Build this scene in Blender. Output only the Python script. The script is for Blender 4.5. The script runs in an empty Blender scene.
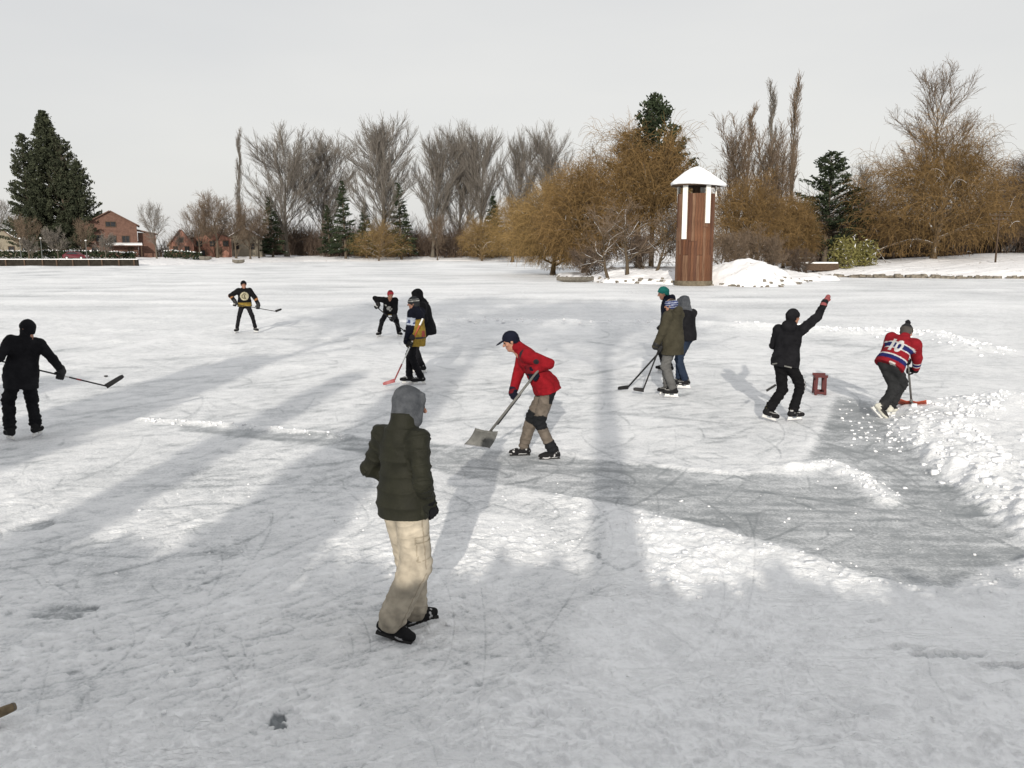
import bpy, math, random
import numpy as np
import openvdb
from mathutils import Vector, Matrix

SC = bpy.context.scene
COL = SC.collection
rnd = random.Random(7)

# ------------------------------------------------------------------ camera, sky, sun, exposure
CAM_H = 2.7
PITCH = math.atan(134 / 828)
cam_d = bpy.data.cameras.new('camera')
cam = bpy.data.objects.new('camera', cam_d)
COL.objects.link(cam)
cam.location = (0, 0, CAM_H)
cam.rotation_euler = (math.pi / 2 - PITCH, 0, 0)
cam_d.sensor_width = 36
cam_d.lens = 828 / 1024 * 36
cam_d.clip_end = 6000
cam_d.clip_start = 0.05
SC.camera = cam

SUN_EL = math.radians(17)
SUN_AZ = math.radians(5)          # direction the light travels, east of the view axis
world = bpy.data.worlds.new('World')
SC.world = world
world.use_nodes = True
wn, wl = world.node_tree.nodes, world.node_tree.links
wn.clear()
w_out = wn.new('ShaderNodeOutputWorld')
w_bg = wn.new('ShaderNodeBackground')
w_sky = wn.new('ShaderNodeTexSky')
w_sky.sky_type = 'NISHITA'
w_sky.sun_disc = False
w_sky.sun_elevation = SUN_EL
w_sky.sun_rotation = math.pi + SUN_AZ
w_sky.air_density = 1.0
w_sky.dust_density = 2.0
w_tc = wn.new('ShaderNodeTexCoord')
w_noise = wn.new('ShaderNodeTexNoise')
w_noise.inputs['Scale'].default_value = 1.1
w_noise.inputs['Detail'].default_value = 5
w_map = wn.new('ShaderNodeMapping')
w_map.inputs['Scale'].default_value = (1, 1, 3.5)
w_ramp = wn.new('ShaderNodeValToRGB')      # thin even cloud veil
w_ramp.color_ramp.elements[0].position = 0.3
w_ramp.color_ramp.elements[0].color = (6.25, 6.27, 6.3, 1)
w_ramp.color_ramp.elements[1].position = 0.75
w_ramp.color_ramp.elements[1].color = (7.5, 7.38, 7.12, 1)
w_mix = wn.new('ShaderNodeMix')
w_mix.data_type = 'RGBA'
w_mix.inputs['Factor'].default_value = 0.91
wl.new(w_tc.outputs['Generated'], w_map.inputs['Vector'])
wl.new(w_map.outputs['Vector'], w_noise.inputs['Vector'])
wl.new(w_noise.outputs['Fac'], w_ramp.inputs['Fac'])
wl.new(w_sky.outputs['Color'], w_mix.inputs['A'])
wl.new(w_ramp.outputs['Color'], w_mix.inputs['B'])
wl.new(w_mix.outputs['Result'], w_bg.inputs['Color'])
w_bg.inputs['Strength'].default_value = 0.1
wl.new(w_bg.outputs['Background'], w_out.inputs['Surface'])

sun_d = bpy.data.lights.new('sun', 'SUN')
sun_d.energy = 3.6
sun_d.angle = math.radians(0.6)
sun_d.color = (1.0, 0.93, 0.82)
sun = bpy.data.objects.new('sun', sun_d)
COL.objects.link(sun)
LDIR = Vector((math.sin(SUN_AZ) * math.cos(SUN_EL), math.cos(SUN_AZ) * math.cos(SUN_EL), -math.sin(SUN_EL)))
sun.rotation_euler = LDIR.to_track_quat('-Z', 'Y').to_euler()
sun.location = (-4, -40, 30)

SC.view_settings.view_transform = 'Standard'
SC.view_settings.look = 'None'
SC.view_settings.gamma = 1
SC.view_settings.exposure = 0.2
SC.view_settings.use_curve_mapping = False

# ------------------------------------------------------------------ numpy noise
_P = np.random.RandomState(3).permutation(512).astype(np.int32)


def _h(*k):
    r = np.zeros_like(k[0])
    for a in k:
        r = _P[(r + a) & 511]
    return r


def perlin2(x, y, seed=0):
    xi, yi = np.floor(x), np.floor(y)
    xf, yf = x - xi, y - yi
    xi, yi = xi.astype(np.int32) + seed * 17, yi.astype(np.int32)
    u, v = xf * xf * (3 - 2 * xf), yf * yf * (3 - 2 * yf)

    def g(a, b, dx, dy):
        an = _h(xi + a, yi + b) * (2 * math.pi / 512)
        return np.cos(an) * dx + np.sin(an) * dy
    n0 = g(0, 0, xf, yf) * (1 - u) + g(1, 0, xf - 1, yf) * u
    n1 = g(0, 1, xf, yf - 1) * (1 - u) + g(1, 1, xf - 1, yf - 1) * u
    return (n0 * (1 - v) + n1 * v) * 1.5


def fbm2(x, y, oct=4, seed=0, gain=0.5):
    r, a, s = 0, 1.0, 0
    for o in range(oct):
        r = r + a * perlin2(x * 2 ** o + 3.1 * o, y * 2 ** o - 5.7 * o, seed + o)
        s += a
        a *= gain
    return r / s


def noise3(p, f, seed=0):
    """cheap smooth value noise on points p (n,3), about -1..1"""
    q = p * f
    i = np.floor(q)
    t = q - i
    i = i.astype(np.int32) + seed * 13
    t = t * t * (3 - 2 * t)
    r = 0
    for a in (0, 1):
        for b in (0, 1):
            for c in (0, 1):
                w = (t[:, 0] if a else 1 - t[:, 0]) * (t[:, 1] if b else 1 - t[:, 1]) * (t[:, 2] if c else 1 - t[:, 2])
                r = r + w * (_h(i[:, 0] + a, i[:, 1] + b, i[:, 2] + c) / 255.5 - 1)
    return r


# ------------------------------------------------------------------ object helpers
def mk_mesh(name, v, f, mats=None, smooth=True, attrs=None, cols=None):
    v = np.asarray(v, np.float32)
    me = bpy.data.meshes.new(name)
    groups = f if isinstance(f, list) and len(f) and isinstance(f[0], np.ndarray) else None
    if groups is None:
        if isinstance(f, np.ndarray):
            groups = [f]
        else:
            me.from_pydata(v.tolist(), [], [tuple(q) for q in f])
    if groups is not None:
        groups = [g for g in groups if len(g)]
        nl = sum(g.size for g in groups)
        nf = sum(len(g) for g in groups)
        me.vertices.add(len(v))
        me.vertices.foreach_set('co', v.ravel())
        me.loops.add(nl)
        me.polygons.add(nf)
        me.loops.foreach_set('vertex_index', np.concatenate([g.ravel() for g in groups]).astype(np.int32))
        st, o = [], 0
        for g in groups:
            st.append(o + np.arange(len(g)) * g.shape[1])
            o += g.size
        me.polygons.foreach_set('loop_start', np.concatenate(st).astype(np.int32))
        me.update(calc_edges=True)
    if smooth:
        me.polygons.foreach_set('use_smooth', np.ones(len(me.polygons), bool))
    for k, a in (attrs or {}).items():
        at = me.attributes.new(k, 'FLOAT', 'POINT')
        at.data.foreach_set('value', np.asarray(a, np.float32))
    if cols is not None:
        at = me.attributes.new('Col', 'FLOAT_COLOR', 'POINT')
        at.data.foreach_set('color', np.c_[cols, np.ones(len(cols))].astype(np.float32).ravel())
    for m in (mats if isinstance(mats, (list, tuple)) else [mats]):
        if m:
            me.materials.append(m)
    return me


def link(name, me, parent=None, loc=None):
    o = bpy.data.objects.new(name, me)
    COL.objects.link(o)
    if parent:
        o.parent = parent
    if loc is not None:
        o.location = loc
    return o


def obj(name, v, f, mat, parent=None, smooth=True, **kw):
    return link(name, mk_mesh(name, v, f, mat, smooth, **kw), parent)


def tag(o, label=None, cat=None, group=None, kind=None):
    for k, a in (('label', label), ('category', cat), ('group', group), ('kind', kind)):
        if a:
            o[k] = a
    return o


def thing(name, label, cat, loc=(0, 0, 0), rz=0.0, group=None):
    o = bpy.data.objects.new(name, None)
    COL.objects.link(o)
    o.empty_display_size = 0.2
    o.location = loc
    o.rotation_euler = (0, 0, rz)
    return tag(o, label, cat, group)


def copy_tree(o, parent=None):
    c = o.copy()
    COL.objects.link(c)
    c.parent = parent
    for ch in list(o.children):
        copy_tree(ch, c)
    return c


class MB:
    """collects boxes, bars and tubes for one mesh"""

    def __init__(s):
        s.v, s.f = [], []

    def add(s, v, f):
        o = len(s.v)
        s.v += [tuple(p) for p in v]
        s.f += [tuple(i + o for i in q) for q in f]
        return s

    def box(s, c, d, M=None, taper=1.0):
        x, y, z = d[0] / 2, d[1] / 2, d[2] / 2
        v = [Vector((sx * x * (taper if sz > 0 else 1), sy * y * (taper if sz > 0 else 1), sz * z)) for sz in (-1, 1) for sx, sy in ((-1, -1), (1, -1), (1, 1), (-1, 1))]
        if M is not None:
            v = [M @ p for p in v]
        v = [p + Vector(c) for p in v]
        return s.add(v, [(3, 2, 1, 0), (4, 5, 6, 7), (0, 1, 5, 4), (1, 2, 6, 5), (2, 3, 7, 6), (3, 0, 4, 7)])

    def bar(s, a, b, w, h=None, ref=(0, 0, 1)):
        a, b = Vector(a), Vector(b)
        h = h or w
        t = (b - a).normalized()
        r = Vector(ref)
        if abs(t.dot(r)) > 0.95:
            r = Vector((1, 0, 0))
        x = t.cross(r).normalized()
        y = x.cross(t)
        v = [p + x * sx * w / 2 + y * sy * h / 2 for p in (a, b) for sx, sy in ((-1, -1), (1, -1), (1, 1), (-1, 1))]
        return s.add(v, [(3, 2, 1, 0), (4, 5, 6, 7), (0, 1, 5, 4), (1, 2, 6, 5), (2, 3, 7, 6), (3, 0, 4, 7)])

    def tube(s, pts, rad, n=8):
        pts = [Vector(p) for p in pts]
        if not hasattr(rad, '__len__'):
            rad = [rad] * len(pts)
        v = []
        ref = Vector((0.31, 0.2, 0.93))
        for i, p in enumerate(pts):
            t = (pts[min(i + 1, len(pts) - 1)] - pts[max(i - 1, 0)]).normalized()
            if abs(t.dot(ref)) > 0.97:
                ref = Vector((1, 0.1, 0))
            x = t.cross(ref).normalized()
            y = x.cross(t)
            v += [p + (x * math.cos(2 * math.pi * k / n) + y * math.sin(2 * math.pi * k / n)) * rad[i] for k in range(n)]
        f = [(i * n + k, i * n + (k + 1) % n, (i + 1) * n + (k + 1) % n, (i + 1) * n + k) for i in range(len(pts) - 1) for k in range(n)]
        f += [tuple(range(n))[::-1], tuple(range((len(pts) - 1) * n, len(pts) * n))]
        return s.add(v, f)

    def lathe(s, prof, n=24, c=(0, 0, 0)):
        v = [(c[0] + r * math.cos(2 * math.pi * k / n), c[1] + r * math.sin(2 * math.pi * k / n), c[2] + z) for r, z in prof for k in range(n)]
        f = [(i * n + k, i * n + (k + 1) % n, (i + 1) * n + (k + 1) % n, (i + 1) * n + k) for i in range(len(prof) - 1) for k in range(n)]
        f += [tuple(range(n))[::-1], tuple(range((len(prof) - 1) * n, len(prof) * n))]
        return s.add(v, f)

    def build(s, name, mat, parent=None, smooth=False):
        return obj(name, s.v, s.f, mat, parent, smooth)


# ------------------------------------------------------------------ materials
def new_mat(name):
    m = bpy.data.materials.new(name)
    m.use_nodes = True
    nt = m.node_tree
    b = nt.nodes['Principled BSDF']
    b.inputs['Specular IOR Level'].default_value = 0.3
    return m, nt, nt.nodes, nt.links, b


def N(nodes, kind, **kw):
    n = nodes.new(kind)
    for k, v in kw.items():
        if k in n.inputs:
            n.inputs[k].default_value = v
        else:
            setattr(n, k, v)
    return n


def pm(name, c1, c2, scale=8, rough=0.8, bump=0.0, bscale=60, metallic=0.0, stretch=(1, 1, 1), sheen=0.0):
    m, nt, ns, ls, b = new_mat(name)
    tc = N(ns, 'ShaderNodeTexCoord')
    mp = N(ns, 'ShaderNodeMapping')
    mp.inputs['Scale'].default_value = stretch
    ls.new(tc.outputs['Object'], mp.inputs['Vector'])
    no = N(ns, 'ShaderNodeTexNoise', Scale=scale, Detail=6.0, Roughness=0.6)
    ls.new(mp.outputs['Vector'], no.inputs['Vector'])
    rp = N(ns, 'ShaderNodeValToRGB')
    rp.color_ramp.elements[0].position = 0.32
    rp.color_ramp.elements[1].position = 0.68
    rp.color_ramp.elements[0].color = (*c1, 1)
    rp.color_ramp.elements[1].color = (*c2, 1)
    ls.new(no.outputs['Fac'], rp.inputs['Fac'])
    ls.new(rp.outputs['Color'], b.inputs['Base Color'])
    b.inputs['Roughness'].default_value = rough
    if rough >= 0.84:
        b.inputs['Specular IOR Level'].default_value = 0.1
    b.inputs['Metallic'].default_value = metallic
    if sheen:
        b.inputs['Sheen Weight'].default_value = sheen
    if bump:
        n2 = N(ns, 'ShaderNodeTexNoise', Scale=bscale, Detail=4.0)
        ls.new(mp.outputs['Vector'], n2.inputs['Vector'])
        bp = N(ns, 'ShaderNodeBump', Strength=bump, Distance=0.01)
        ls.new(n2.outputs['Fac'], bp.inputs['Height'])
        ls.new(bp.outputs['Normal'], b.inputs['Normal'])
    return m


def painted(name, rough=0.85, bump=0.25):
    """cloth or other surface whose own print is stored per vertex"""
    m, nt, ns, ls, b = new_mat(name)
    at = N(ns, 'ShaderNodeAttribute', attribute_name='Col')
    no = N(ns, 'ShaderNodeTexNoise', Scale=14.0, Detail=5.0)
    tc = N(ns, 'ShaderNodeTexCoord')
    ls.new(tc.outputs['Object'], no.inputs['Vector'])
    hs = N(ns, 'ShaderNodeHueSaturation')
    mr = N(ns, 'ShaderNodeMapRange')
    mr.inputs['From Min'].default_value = 0.3
    mr.inputs['From Max'].default_value = 0.7
    mr.inputs['To Min'].default_value = 0.75
    mr.inputs['To Max'].default_value = 1.2
    ls.new(no.outputs['Fac'], mr.inputs['Value'])
    ls.new(mr.outputs['Result'], hs.inputs['Value'])
    ls.new(at.outputs['Color'], hs.inputs['Color'])
    ls.new(hs.outputs['Color'], b.inputs['Base Color'])
    b.inputs['Roughness'].default_value = rough
    b.inputs['Specular IOR Level'].default_value = 0.1
    n2 = N(ns, 'ShaderNodeTexNoise', Scale=90.0, Detail=3.0)
    ls.new(tc.outputs['Object'], n2.inputs['Vector'])
    bp = N(ns, 'ShaderNodeBump', Strength=bump, Distance=0.004)
    ls.new(n2.outputs['Fac'], bp.inputs['Height'])
    ls.new(bp.outputs['Normal'], b.inputs['Normal'])
    return m


def twig_mat(name, c1, c2, snow=0.0, rough=0.85):
    """bark or leaf colour between two tones by the per-vertex tint, plus lodged snow where tint is near 1"""
    m, nt, ns, ls, b = new_mat(name)
    at = N(ns, 'ShaderNodeAttribute', attribute_name='tint')
    rp = N(ns, 'ShaderNodeValToRGB')
    e = rp.color_ramp.elements
    e[0].color, e[1].color = (*c1, 1), (*c2, 1)
    e[0].position, e[1].position = 0.0, 0.9
    s = e.new(0.97)
    s.color = (*c2, 1)
    s2 = e.new(0.98)
    s2.color = (0.8, 0.81, 0.83, 1)
    ls.new(at.outputs['Fac'], rp.inputs['Fac'])
    cur = rp.outputs['Color']
    if snow:
        ge = N(ns, 'ShaderNodeNewGeometry')
        sx = N(ns, 'ShaderNodeSeparateXYZ')
        ls.new(ge.outputs['Normal'], sx.inputs['Vector'])
        no = N(ns, 'ShaderNodeTexNoise', Scale=0.9, Detail=4.0)
        tc = N(ns, 'ShaderNodeTexCoord')
        ls.new(tc.outputs['Object'], no.inputs['Vector'])
        mu = N(ns, 'ShaderNodeMath', operation='MULTIPLY')
        ls.new(sx.outputs['Z'], mu.inputs[0])
        ls.new(no.outputs['Fac'], mu.inputs[1])
        gt = N(ns, 'ShaderNodeMath', operation='GREATER_THAN')
        ls.new(mu.outputs[0], gt.inputs[0])
        gt.inputs[1].default_value = 0.62 - snow * 0.4
        mx = N(ns, 'ShaderNodeMix', data_type='RGBA')
        ls.new(gt.outputs[0], mx.inputs['Factor'])
        ls.new(cur, mx.inputs['A'])
        mx.inputs['B'].default_value = (0.82, 0.83, 0.85, 1)
        cur = mx.outputs['Result']
    ls.new(cur, b.inputs['Base Color'])
    b.inputs['Roughness'].default_value = rough
    b.inputs['Specular IOR Level'].default_value = 0.15
    return m


M = {}
M['snow'] = pm('snow', (0.84, 0.855, 0.88), (0.90, 0.905, 0.92), 3, 0.65, 0.5, 14)
M['bounce_plaster'] = pm('bounce_plaster', (0.62, 0.60, 0.55), (0.72, 0.70, 0.65), 2, 0.85, 0.2)
M['white_paint'] = pm('white_paint', (0.70, 0.69, 0.64), (0.80, 0.79, 0.75), 4, 0.6, 0.1)
M['plank'] = pm('plank', (0.075, 0.031, 0.015), (0.145, 0.063, 0.031), 3.0, 0.75, 0.4, 20, stretch=(5, 5, 0.5))
M['plank_worn'] = pm('plank_worn', (0.08, 0.036, 0.018), (0.19, 0.11, 0.068), 2.2, 0.8, 0.4, 20, stretch=(6, 6, 0.4))
M['plank_dark'] = pm('plank_dark', (0.05, 0.02, 0.011), (0.10, 0.042, 0.022), 3.0, 0.75, 0.4, 20, stretch=(5, 5, 0.5))
M['stone'] = pm('stone', (0.10, 0.09, 0.075), (0.26, 0.23, 0.19), 3, 0.9, 0.7, 12)
M['dark_stone'] = pm('dark_stone', (0.016, 0.014, 0.011), (0.035, 0.031, 0.025), 2, 0.9, 0.4)
M['concrete'] = pm('concrete', (0.09, 0.075, 0.055), (0.17, 0.145, 0.105), 4, 0.9, 0.5, 20)
M['brick'] = pm('brick', (0.10, 0.058, 0.046), (0.15, 0.088, 0.068), 2.5, 0.9, 0.3, 30)
M['pink_wall'] = pm('pink_wall', (0.24, 0.12, 0.09), (0.31, 0.165, 0.125), 1.5, 0.9, 0.2)
M['cream_wall'] = pm('cream_wall', (0.22, 0.195, 0.15), (0.28, 0.25, 0.2), 1.5, 0.9, 0.2)
M['roof_tile'] = pm('roof_tile', (0.09, 0.06, 0.05), (0.16, 0.10, 0.08), 5, 0.85, 0.4)
M['dark_glass'] = pm('dark_glass', (0.015, 0.017, 0.02), (0.03, 0.033, 0.037), 2, 0.12)
M['dark_wood'] = pm('dark_wood', (0.05, 0.035, 0.025), (0.10, 0.07, 0.05), 6, 0.85, 0.4)
M['grey_wood'] = pm('grey_wood', (0.12, 0.11, 0.095), (0.2, 0.185, 0.16), 6, 0.85, 0.4)
M['pole_wood'] = pm('pole_wood', (0.10, 0.075, 0.045), (0.20, 0.15, 0.09), 20, 0.7, 0.4, 60)
M['red_wood'] = pm('red_wood', (0.06, 0.009, 0.010), (0.10, 0.018, 0.018), 10, 0.6, 0.2)
M['metal'] = pm('metal', (0.10, 0.11, 0.11), (0.17, 0.18, 0.18), 4, 0.5)
M['steel'] = pm('steel', (0.5, 0.5, 0.52), (0.62, 0.62, 0.64), 10, 0.3, metallic=0.9)
M['plastic_white'] = pm('plastic_white', (0.62, 0.62, 0.60), (0.75, 0.75, 0.74), 10, 0.5)
M['black_plastic'] = pm('black_plastic', (0.006, 0.006, 0.007), (0.014, 0.014, 0.015), 12, 0.6, 0.2)
M['alu'] = pm('alu', (0.085, 0.085, 0.08), (0.15, 0.15, 0.143), 9, 0.6, 0.1)
M['orange_plastic'] = pm('orange_plastic', (0.30, 0.045, 0.02), (0.42, 0.09, 0.045), 12, 0.55)
M['car_red'] = pm('car_red', (0.07, 0.008, 0.014), (0.10, 0.012, 0.02), 4, 0.25)
M['car_white'] = pm('car_white', (0.6, 0.6, 0.6), (0.7, 0.7, 0.7), 4, 0.3)
M['rubber'] = pm('rubber', (0.012, 0.012, 0.012), (0.03, 0.03, 0.03), 20, 0.8)
M['skin'] = pm('skin', (0.30, 0.15, 0.10), (0.38, 0.20, 0.14), 14, 0.55)
M['eye'] = pm('eye', (0.02, 0.015, 0.012), (0.04, 0.03, 0.02), 10, 0.2)
M['hair'] = pm('hair', (0.02, 0.014, 0.01), (0.05, 0.035, 0.022), 60, 0.6, 0.5, 120)
M['puck'] = pm('puck', (0.012, 0.012, 0.012), (0.025, 0.025, 0.025), 20, 0.6)
M['print'] = painted('printed_cloth')
M['black_cloth'] = pm('black_cloth', (0.005, 0.005, 0.0065), (0.013, 0.013, 0.0155), 7, 0.85, 0.3)
M['navy_cloth'] = pm('navy_cloth', (0.004, 0.005, 0.011), (0.009, 0.011, 0.022), 7, 0.85, 0.3)
M['char_cloth'] = pm('charcoal_cloth', (0.014, 0.015, 0.016), (0.028, 0.029, 0.031), 7, 0.85, 0.3)
M['grey_knit'] = pm('grey_knit', (0.05, 0.055, 0.063), (0.09, 0.096, 0.108), 18, 0.95, 0.6, 140)
M['olive_down'] = pm('olive_down', (0.0078, 0.0082, 0.0040), (0.0150, 0.0155, 0.0080), 6, 0.75, 0.3)
M['olive_cloth'] = pm('olive_cloth', (0.031, 0.028, 0.019), (0.054, 0.049, 0.034), 5, 0.85, 0.3)
M['beige_cloth'] = pm('beige_cloth', (0.32, 0.28, 0.215), (0.41, 0.365, 0.29), 5, 0.9, 0.35, 70)
M['grey_trouser'] = pm('grey_trouser', (0.075, 0.075, 0.075), (0.12, 0.12, 0.118), 5, 0.9, 0.3)
M['jeans'] = pm('jeans', (0.012, 0.019, 0.036), (0.025, 0.036, 0.06), 6, 0.9, 0.4)
M['teal_knit'] = pm('teal_knit', (0.01, 0.09, 0.085), (0.02, 0.16, 0.14), 18, 0.95, 0.5)
M['red_knit'] = pm('red_knit', (0.24, 0.03, 0.035), (0.36, 0.06, 0.065), 18, 0.95, 0.5)
M['pink_mitt'] = pm('pink_mitten', (0.17, 0.045, 0.05), (0.25, 0.08, 0.08), 18, 0.9, 0.4)
M['blue_knit'] = pm('blue_knit', (0.02, 0.035, 0.13), (0.05, 0.08, 0.24), 18, 0.95, 0.5)
M['red_stick'] = pm('red_stick', (0.16, 0.012, 0.02), (0.24, 0.03, 0.035), 12, 0.4)

# ------------------------------------------------------------------ survey helpers (bearings and dips read off the photograph, turned into metres)
def on_ice(px, py):
    u, v = (px - 512) / 828, (384 - py) / 828
    d = (u, math.cos(PITCH) + v * math.sin(PITCH), -math.sin(PITCH) + v * math.cos(PITCH))
    t = -CAM_H / d[2]
    return (d[0] * t, d[1] * t)


def bear(px, Y):
    """ground x of something seen at bearing px that stands Y metres out"""
    return (px - 512) / 828 * Y * 0.984


def ztop(py, Y):
    return CAM_H + Y * math.tan(math.atan((384 - py) / 828) - PITCH)


def sstep(a, b, x):
    t = np.clip((x - a) / (b - a), 0, 1)
    return t * t * (3 - 2 * t)


def poly_sd(poly, X, Y):
    """signed distance to a polygon, negative inside"""
    d = np.full(X.shape, 1e9, np.float32)
    ins = np.zeros(X.shape, bool)
    n = len(poly)
    for i in range(n):
        ax, ay = poly[i]
        bx, by = poly[(i + 1) % n]
        ex, ey = bx - ax, by - ay
        L = ex * ex + ey * ey + 1e-9
        t = np.clip(((X - ax) * ex + (Y - ay) * ey) / L, 0, 1)
        d = np.minimum(d, (X - ax - t * ex) ** 2 + (Y - ay - t * ey) ** 2)
        c = ((ay > Y) != (by > Y)) & (X < ex * (Y - ay) / (ey if abs(ey) > 1e-9 else 1e-9) + ax)
        ins ^= c
    d = np.sqrt(d)
    return np.where(ins, -d, d)


def line_d(line, X, Y):
    d = np.full(X.shape, 1e9, np.float32)
    for (ax, ay), (bx, by) in zip(line[:-1], line[1:]):
        ex, ey = bx - ax, by - ay
        t = np.clip(((X - ax) * ex + (Y - ay) * ey) / (ex * ex + ey * ey + 1e-9), 0, 1)
        d = np.minimum(d, (X - ax - t * ex) ** 2 + (Y - ay - t * ey) ** 2)
    return np.sqrt(d)


# ------------------------------------------------------------------ the frozen lake: one sheet out to the horizon
def lake_sheet():
    ypx = np.r_[np.arange(251.2, 262, 0.5), np.arange(262, 300, 0.75), np.arange(300, 800, 1.0)]
    dist = CAM_H / np.tan(PITCH - np.arctan((384 - ypx) / 828))
    r = np.r_[5000, 2500, 1400, dist, np.linspace(dist[-1] * 0.9, 0.3, 14)]
    az_in = np.radians(np.arange(-36, 36.01, 0.078))
    az_out = np.radians(np.linspace(36, 324, 50)[1:])
    az = np.r_[az_in, az_out]            # last column closes the ring
    R, A = np.meshgrid(r, az, indexing='ij')
    nr, na = R.shape
    X, Y = R * np.sin(A), R * np.cos(A)
    X, Y = X.ravel(), Y.ravel()
    sp = np.abs(np.gradient(r))
    SPC = np.repeat(np.maximum(sp, r * 0.0014), na)          # local spacing of the sheet
    dense = np.tile(np.r_[np.ones(len(az_in)), np.zeros(len(az_out))], nr)

    def oc(wave):                                            # fade relief finer than the sheet can carry
        return np.clip(wave / (2.2 * SPC) - 0.3, 0, 1) * dense
    n_big = fbm2(X / 6, Y / 6, 4, 1)
    n_mid = fbm2(X / 1.3, Y / 1.3, 4, 5)
    warp = 0.25 * perlin2(X / 0.9, Y / 0.9, 40) + 0.1 * perlin2(X / 0.3, Y / 0.3, 41)
    n_drift = fbm2(X / 9 + 0.4 * n_big, Y / 3.0, 4, 9)
    G = lambda pts: [on_ice(*p) for p in pts]
    band = G([(180, 425), (330, 435), (440, 443), (560, 456), (650, 466), (740, 476), (800, 468), (822, 430), (836, 396), (868, 402), (890, 427), (930, 467), (985, 512), (1024, 544),
              (1045, 556), (985, 572), (955, 592), (900, 587), (850, 573), (800, 553), (720, 531), (640, 511), (540, 492), (440, 472), (330, 447), (180, 431)])
    bd = poly_sd(band, X, Y) + warp * (0.12 + 0.5 * sstep(4.5, 6.5, X - 0.15 * (Y - 8)) * (Y < 9))
    swept = 1 - sstep(-0.10, 0.06, bd)
    ridge = G([(898, 426), (930, 463), (985, 508), (1024, 538), (1150, 590), (1400, 520), (1250, 430), (1010, 398), (950, 400), (918, 409)])
    rd = poly_sd(ridge, X, Y) + warp * 0.6
    rough = G([(330, 800), (470, 712), (540, 655), (570, 610), (598, 570), (606, 520), (700, 533), (800, 558), (860, 580), (960, 600), (1024, 562), (1300, 640), (1300, 1100), (200, 1100)])
    rs = 1 - sstep(-0.35, 0.25, poly_sd(rough, X, Y) + warp)
    patch1 = 1 - sstep(-0.15, 0.2, poly_sd(G([(600, 515), (712, 532), (725, 565), (690, 600), (635, 604), (590, 585)]), X, Y) + warp)
    patch2 = 1 - sstep(-0.15, 0.2, poly_sd(G([(478, 512), (545, 512), (560, 560), (500, 592), (452, 590)]), X, Y) + warp)
    near_l = 1 - sstep(4.3, 5.2, Y + warp)
    back = line_d(G([(380, 327), (470, 323), (560, 325), (700, 326), (850, 333), (930, 337), (975, 350)]), X, Y)
    backr = np.exp(-((back + 0.4 * n_mid) / 0.75) ** 2)
    back2 = line_d(G([(-60, 385), (90, 357), (200, 333), (330, 309), (440, 298)]), X, Y)
    back2r = np.exp(-((back2 + 0.5 * n_mid) / 0.5) ** 2)
    l3 = line_d(G([(140, 420), (240, 427), (300, 432), (350, 438)]), X, Y)
    l3r = np.exp(-((l3 + 0.1 * warp) / 0.11) ** 2)
    l4 = line_d(G([(790, 470), (830, 465), (860, 480), (885, 500)]), X, Y)
    l4r = np.exp(-((l4 + 0.1 * warp) / 0.16) ** 2)
    edge = np.exp(-((bd - 0.1) / 0.16) ** 2) * sstep(-0.5, 1.0, X + 0.0)
    far = sstep(24, 45, Y)
    rink = (1 - sstep(22, 34, Y + 3 * n_big))

    # relief
    ridged = lambda w, sd: 1 - np.abs(perlin2(X / w, Y / w, sd)) * 2
    wx_, wy_ = X + 0.06 * perlin2(X / 0.2, Y / 0.2, 63), Y + 0.06 * perlin2(X / 0.2, Y / 0.2, 64)
    chunk = lambda w, sd, a, b: sstep(a, b, perlin2(wx_ / w, wy_ / w, sd)) * oc(w)
    lump = 0.5 * fbm2(wx_ / 0.5, wy_ / 0.5, 3, 60) * oc(0.3) + 0.22 * chunk(0.20, 61, -0.1, 0.5) + 0.28 * chunk(0.10, 62, 0.0, 0.5) + 0.24 * chunk(0.055, 65, 0.0, 0.5) + 0.1
    chop = perlin2(X / 0.22, Y / 0.16, 70) * oc(0.2) * 0.55 + perlin2(X / 0.10, Y / 0.085, 71) * oc(0.09) * 0.32 + perlin2(X / 0.05, Y / 0.05, 72) * oc(0.05) * 0.16
    pits = np.clip(perlin2(X / 0.31, Y / 0.27, 75) - 0.25, 0, 1) * oc(0.3)
    z = 0.012 * n_big * dense
    crumb = 0.6 * chunk(0.13, 66, 0.15, 0.45) + 0.5 * chunk(0.07, 67, 0.2, 0.5)
    # scuffed crust: thin torn flakes of snow drawn out along the skating direction
    ud, vd = (X * 0.80 + Y * 0.60), (-X * 0.60 + Y * 0.80)
    wv = 0.35 * perlin2(X / 0.5, Y / 0.5, 120)
    flake = (sstep(0.05, 0.22, perlin2(ud / 0.26, (vd + 0.2 * wv) / 0.075, 121)) * oc(0.08) + sstep(0.10, 0.28, perlin2(ud / 0.13 + 4, (vd + 0.1 * wv) / 0.045, 122)) * oc(0.05)) * sstep(-0.35, 0.2, n_mid + 0.3 * n_big)
    speck = sstep(0.42, 0.55, perlin2(X / 0.085, Y / 0.07, 125)) * oc(0.07) * sstep(0.0, 0.3, fbm2(X / 0.8, Y / 0.8, 3, 126))
    z += (1 - swept) * 0.007 * flake * (1 - 0.8 * rs) - 0.008 * speck * (1 - 0.8 * rs)
    z += (1 - swept) * ((0.011 * chop + 0.014 * crumb) * (0.25 + 0.75 * sstep(-0.15, 0.25, n_mid)) + 0.006 * n_mid * dense)
    z += rs * (1 - swept) * (0.015 * chop + 0.011 * crumb + 0.05 + 0.02 * n_mid - 0.022 * pits)
    z += patch1 * (0.018 * chop + 0.018 * lump + 0.015)
    z += patch2 * (0.012 * chop + 0.008 * lump)
    z += near_l * (0.018 * chop + 0.016 * crumb + 0.02 * n_mid)
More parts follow.
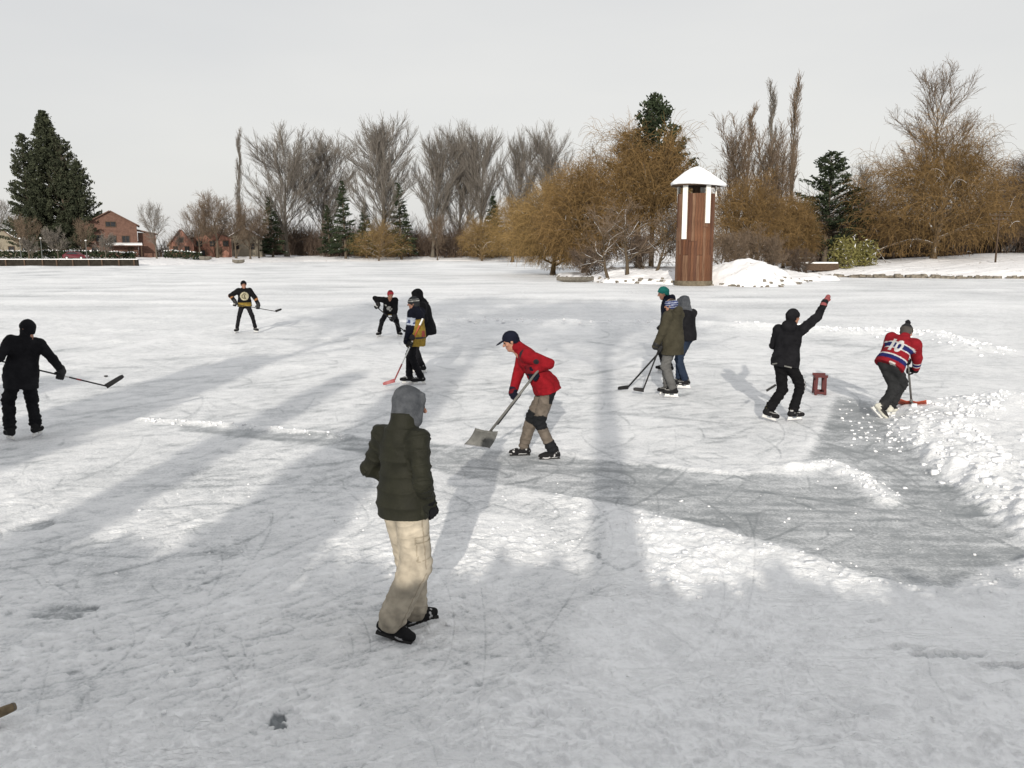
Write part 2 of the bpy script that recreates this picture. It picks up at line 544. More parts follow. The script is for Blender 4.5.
    hump = np.exp(-((np.minimum(rd, 0.3) + 0.55) / 0.55) ** 2) * (rd < 0.3)
    inside = 1 - sstep(-0.1, 0.25, rd)
    z += hump * (0.08 + 0.06 * n_mid) + inside * 0.05 * (1 + n_mid) + inside * (0.30 + 0.70 * (1 - sstep(0.5, 1.5, -rd))) * (0.05 * lump + 0.05 * chop)
    clod = 1 - sstep(0.0, 0.7, rd)
    z += clod * (1 - swept * 0.6) * 0.05 * np.clip(chop + 0.1 * lump, 0, 1)
    z += backr * (0.19 + 0.16 * n_mid + 0.08 * lump) + back2r * (0.05 + 0.07 * n_mid)
    z += l3r * (0.05 + 0.05 * chop) + l4r * (0.06 + 0.05 * chop) + edge * 0.02 * (1 + chop)
    z += far * np.clip(n_drift, -0.2, 1) * 0.16 * (1 - sstep(160, 320, R.ravel()))
    z += np.clip(fbm2(X / 2.2, Y / 1.1, 3, 33) - 0.05, 0, 1) * 0.22 * sstep(13, 20, Y) * (1 - rink * 0.55) * (X < 3) * sstep(-14, -6, -X - 14 + 0.0 * Y) * (1 - far)
    # snow cover
    s = 0.77 + 0.14 * n_big + 0.17 * n_mid + 0.16 * fbm2(X / 0.5 + Y / 1.5, Y / 0.35, 3, 21) + 0.20 * crumb + 0.22 * flake - 0.10
    s = s * (1 - far) + far * (0.66 + 0.42 * n_drift)
    s = np.maximum(s, rs * (1.02 + 0.08 * n_mid + 0.12 * chop + 0.08 * crumb - 0.35 * pits))
    s = np.maximum(s, np.maximum.reduce([patch1 * 0.95, patch2 * 0.9, near_l * (0.84 + 0.2 * n_mid + 0.2 * crumb), inside * (0.74 + 0.3 * n_mid + 0.2 * lump), backr * 0.95, back2r * 0.8, l3r * 0.95, l4r * 0.9, edge * 0.7]))
    streak = fbm2((X + 0.2 * n_mid) / 1.4, (Y + 0.10 * X + 0.25 * n_big) / 0.16, 4, 25, 0.65)
    s = s * (1 - swept) + swept * np.clip(0.34 + 0.34 * streak + 0.25 * n_mid + 0.5 * l4r + 0.5 * clod * chop, 0, 1)
    # bare icy slits trodden in the near snow and two dark wet discs
    marks = []
    for c, w, h, k in (((60, 612), 0.22, 0.11, 0.4), ((35, 525), 0.2, 0.17, 0.32), ((278, 720), 0.035, 0.055, 1.0), ((281, 729), 0.03, 0.03, 1.0), ((905, 655), 0.15, 0.03, 0.4), ((948, 661), 0.24, 0.035, 0.5), ((1000, 671), 0.14, 0.03, 0.4), ((876, 628), 0.07, 0.02, 0.3)):
        cx, cy = on_ice(*c)
        q = np.sqrt(((X - cx) / w) ** 2 + ((Y - cy) / h) ** 2) + 0.5 * warp / max(w, 0.1) * 0.6 + 0.8 * chop
        m_ = 1 - sstep(0.7, 1.1, q)
        s -= m_ * k
        z -= m_ * 0.02
    s -= 0.25 * (1 - 0.8 * rs) * speck * (1 - swept)
    s = np.clip(s, 0, 1)
    # skate scratches, drawn along real arcs on the ice
    scr = np.zeros((nr, na), np.float32)
    rs_ = np.random.RandomState(11)
    rr = r[::-1]
    ri = np.arange(nr)[::-1]

    def splat(px, py, k):
        a_ = np.arctan2(px, py)
        d_ = np.hypot(px, py)
        ci = (a_ - az_in[0]) / (az_in[1] - az_in[0])
        rw = np.interp(d_, rr, ri)
        ok = (ci > 1) & (ci < len(az_in) - 2) & (rw > 3) & (rw < nr - 4)
        ci, rw, k = ci[ok], rw[ok], (k[ok] if hasattr(k, '__len__') else k)
        c0, r0 = np.floor(ci).astype(int), np.floor(rw).astype(int)
        fc, fr = ci - c0, rw - r0
        for a in (0, 1):
            for b in (0, 1):
                w = (fc if a else 1 - fc) * (fr if b else 1 - fr)
                np.maximum.at(scr, (r0 + b, c0 + a), k * np.sqrt(w))
    for i in range(480):
        d0 = 4.2 + 22 * rs_.rand() ** 1.7
        a0 = rs_.uniform(-0.62, 0.62)
        cx, cy = d0 * math.sin(a0), d0 * math.cos(a0)
        if cx > 0.22 * cy + 0.5 and cy < 8 and rs_.rand() < 0.85:
            continue
        rad = rs_.choice([0.8, 3.0, 5, 9, 16]) * rs_.uniform(0.7, 1.4)
        ln = min(rs_.uniform(0.6, 3.4), rad * 1.6)
        th0 = rs_.uniform(0, 6.28)
        if rs_.rand() < 0.55:
            th0 = math.radians(rs_.normal(45, 22)) - math.pi / 2
        th = th0 + np.linspace(0, ln / rad, 500)
        k = rs_.uniform(0.2, 0.75) * np.sin(np.linspace(0.15, 2.9, 500)) ** 0.5
        wx = 0.02 * np.sin(np.linspace(0, rs_.uniform(2, 9), 500))
        splat(cx + rad * (np.cos(th) - math.cos(th0)) + wx, cy + rad * (np.sin(th) - math.sin(th0)), k)

    for i in range(1500):                                   # short nicks and blade cuts
        d0 = 4.0 + 14 * rs_.rand() ** 1.5
        a0 = rs_.uniform(-0.62, 0.62)
        cx, cy = d0 * math.sin(a0), d0 * math.cos(a0)
        if cx > 0.2 * cy + 0.4 and cy < 7.8 and rs_.rand() < 0.8:
            continue
        th = math.radians(rs_.choice([40, 25, 55, 5, 120]) + rs_.normal(0, 9))
        ln = rs_.uniform(0.08, 0.55) * (0.6 + d0 / 14)
        u_ = np.linspace(0, 1, 120)
        bend = rs_.normal(0, 0.08) * ln
        px_ = cx + ln * u_ * math.cos(th) - bend * np.sin(u_ * 3.14) * math.sin(th)
        py_ = cy + ln * u_ * math.sin(th) + bend * np.sin(u_ * 3.14) * math.cos(th)
        splat(px_, py_, rs_.uniform(0.15, 0.7) * np.sin(np.linspace(0.1, 3.0, 120)) ** 0.6)

    def stroke(pts, k, wide=0.0):
        q = np.array(G(pts))
        t = np.linspace(0, len(q) - 1, 900)
        i0 = np.minimum(t.astype(int), len(q) - 2)
        f = (t - i0)[:, None]
        f = f * f * (3 - 2 * f)
        p = q[i0] * (1 - f) + q[i0 + 1] * f
        for o in np.linspace(-wide, wide, 1 + int(wide > 0) * 4):
            jt = perlin2(t * 14, t * 0 + k * 7 + o * 90, 7)
            splat(p[:, 0] + o + 0.02 * perlin2(t * 6, t * 0 + 3.3, 8), p[:, 1] + 0.6 * o + 0.02 * perlin2(t * 6, t * 0 + 9.3, 9), k * np.clip(0.75 + 0.9 * jt, 0.05, 1))
    stroke([(455, 603), (495, 612), (525, 640), (533, 662), (515, 680), (480, 688), (455, 684)], 0.6, 0.012)
    stroke([(505, 606), (540, 640), (545, 660), (530, 680)], 0.45, 0.01)
    stroke([(584, 550), (598, 557), (604, 565)], 1.0, 0.012)
    stroke([(604, 566), (612, 573), (622, 577), (634, 573), (643, 566), (644, 556), (639, 548)], 1.0, 0.014)
    stroke([(640, 548), (650, 538), (668, 528)], 0.5, 0.01)
    stroke([(460, 545), (520, 557), (600, 553)], 0.5)
    stroke([(470, 560), (540, 545), (600, 540)], 0.4)
    stroke([(200, 620), (240, 640), (253, 665), (254, 690)], 0.7)
    stroke([(66, 720), (90, 690), (110, 660)], 0.6, 0.01)
    stroke([(125, 660), (160, 620), (200, 585)], 0.6)
    stroke([(295, 705), (320, 690)], 0.6, 0.01)
    stroke([(560, 625), (610, 632), (655, 640)], 0.35, 0.01)
    scr = scr.ravel()
    z -= scr * 0.006 * np.clip(8 / np.maximum(Y, 4), 0, 1)
    far_low = sstep(500, 1500, R.ravel())
    z = z * (1 - far_low) - 0.3 * far_low
    idx = np.arange(nr * na).reshape(nr, na)
    f = np.stack([idx[:-1, :-1], idx[1:, :-1], idx[1:, 1:], idx[:-1, 1:]], -1).reshape(-1, 4)
    m, nt, ns, ls, b = new_mat('snowy_ice')
    tc = N(ns, 'ShaderNodeTexCoord')
    a_s = N(ns, 'ShaderNodeAttribute', attribute_name='cover')
    a_c = N(ns, 'ShaderNodeAttribute', attribute_name='scratch')
    n1 = N(ns, 'ShaderNodeTexNoise', Scale=5.0, Detail=9.0, Roughness=0.72)
    ls.new(tc.outputs['Object'], n1.inputs['Vector'])
    n2 = N(ns, 'ShaderNodeTexNoise', Scale=34.0, Detail=6.0, Roughness=0.7)
    ls.new(tc.outputs['Object'], n2.inputs['Vector'])

    def math_(op, a, b_, clamp=False):
        n = N(ns, 'ShaderNodeMath', operation=op)
        n.use_clamp = clamp
        for i, q in enumerate((a, b_)):
            if isinstance(q, (int, float)):
                n.inputs[i].default_value = q
            else:
                ls.new(q, n.inputs[i])
        return n.outputs[0]
    det = math_('ADD', math_('MULTIPLY', math_('SUBTRACT', n1.outputs['Fac'], 0.5), 0.85), math_('MULTIPLY', math_('SUBTRACT', n2.outputs['Fac'], 0.5), 0.95))
    # fine long hairline scratches: two sheets of stretched noise, kept only along their mid level
    hair = None
    for k, (rot, sc_) in enumerate(((0.75, (0.5, 7, 1)), (0.35, (0.4, 6, 1)), (-0.5, (0.45, 6, 1)), (1.3, (0.5, 5, 1)))):
        mp = N(ns, 'ShaderNodeMapping')
        mp.inputs['Rotation'].default_value = (0, 0, rot)
        mp.inputs['Scale'].default_value = sc_
        mp.inputs['Location'].default_value = (k * 7.3, k * 3.1, 0)
        ls.new(tc.outputs['Object'], mp.inputs['Vector'])
        nn = N(ns, 'ShaderNodeTexNoise', Scale=0.8, Detail=2.0)
        ls.new(mp.outputs['Vector'], nn.inputs['Vector'])
        h_ = math_('SUBTRACT', 1.0, math_('MULTIPLY', math_('ABSOLUTE', math_('SUBTRACT', nn.outputs['Fac'], 0.5), 0.0), 75.0), True)
        hair = h_ if hair is None else math_('MAXIMUM', hair, h_)
    gate = N(ns, 'ShaderNodeTexNoise', Scale=0.9, Detail=3.0)
    ls.new(tc.outputs['Object'], gate.inputs['Vector'])
    hair = math_('MULTIPLY', hair, math_('MULTIPLY', math_('SUBTRACT', gate.outputs['Fac'], 0.42), 4.0, True))
    cover = math_('ADD', a_s.outputs['Fac'], det, True)
    cover = math_('SUBTRACT', cover, math_('MULTIPLY', a_c.outputs['Fac'], 0.44), True)
    # scratches are paler than bare ice, darker than packed snow
    cover = math_('ADD', math_('MULTIPLY', cover, math_('SUBTRACT', 1.0, math_('MULTIPLY', hair, 0.35))), math_('MULTIPLY', hair, 0.10), True)
    rp = N(ns, 'ShaderNodeValToRGB')
    e = rp.color_ramp.elements
    e[0].position, e[0].color = 0.0, (0.21, 0.23, 0.245, 1)
    e[1].position, e[1].color = 1.0, (0.92, 0.935, 0.96, 1)
    for p_, c_ in ((0.25, (0.34, 0.36, 0.38)), (0.5, (0.62, 0.64, 0.665)), (0.72, (0.82, 0.835, 0.86))):
        q_ = e.new(p_)
        q_.color = (*c_, 1)
    ls.new(cover, rp.inputs['Fac'])
    ls.new(rp.outputs['Color'], b.inputs['Base Color'])
    ro = N(ns, 'ShaderNodeMapRange')
    ro.inputs['To Min'].default_value = 0.38
    ro.inputs['To Max'].default_value = 0.8
    ls.new(cover, ro.inputs['Value'])
    ls.new(ro.outputs['Result'], b.inputs['Roughness'])
    b.inputs['Specular IOR Level'].default_value = 0.25
    bp = N(ns, 'ShaderNodeBump', Strength=0.8, Distance=0.03)
    hsum = math_('ADD', math_('MULTIPLY', n1.outputs['Fac'], 1.0), math_('MULTIPLY', n2.outputs['Fac'], 0.35))
    hsum = math_('SUBTRACT', hsum, math_('MULTIPLY', hair, 0.25))
    ls.new(math_('MULTIPLY', hsum, math_('ADD', math_('MULTIPLY', cover, 0.8), 0.2)), bp.inputs['Height'])
    ls.new(bp.outputs['Normal'], b.inputs['Normal'])
    o = obj('lake_ice', np.c_[X, Y, z], f, m, attrs={'cover': s, 'scratch': scr})
    tag(o, 'snow dusted frozen lake scored by skates', kind='structure')
    Zg = z.reshape(nr, na)

    def ice_z(x, y):
        ci = np.clip((np.arctan2(x, y) - az_in[0]) / (az_in[1] - az_in[0]), 0, len(az_in) - 1).astype(int)
        rw = np.clip(np.interp(np.hypot(x, y), rr, ri), 0, nr - 1).astype(int)
        return Zg[rw, ci]
    return ice_z, G, ridge


ICE_Z, ICE_G, ICE_RIDGE = lake_sheet()

# ------------------------------------------------------------------ banks round the lake
SHORE = [(160, -20), (160, 20), (120, 60), (70, 74), (48.3, 78.7), (40, 81), (29.5, 85), (27, 92), (33, 110), (38, 150), (25, 190), (2, 208), (-25, 205), (-50, 199), (-60, 165), (-62, 151),
         (-64.5, 144.6), (-91, 144), (-140, 140), (-170, 100), (-180, 30), (-180, -20)]
CEN = (0, 70)


def _shore_r(th):
    a = np.array([math.atan2(y - CEN[1], x - CEN[0]) % (2 * math.pi) for x, y in SHORE])
    a = np.where(a > math.radians(300), a - 2 * math.pi, a)
    r = np.array([math.hypot(x - CEN[0], y - CEN[1]) for x, y in SHORE])
    # straight shore segments between the surveyed points
    th = np.asarray(th, float)
    out = np.zeros_like(th)
    P_ = np.array(SHORE) - np.array(CEN)
    for i in range(len(SHORE) - 1):
        m_ = (th >= a[i]) & (th <= a[i + 1] + 1e-9)
        ex, ey = P_[i + 1] - P_[i]
        dx, dy = np.cos(th), np.sin(th)
        den = dx * ey - dy * ex
        t = (P_[i][0] * ey - P_[i][1] * ex) / np.where(np.abs(den) < 1e-9, 1e-9, den)
        out = np.where(m_, t, out)
    return np.where(out <= 0, r[0], out), a[0], a[-1]


def bank_h(th, e, x, y):
    wall = sstep(2.28, 2.30, th)                                   # walled promenade on the left
    right = 1 - sstep(0.55, 0.75, th)
    soft = 0.28 * sstep(0.0, 0.8, e) + 0.35 * sstep(0.5, 5, e) + 0.5 * sstep(4, 16, e) + 0.4 * sstep(12, 40, e)
    rt = 0.35 * sstep(0, 1.2, e) + 0.45 * sstep(1, 6, e) + 0.9 * sstep(4, 22, e) + 0.8 * sstep(16, 50, e)
    wl_ = 1.12 * sstep(0.05, 0.25, e) + 0.3 * sstep(4, 30, e)
    h = soft * (1 - right) * (1 - wall) + rt * right + wl_ * wall
    h += (0.22 * fbm2(x / 5, y / 5, 3, 81) + 0.12 * fbm2(x / 1.2, y / 1.2, 3, 85) * (1 - wall)) * sstep(0, 3, e)
    return h + 4.0 * sstep(60, 700, e) - 0.1


def bank_z(x, y):
    th = math.atan2(y - CEN[1], x - CEN[0]) % (2 * math.pi)
    if th > math.radians(300):
        th -= 2 * math.pi
    r0, _, _ = _shore_r(np.array([th]))
    e = math.hypot(x - CEN[0], y - CEN[1]) - r0[0]
    return float(bank_h(np.array([th]), np.array([max(e, 0)]), np.array([x]), np.array([y]))[0])


def banks():
    _, a0, a1 = _shore_r(np.array([1.0]))
    th = np.unique(np.r_[np.linspace(a0, a1, 500), np.linspace(0.0, 0.6, 220), np.linspace(1.4, 2.7, 500)])
    e = np.r_[-0.3, 0, 0.1, 0.3, 0.6, 1, 1.5, 2.2, 3, 4, 5, 6.5, 8, 10, 12.5, 15, 18, 22, 27, 33, 40, 50, 65, 90, 140, 250, 500, 1200, 3000]
    T, E_ = np.meshgrid(th, e, indexing='ij')
    r0 = _shore_r(th)[0][:, None]
    jit = 0.5 * fbm2(T * 60, E_ * 0 + 0.5, 3, 55) * (T < 2.28)
    rr = r0 + E_ + jit
    x, y = CEN[0] + rr * np.cos(T), CEN[1] + rr * np.sin(T)
    z = bank_h(T, np.maximum(E_, 0), x, y)
    z = np.where(E_ < 0, -0.25, z)
    n, k = T.shape
    idx = np.arange(n * k).reshape(n, k)
    f = np.stack([idx[:-1, :-1], idx[:-1, 1:], idx[1:, 1:], idx[1:, :-1]], -1).reshape(-1, 4)
    m, nt, ns, ls, b = new_mat('bank_snow')
    tc = N(ns, 'ShaderNodeTexCoord')
    no = N(ns, 'ShaderNodeTexNoise', Scale=1.7, Detail=7.0, Roughness=0.65)
    ls.new(tc.outputs['Object'], no.inputs['Vector'])
    rp = N(ns, 'ShaderNodeValToRGB')
    el = rp.color_ramp.elements
    el[0].position, el[0].color = 0.29, (0.17, 0.13, 0.085, 1)
    el[1].position, el[1].color = 0.40, (0.80, 0.80, 0.82, 1)
    ls.new(no.outputs['Fac'], rp.inputs['Fac'])
    ls.new(rp.outputs['Color'], b.inputs['Base Color'])
    b.inputs['Roughness'].default_value = 0.75
    bp = N(ns, 'ShaderNodeBump', Strength=0.6, Distance=0.15)
    ls.new(no.outputs['Fac'], bp.inputs['Height'])
    ls.new(bp.outputs['Normal'], b.inputs['Normal'])
    M['bank'] = m
    o = obj('lake_bank', np.c_[x.ravel(), y.ravel(), z.ravel()], f, m)
    tag(o, 'snow covered lake shore', kind='structure')
    # the shore under and behind the viewer
    gx, gy = np.meshgrid(np.linspace(-70, 70, 90), np.r_[1.4, 1.0, 0.6, 0.2, -0.4, -1, -2, -4, -8, -14, -22, -40, -80], indexing='ij')
    gz = 1.05 * sstep(1.4, 0.3, gy) - 0.1 + 0.05 * fbm2(gx / 2, gy / 2, 3, 91) + np.where(gy > 1.3, -0.15, 0)
    idx = np.arange(gx.size).reshape(gx.shape)
    f = np.stack([idx[:-1, :-1], idx[:-1, 1:], idx[1:, 1:], idx[1:, :-1]], -1).reshape(-1, 4)
    o = obj('near_shore', np.c_[gx.ravel(), gy.ravel(), gz.ravel()], f, M['snow'])
    tag(o, 'snowy shore below the viewer', kind='structure')


banks()

# ------------------------------------------------------------------ the islet with the tower
ISL = [on_ice(*p) for p in ((552, 276), (580, 281), (606, 283), (660, 284), (720, 286), (770, 287), (797, 285), (808, 281.5))] + [(30, 76), (27, 88), (20, 96), (11, 96), (6, 86)]


def isle_h(x, y):
    d = -poly_sd(ISL, x, y)
    n = fbm2(x / 2.2, y / 2.2, 4, 101)
    n2 = fbm2(x / 0.8, y / 0.8, 3, 105)
    d = d + 0.5 * n
    h = -0.25 + 0.62 * sstep(-0.2, 0.6, d) + 0.5 * sstep(0.5, 4.5, d)
    mx, my = 19.2, 66.0
    q = ((x - mx) / 4.0) ** 2 + ((y - my) / 4.2) ** 2
    h += 1.15 * np.exp(-q * 0.9) * sstep(0, 2.0, d)
    h = h - 0.75 * np.exp(-((x - 14.15) ** 2 + (y - 63.4) ** 2) / 5.0) * sstep(-0.2, 0.6, d)
    return h + (0.28 * n + 0.12 * n2) * sstep(0, 2, d)


def islet():
    gx, gy = np.meshgrid(np.linspace(2, 34, 300), np.linspace(57, 100, 300), indexing='ij')
    z = isle_h(gx, gy)
    idx = np.arange(gx.size).reshape(gx.shape)
    f = np.stack([idx[:-1, :-1], idx[1:, :-1], idx[1:, 1:], idx[:-1, 1:]], -1).reshape(-1, 4)
    zz = z.ravel()
    f = f[(zz[f] > -0.24).any(1)]
    u, inv = np.unique(f, return_inverse=True)
    o = obj('islet_ground', np.c_[gx.ravel(), gy.ravel(), zz][u], inv.reshape(f.shape), M['bank'])
    tag(o, 'snow mound islet under the tower', kind='structure')


islet()


def isle_z(x, y):
    return float(isle_h(np.array([x]), np.array([y]))[0])


def stones(name, pts, smin, smax, seed, label):
    rs_ = np.random.RandomState(seed)
    V, Fq = [], []
    base = np.array([(sx, sy, sz) for sz in (-1, 1) for sx, sy in ((-1, -1), (1, -1), (1, 1), (-1, 1))], float) * 0.5
    q = np.array([(3, 2, 1, 0), (4, 5, 6, 7), (0, 1, 5, 4), (1, 2, 6, 5), (2, 3, 7, 6), (3, 0, 4, 7)])
    for i, p in enumerate(pts):
        s_ = rs_.uniform(smin, smax)
        v = base * (1 + 0.5 * (rs_.rand(8, 3) - 0.5))
        v[4:, :2] *= rs_.uniform(0.5, 0.85)
        a = rs_.uniform(0, 6.28)
        c, s2 = math.cos(a), math.sin(a)
        v = (v * s_ * np.array([rs_.uniform(0.8, 1.6), 1, rs_.uniform(0.4, 0.8)])) @ np.array([[c, s2, 0], [-s2, c, 0], [0, 0, 1]])
        V.append(v + np.array(p))
        Fq.append(q + 8 * i)
    return tag(obj(name, np.concatenate(V), np.concatenate(Fq), M['stone'], smooth=False), label, kind='stuff')


_rs = np.random.RandomState(5)
pts = []
for t in np.linspace(0, 1, 330):
    th = -0.02 + 0.62 * t
    r0 = _shore_r(np.array([th]))[0][0] + _rs.uniform(-0.5, 0.6)
    pts.append((CEN[0] + r0 * math.cos(th), CEN[1] + r0 * math.sin(th), _rs.uniform(-0.02, 0.18)))
# loose lumps of shovelled snow
def clods(seed=12):
    rs = np.random.RandomState(seed)
    P_, S_ = [], []
    n = 30000
    x, y = rs.uniform(5.0, 11.0, n), rs.uniform(6.5, 15.5, n)
    sd = poly_sd(ICE_RIDGE, x, y)
    pr = np.where(sd < 0, np.exp(-((sd + 0.45) / 0.55) ** 2), 0.8 * np.exp(-(sd / 0.16) ** 2))
    k = (rs.rand(n) < pr * 0.13) & (x < 0.68 * y + 0.3)
    P_.append(np.c_[x, y][k])
    S_.append(0.008 + 0.045 * rs.rand(k.sum()) ** 3)
    for pts, m, w, sz in (([(600, 525), (650, 530), (712, 545)], 90, 0.28, 0.016), ([(640, 590), (680, 575), (715, 560)], 60, 0.25, 0.015), ([(470, 525), (540, 540), (480, 580)], 50, 0.3, 0.012),
                          ([(790, 468), (830, 464), (862, 480), (888, 502)], 90, 0.10, 0.02), ([(140, 421), (240, 427), (350, 438)], 90, 0.06, 0.02),
                          ([(740, 327), (850, 333), (930, 337), (985, 352)], 260, 0.5, 0.05), ([(430, 323), (560, 325), (700, 326)], 120, 0.5, 0.045),
                          ([(860, 400), (885, 430), (900, 455)], 120, 0.3, 0.022), ([(760, 545), (860, 580), (960, 598), (1010, 575)], 80, 0.15, 0.014)):
        q = np.array(ICE_G(pts))
        t = rs.uniform(0, len(q) - 1, m)
        i = np.minimum(t.astype(int), len(q) - 2)
        p = q[i] + (q[i + 1] - q[i]) * (t - i)[:, None] + rs.normal(0, w, (m, 2))
        P_.append(p)
        S_.append(sz * (0.35 + rs.rand(m) ** 2))
    m = 260
    p = np.c_[rs.uniform(-4, 4.5, m), rs.uniform(3.9, 9.5, m)]
    P_.append(p)
    S_.append(0.005 + 0.012 * rs.rand(m) ** 3)
    P_, S_ = np.concatenate(P_), np.concatenate(S_)
    z = ICE_Z(P_[:, 0], P_[:, 1])
    base = np.array([(sx, sy, sz) for sz in (-1, 1) for sx, sy in ((-1, -1), (1, -1), (1, 1), (-1, 1))], float)
    N_ = len(P_)
    v = base[None] * (1 + 0.55 * (rs.rand(N_, 8, 3) - 0.5))
    v[:, 4:, :2] *= rs.uniform(0.45, 0.9, (N_, 1, 1))
    v *= S_[:, None, None] * rs.uniform(0.7, 1.3, (N_, 1, 3))
    v[:, :, 2] *= 0.55
    a = rs.uniform(0, 6.28, N_)
    c, s_ = np.cos(a)[:, None], np.sin(a)[:, None]
    v = np.stack([v[:, :, 0] * c - v[:, :, 1] * s_, v[:, :, 0] * s_ + v[:, :, 1] * c, v[:, :, 2]], -1)
    v += np.c_[P_, z + S_ * 0.12][:, None, :]
    q = np.array([(3, 2, 1, 0), (4, 5, 6, 7), (0, 1, 5, 4), (1, 2, 6, 5), (2, 3, 7, 6), (3, 0, 4, 7)])
    f = (q[None] + 8 * np.arange(N_)[:, None, None]).reshape(-1, 4)
    tag(obj('snow_clods', v.reshape(-1, 3), f, M['snow'], smooth=False), 'loose crumbs and lumps of shovelled snow', kind='stuff')


clods()
stones('shore_stones', pts, 0.2, 0.65, 6, 'dark stones edging the right bank')
pts = []
for i in range(7):
    (ax, ay), (bx, by) = ISL[i], ISL[i + 1]
    for t in np.linspace(0, 1, 9):
        x, y = ax + (bx - ax) * t + _rs.normal(0, 0.25), ay + (by - ay) * t + _rs.normal(0, 0.3) + 0.25
        pts.append((x, y, max(isle_z(x, y), 0.0) + 0.02))
stones('islet_stones', pts, 0.10, 0.34, 8, 'half buried stones along the islet edge')

# ------------------------------------------------------------------ trees
def unit(a):
    return a / np.maximum(np.linalg.norm(a, axis=-1, keepdims=True), 1e-9)


def tubes(P, R, n):
    """P (N,K,3) polylines, R (N,K) radii -> verts, quads"""
    T = np.gradient(P, axis=1)
    T = unit(T)
    ref = np.tile(np.array([0.37, 0.21, 0.9]), (len(P), 1))
    bad = np.abs((T[:, 0] * ref).sum(-1)) > 0.92
    ref[bad] = (0.9, 0.3, 0.1)
    X = unit(np.cross(T, ref[:, None, :]))
    Y = np.cross(X, T)
    a = np.arange(n) * 2 * math.pi / n
    V = P[:, :, None, :] + R[:, :, None, None] * (X[:, :, None, :] * np.cos(a)[:, None] + Y[:, :, None, :] * np.sin(a)[:, None])
    N_, K = P.shape[:2]
    idx = np.arange(N_ * K * n).reshape(N_, K, n)
    A, B = idx[:, :-1], idx[:, 1:]
    f = np.stack([A, np.roll(A, -1, 2), np.roll(B, -1, 2), B], -1).reshape(-1, 4)
    return V.reshape(-1, 3), f


def grow(rs, S, D, L, K, up=0.0, wig=0.1, curl=None):
    P = [S]
    d = unit(D)
    for k in range(1, K):
        d = d + wig * rs.normal(size=d.shape)
        d[:, 2] += up if not hasattr(up, '__len__') else up[k - 1]
        if curl is not None:
            d += curl
        d = unit(d)
        P.append(P[-1] + d * (L / (K - 1))[:, None])
    return np.stack(P, 1)


def sprout(rs, P, R, n, t0, t1, ang, flat=0.0, stratify=True):
    """n children per parent polyline: start points, directions, parent radius there, t"""
    N_, K = P.shape[:2]
    par = np.repeat(np.arange(N_), n)
    if stratify:
        t = t0 + (t1 - t0) * ((np.tile(np.arange(n), N_) + rs.rand(N_ * n)) / n)
    else:
        t = rs.uniform(t0, t1, N_ * n)
    s = t * (K - 1)
    i = np.minimum(s.astype(int), K - 2)
    f = (s - i)[:, None]
    S = P[par, i] * (1 - f) + P[par, i + 1] * f
    Tn = unit(P[par, i + 1] - P[par, i])
    r = R[par, i] * (1 - f[:, 0]) + R[par, i + 1] * f[:, 0]
    q = rs.normal(size=Tn.shape)
    q[:, 2] *= (1 - flat)
    q = unit(q - (q * Tn).sum(-1, keepdims=True) * Tn)
    a = np.radians(ang[0] + ang[1] * rs.normal(size=len(par)))[:, None]
    return S, np.cos(a) * Tn + np.sin(a) * q, r, t


class Geo:
    def __init__(s):
        s.v, s.f, s.t, s.o = [], [], [], 0

    def add(s, v, f, tint):
        s.v.append(v)
        s.f.append(f + s.o)
        s.t.append(np.broadcast_to(tint, (len(v),)))
        s.o += len(v)

    def tubes(s, P, R, n, tint):
        v, f = tubes(P, R, n)
        s.add(v, f, np.repeat(tint, P.shape[1] * n) if hasattr(tint, '__len__') else tint)

    def mesh(s, name, mat, smooth=True):
        return mk_mesh(name, np.concatenate(s.v), np.concatenate(s.f), mat, smooth, {'tint': np.concatenate(s.t)})


def taper(N_, K, r0, r1, p=1.0):
    t = np.linspace(0, 1, K)[None, :] ** p
    r0, r1 = np.broadcast_to(r0, (N_,))[:, None], np.broadcast_to(r1, (N_,))[:, None]
    return r0 * (1 - t) + r1 * t


def bare_meshes(seed, H, spec, mats):
    """a leafless tree: (trunk and limbs mesh, branches and twigs mesh)"""
    rs = np.random.RandomState(seed)
    g1, g2 = Geo(), Geo()
    K = 12
    nst = spec.get('stems', 1)
    S = np.zeros((nst, 3))
    if nst > 1:
        S[:, :2] = rs.normal(size=(nst, 2)) * H * 0.012
    S[:, 2] = -0.4
    D = np.tile(np.array([spec.get('lean', (0, 0))[0], spec.get('lean', (0, 0))[1], 1.0]), (nst, 1))
    if nst > 1:
        D[:, :2] += rs.normal(size=(nst, 2)) * spec.get('stem_spread', 0.2)
    L = np.full(nst, H * spec.get('trunk', 0.9)) * (1 if nst == 1 else rs.uniform(0.8, 1, nst))
    P0 = grow(rs, S, D, L, K, spec.get('trunk_up', 0.05), spec.get('trunk_wig', 0.035))
    R0 = taper(nst, K, H * spec.get('r', 0.014), H * 0.0014, 0.8)
    R0[:, 0] *= 1.35
    g1.tubes(P0, R0, 8, 0.3)
    P, R = P0, R0
    for li, lv in enumerate(spec['levels']):
        S, D, r, t = sprout(rs, P, R, lv['n'], lv['t'][0], lv['t'][1], lv['ang'], lv.get('flat', 0))
        N_ = len(S)
        tt = (t - lv['t'][0]) / (lv['t'][1] - lv['t'][0])
        L = H * lv['len'] * (1 - lv.get('fall', 0.6) * tt) * rs.uniform(0.65, 1.1, N_)
        K = lv['K']
        P = grow(rs, S, D, L, K, lv.get('up', 0.1), lv.get('wig', 0.1))
        R = taper(N_, K, np.maximum(r * lv.get('rr', 0.6), lv['rmin'] * 1.2), lv['rmin'])
        tint = np.clip(rs.normal(0.45, 0.22, N_), 0, 0.9)
        (g1 if li == 0 else g2).tubes(P, R, 5 if li == 0 else 3, tint)
    return g1.mesh('trunk', mats[0]), g2.mesh('crown', mats[1])


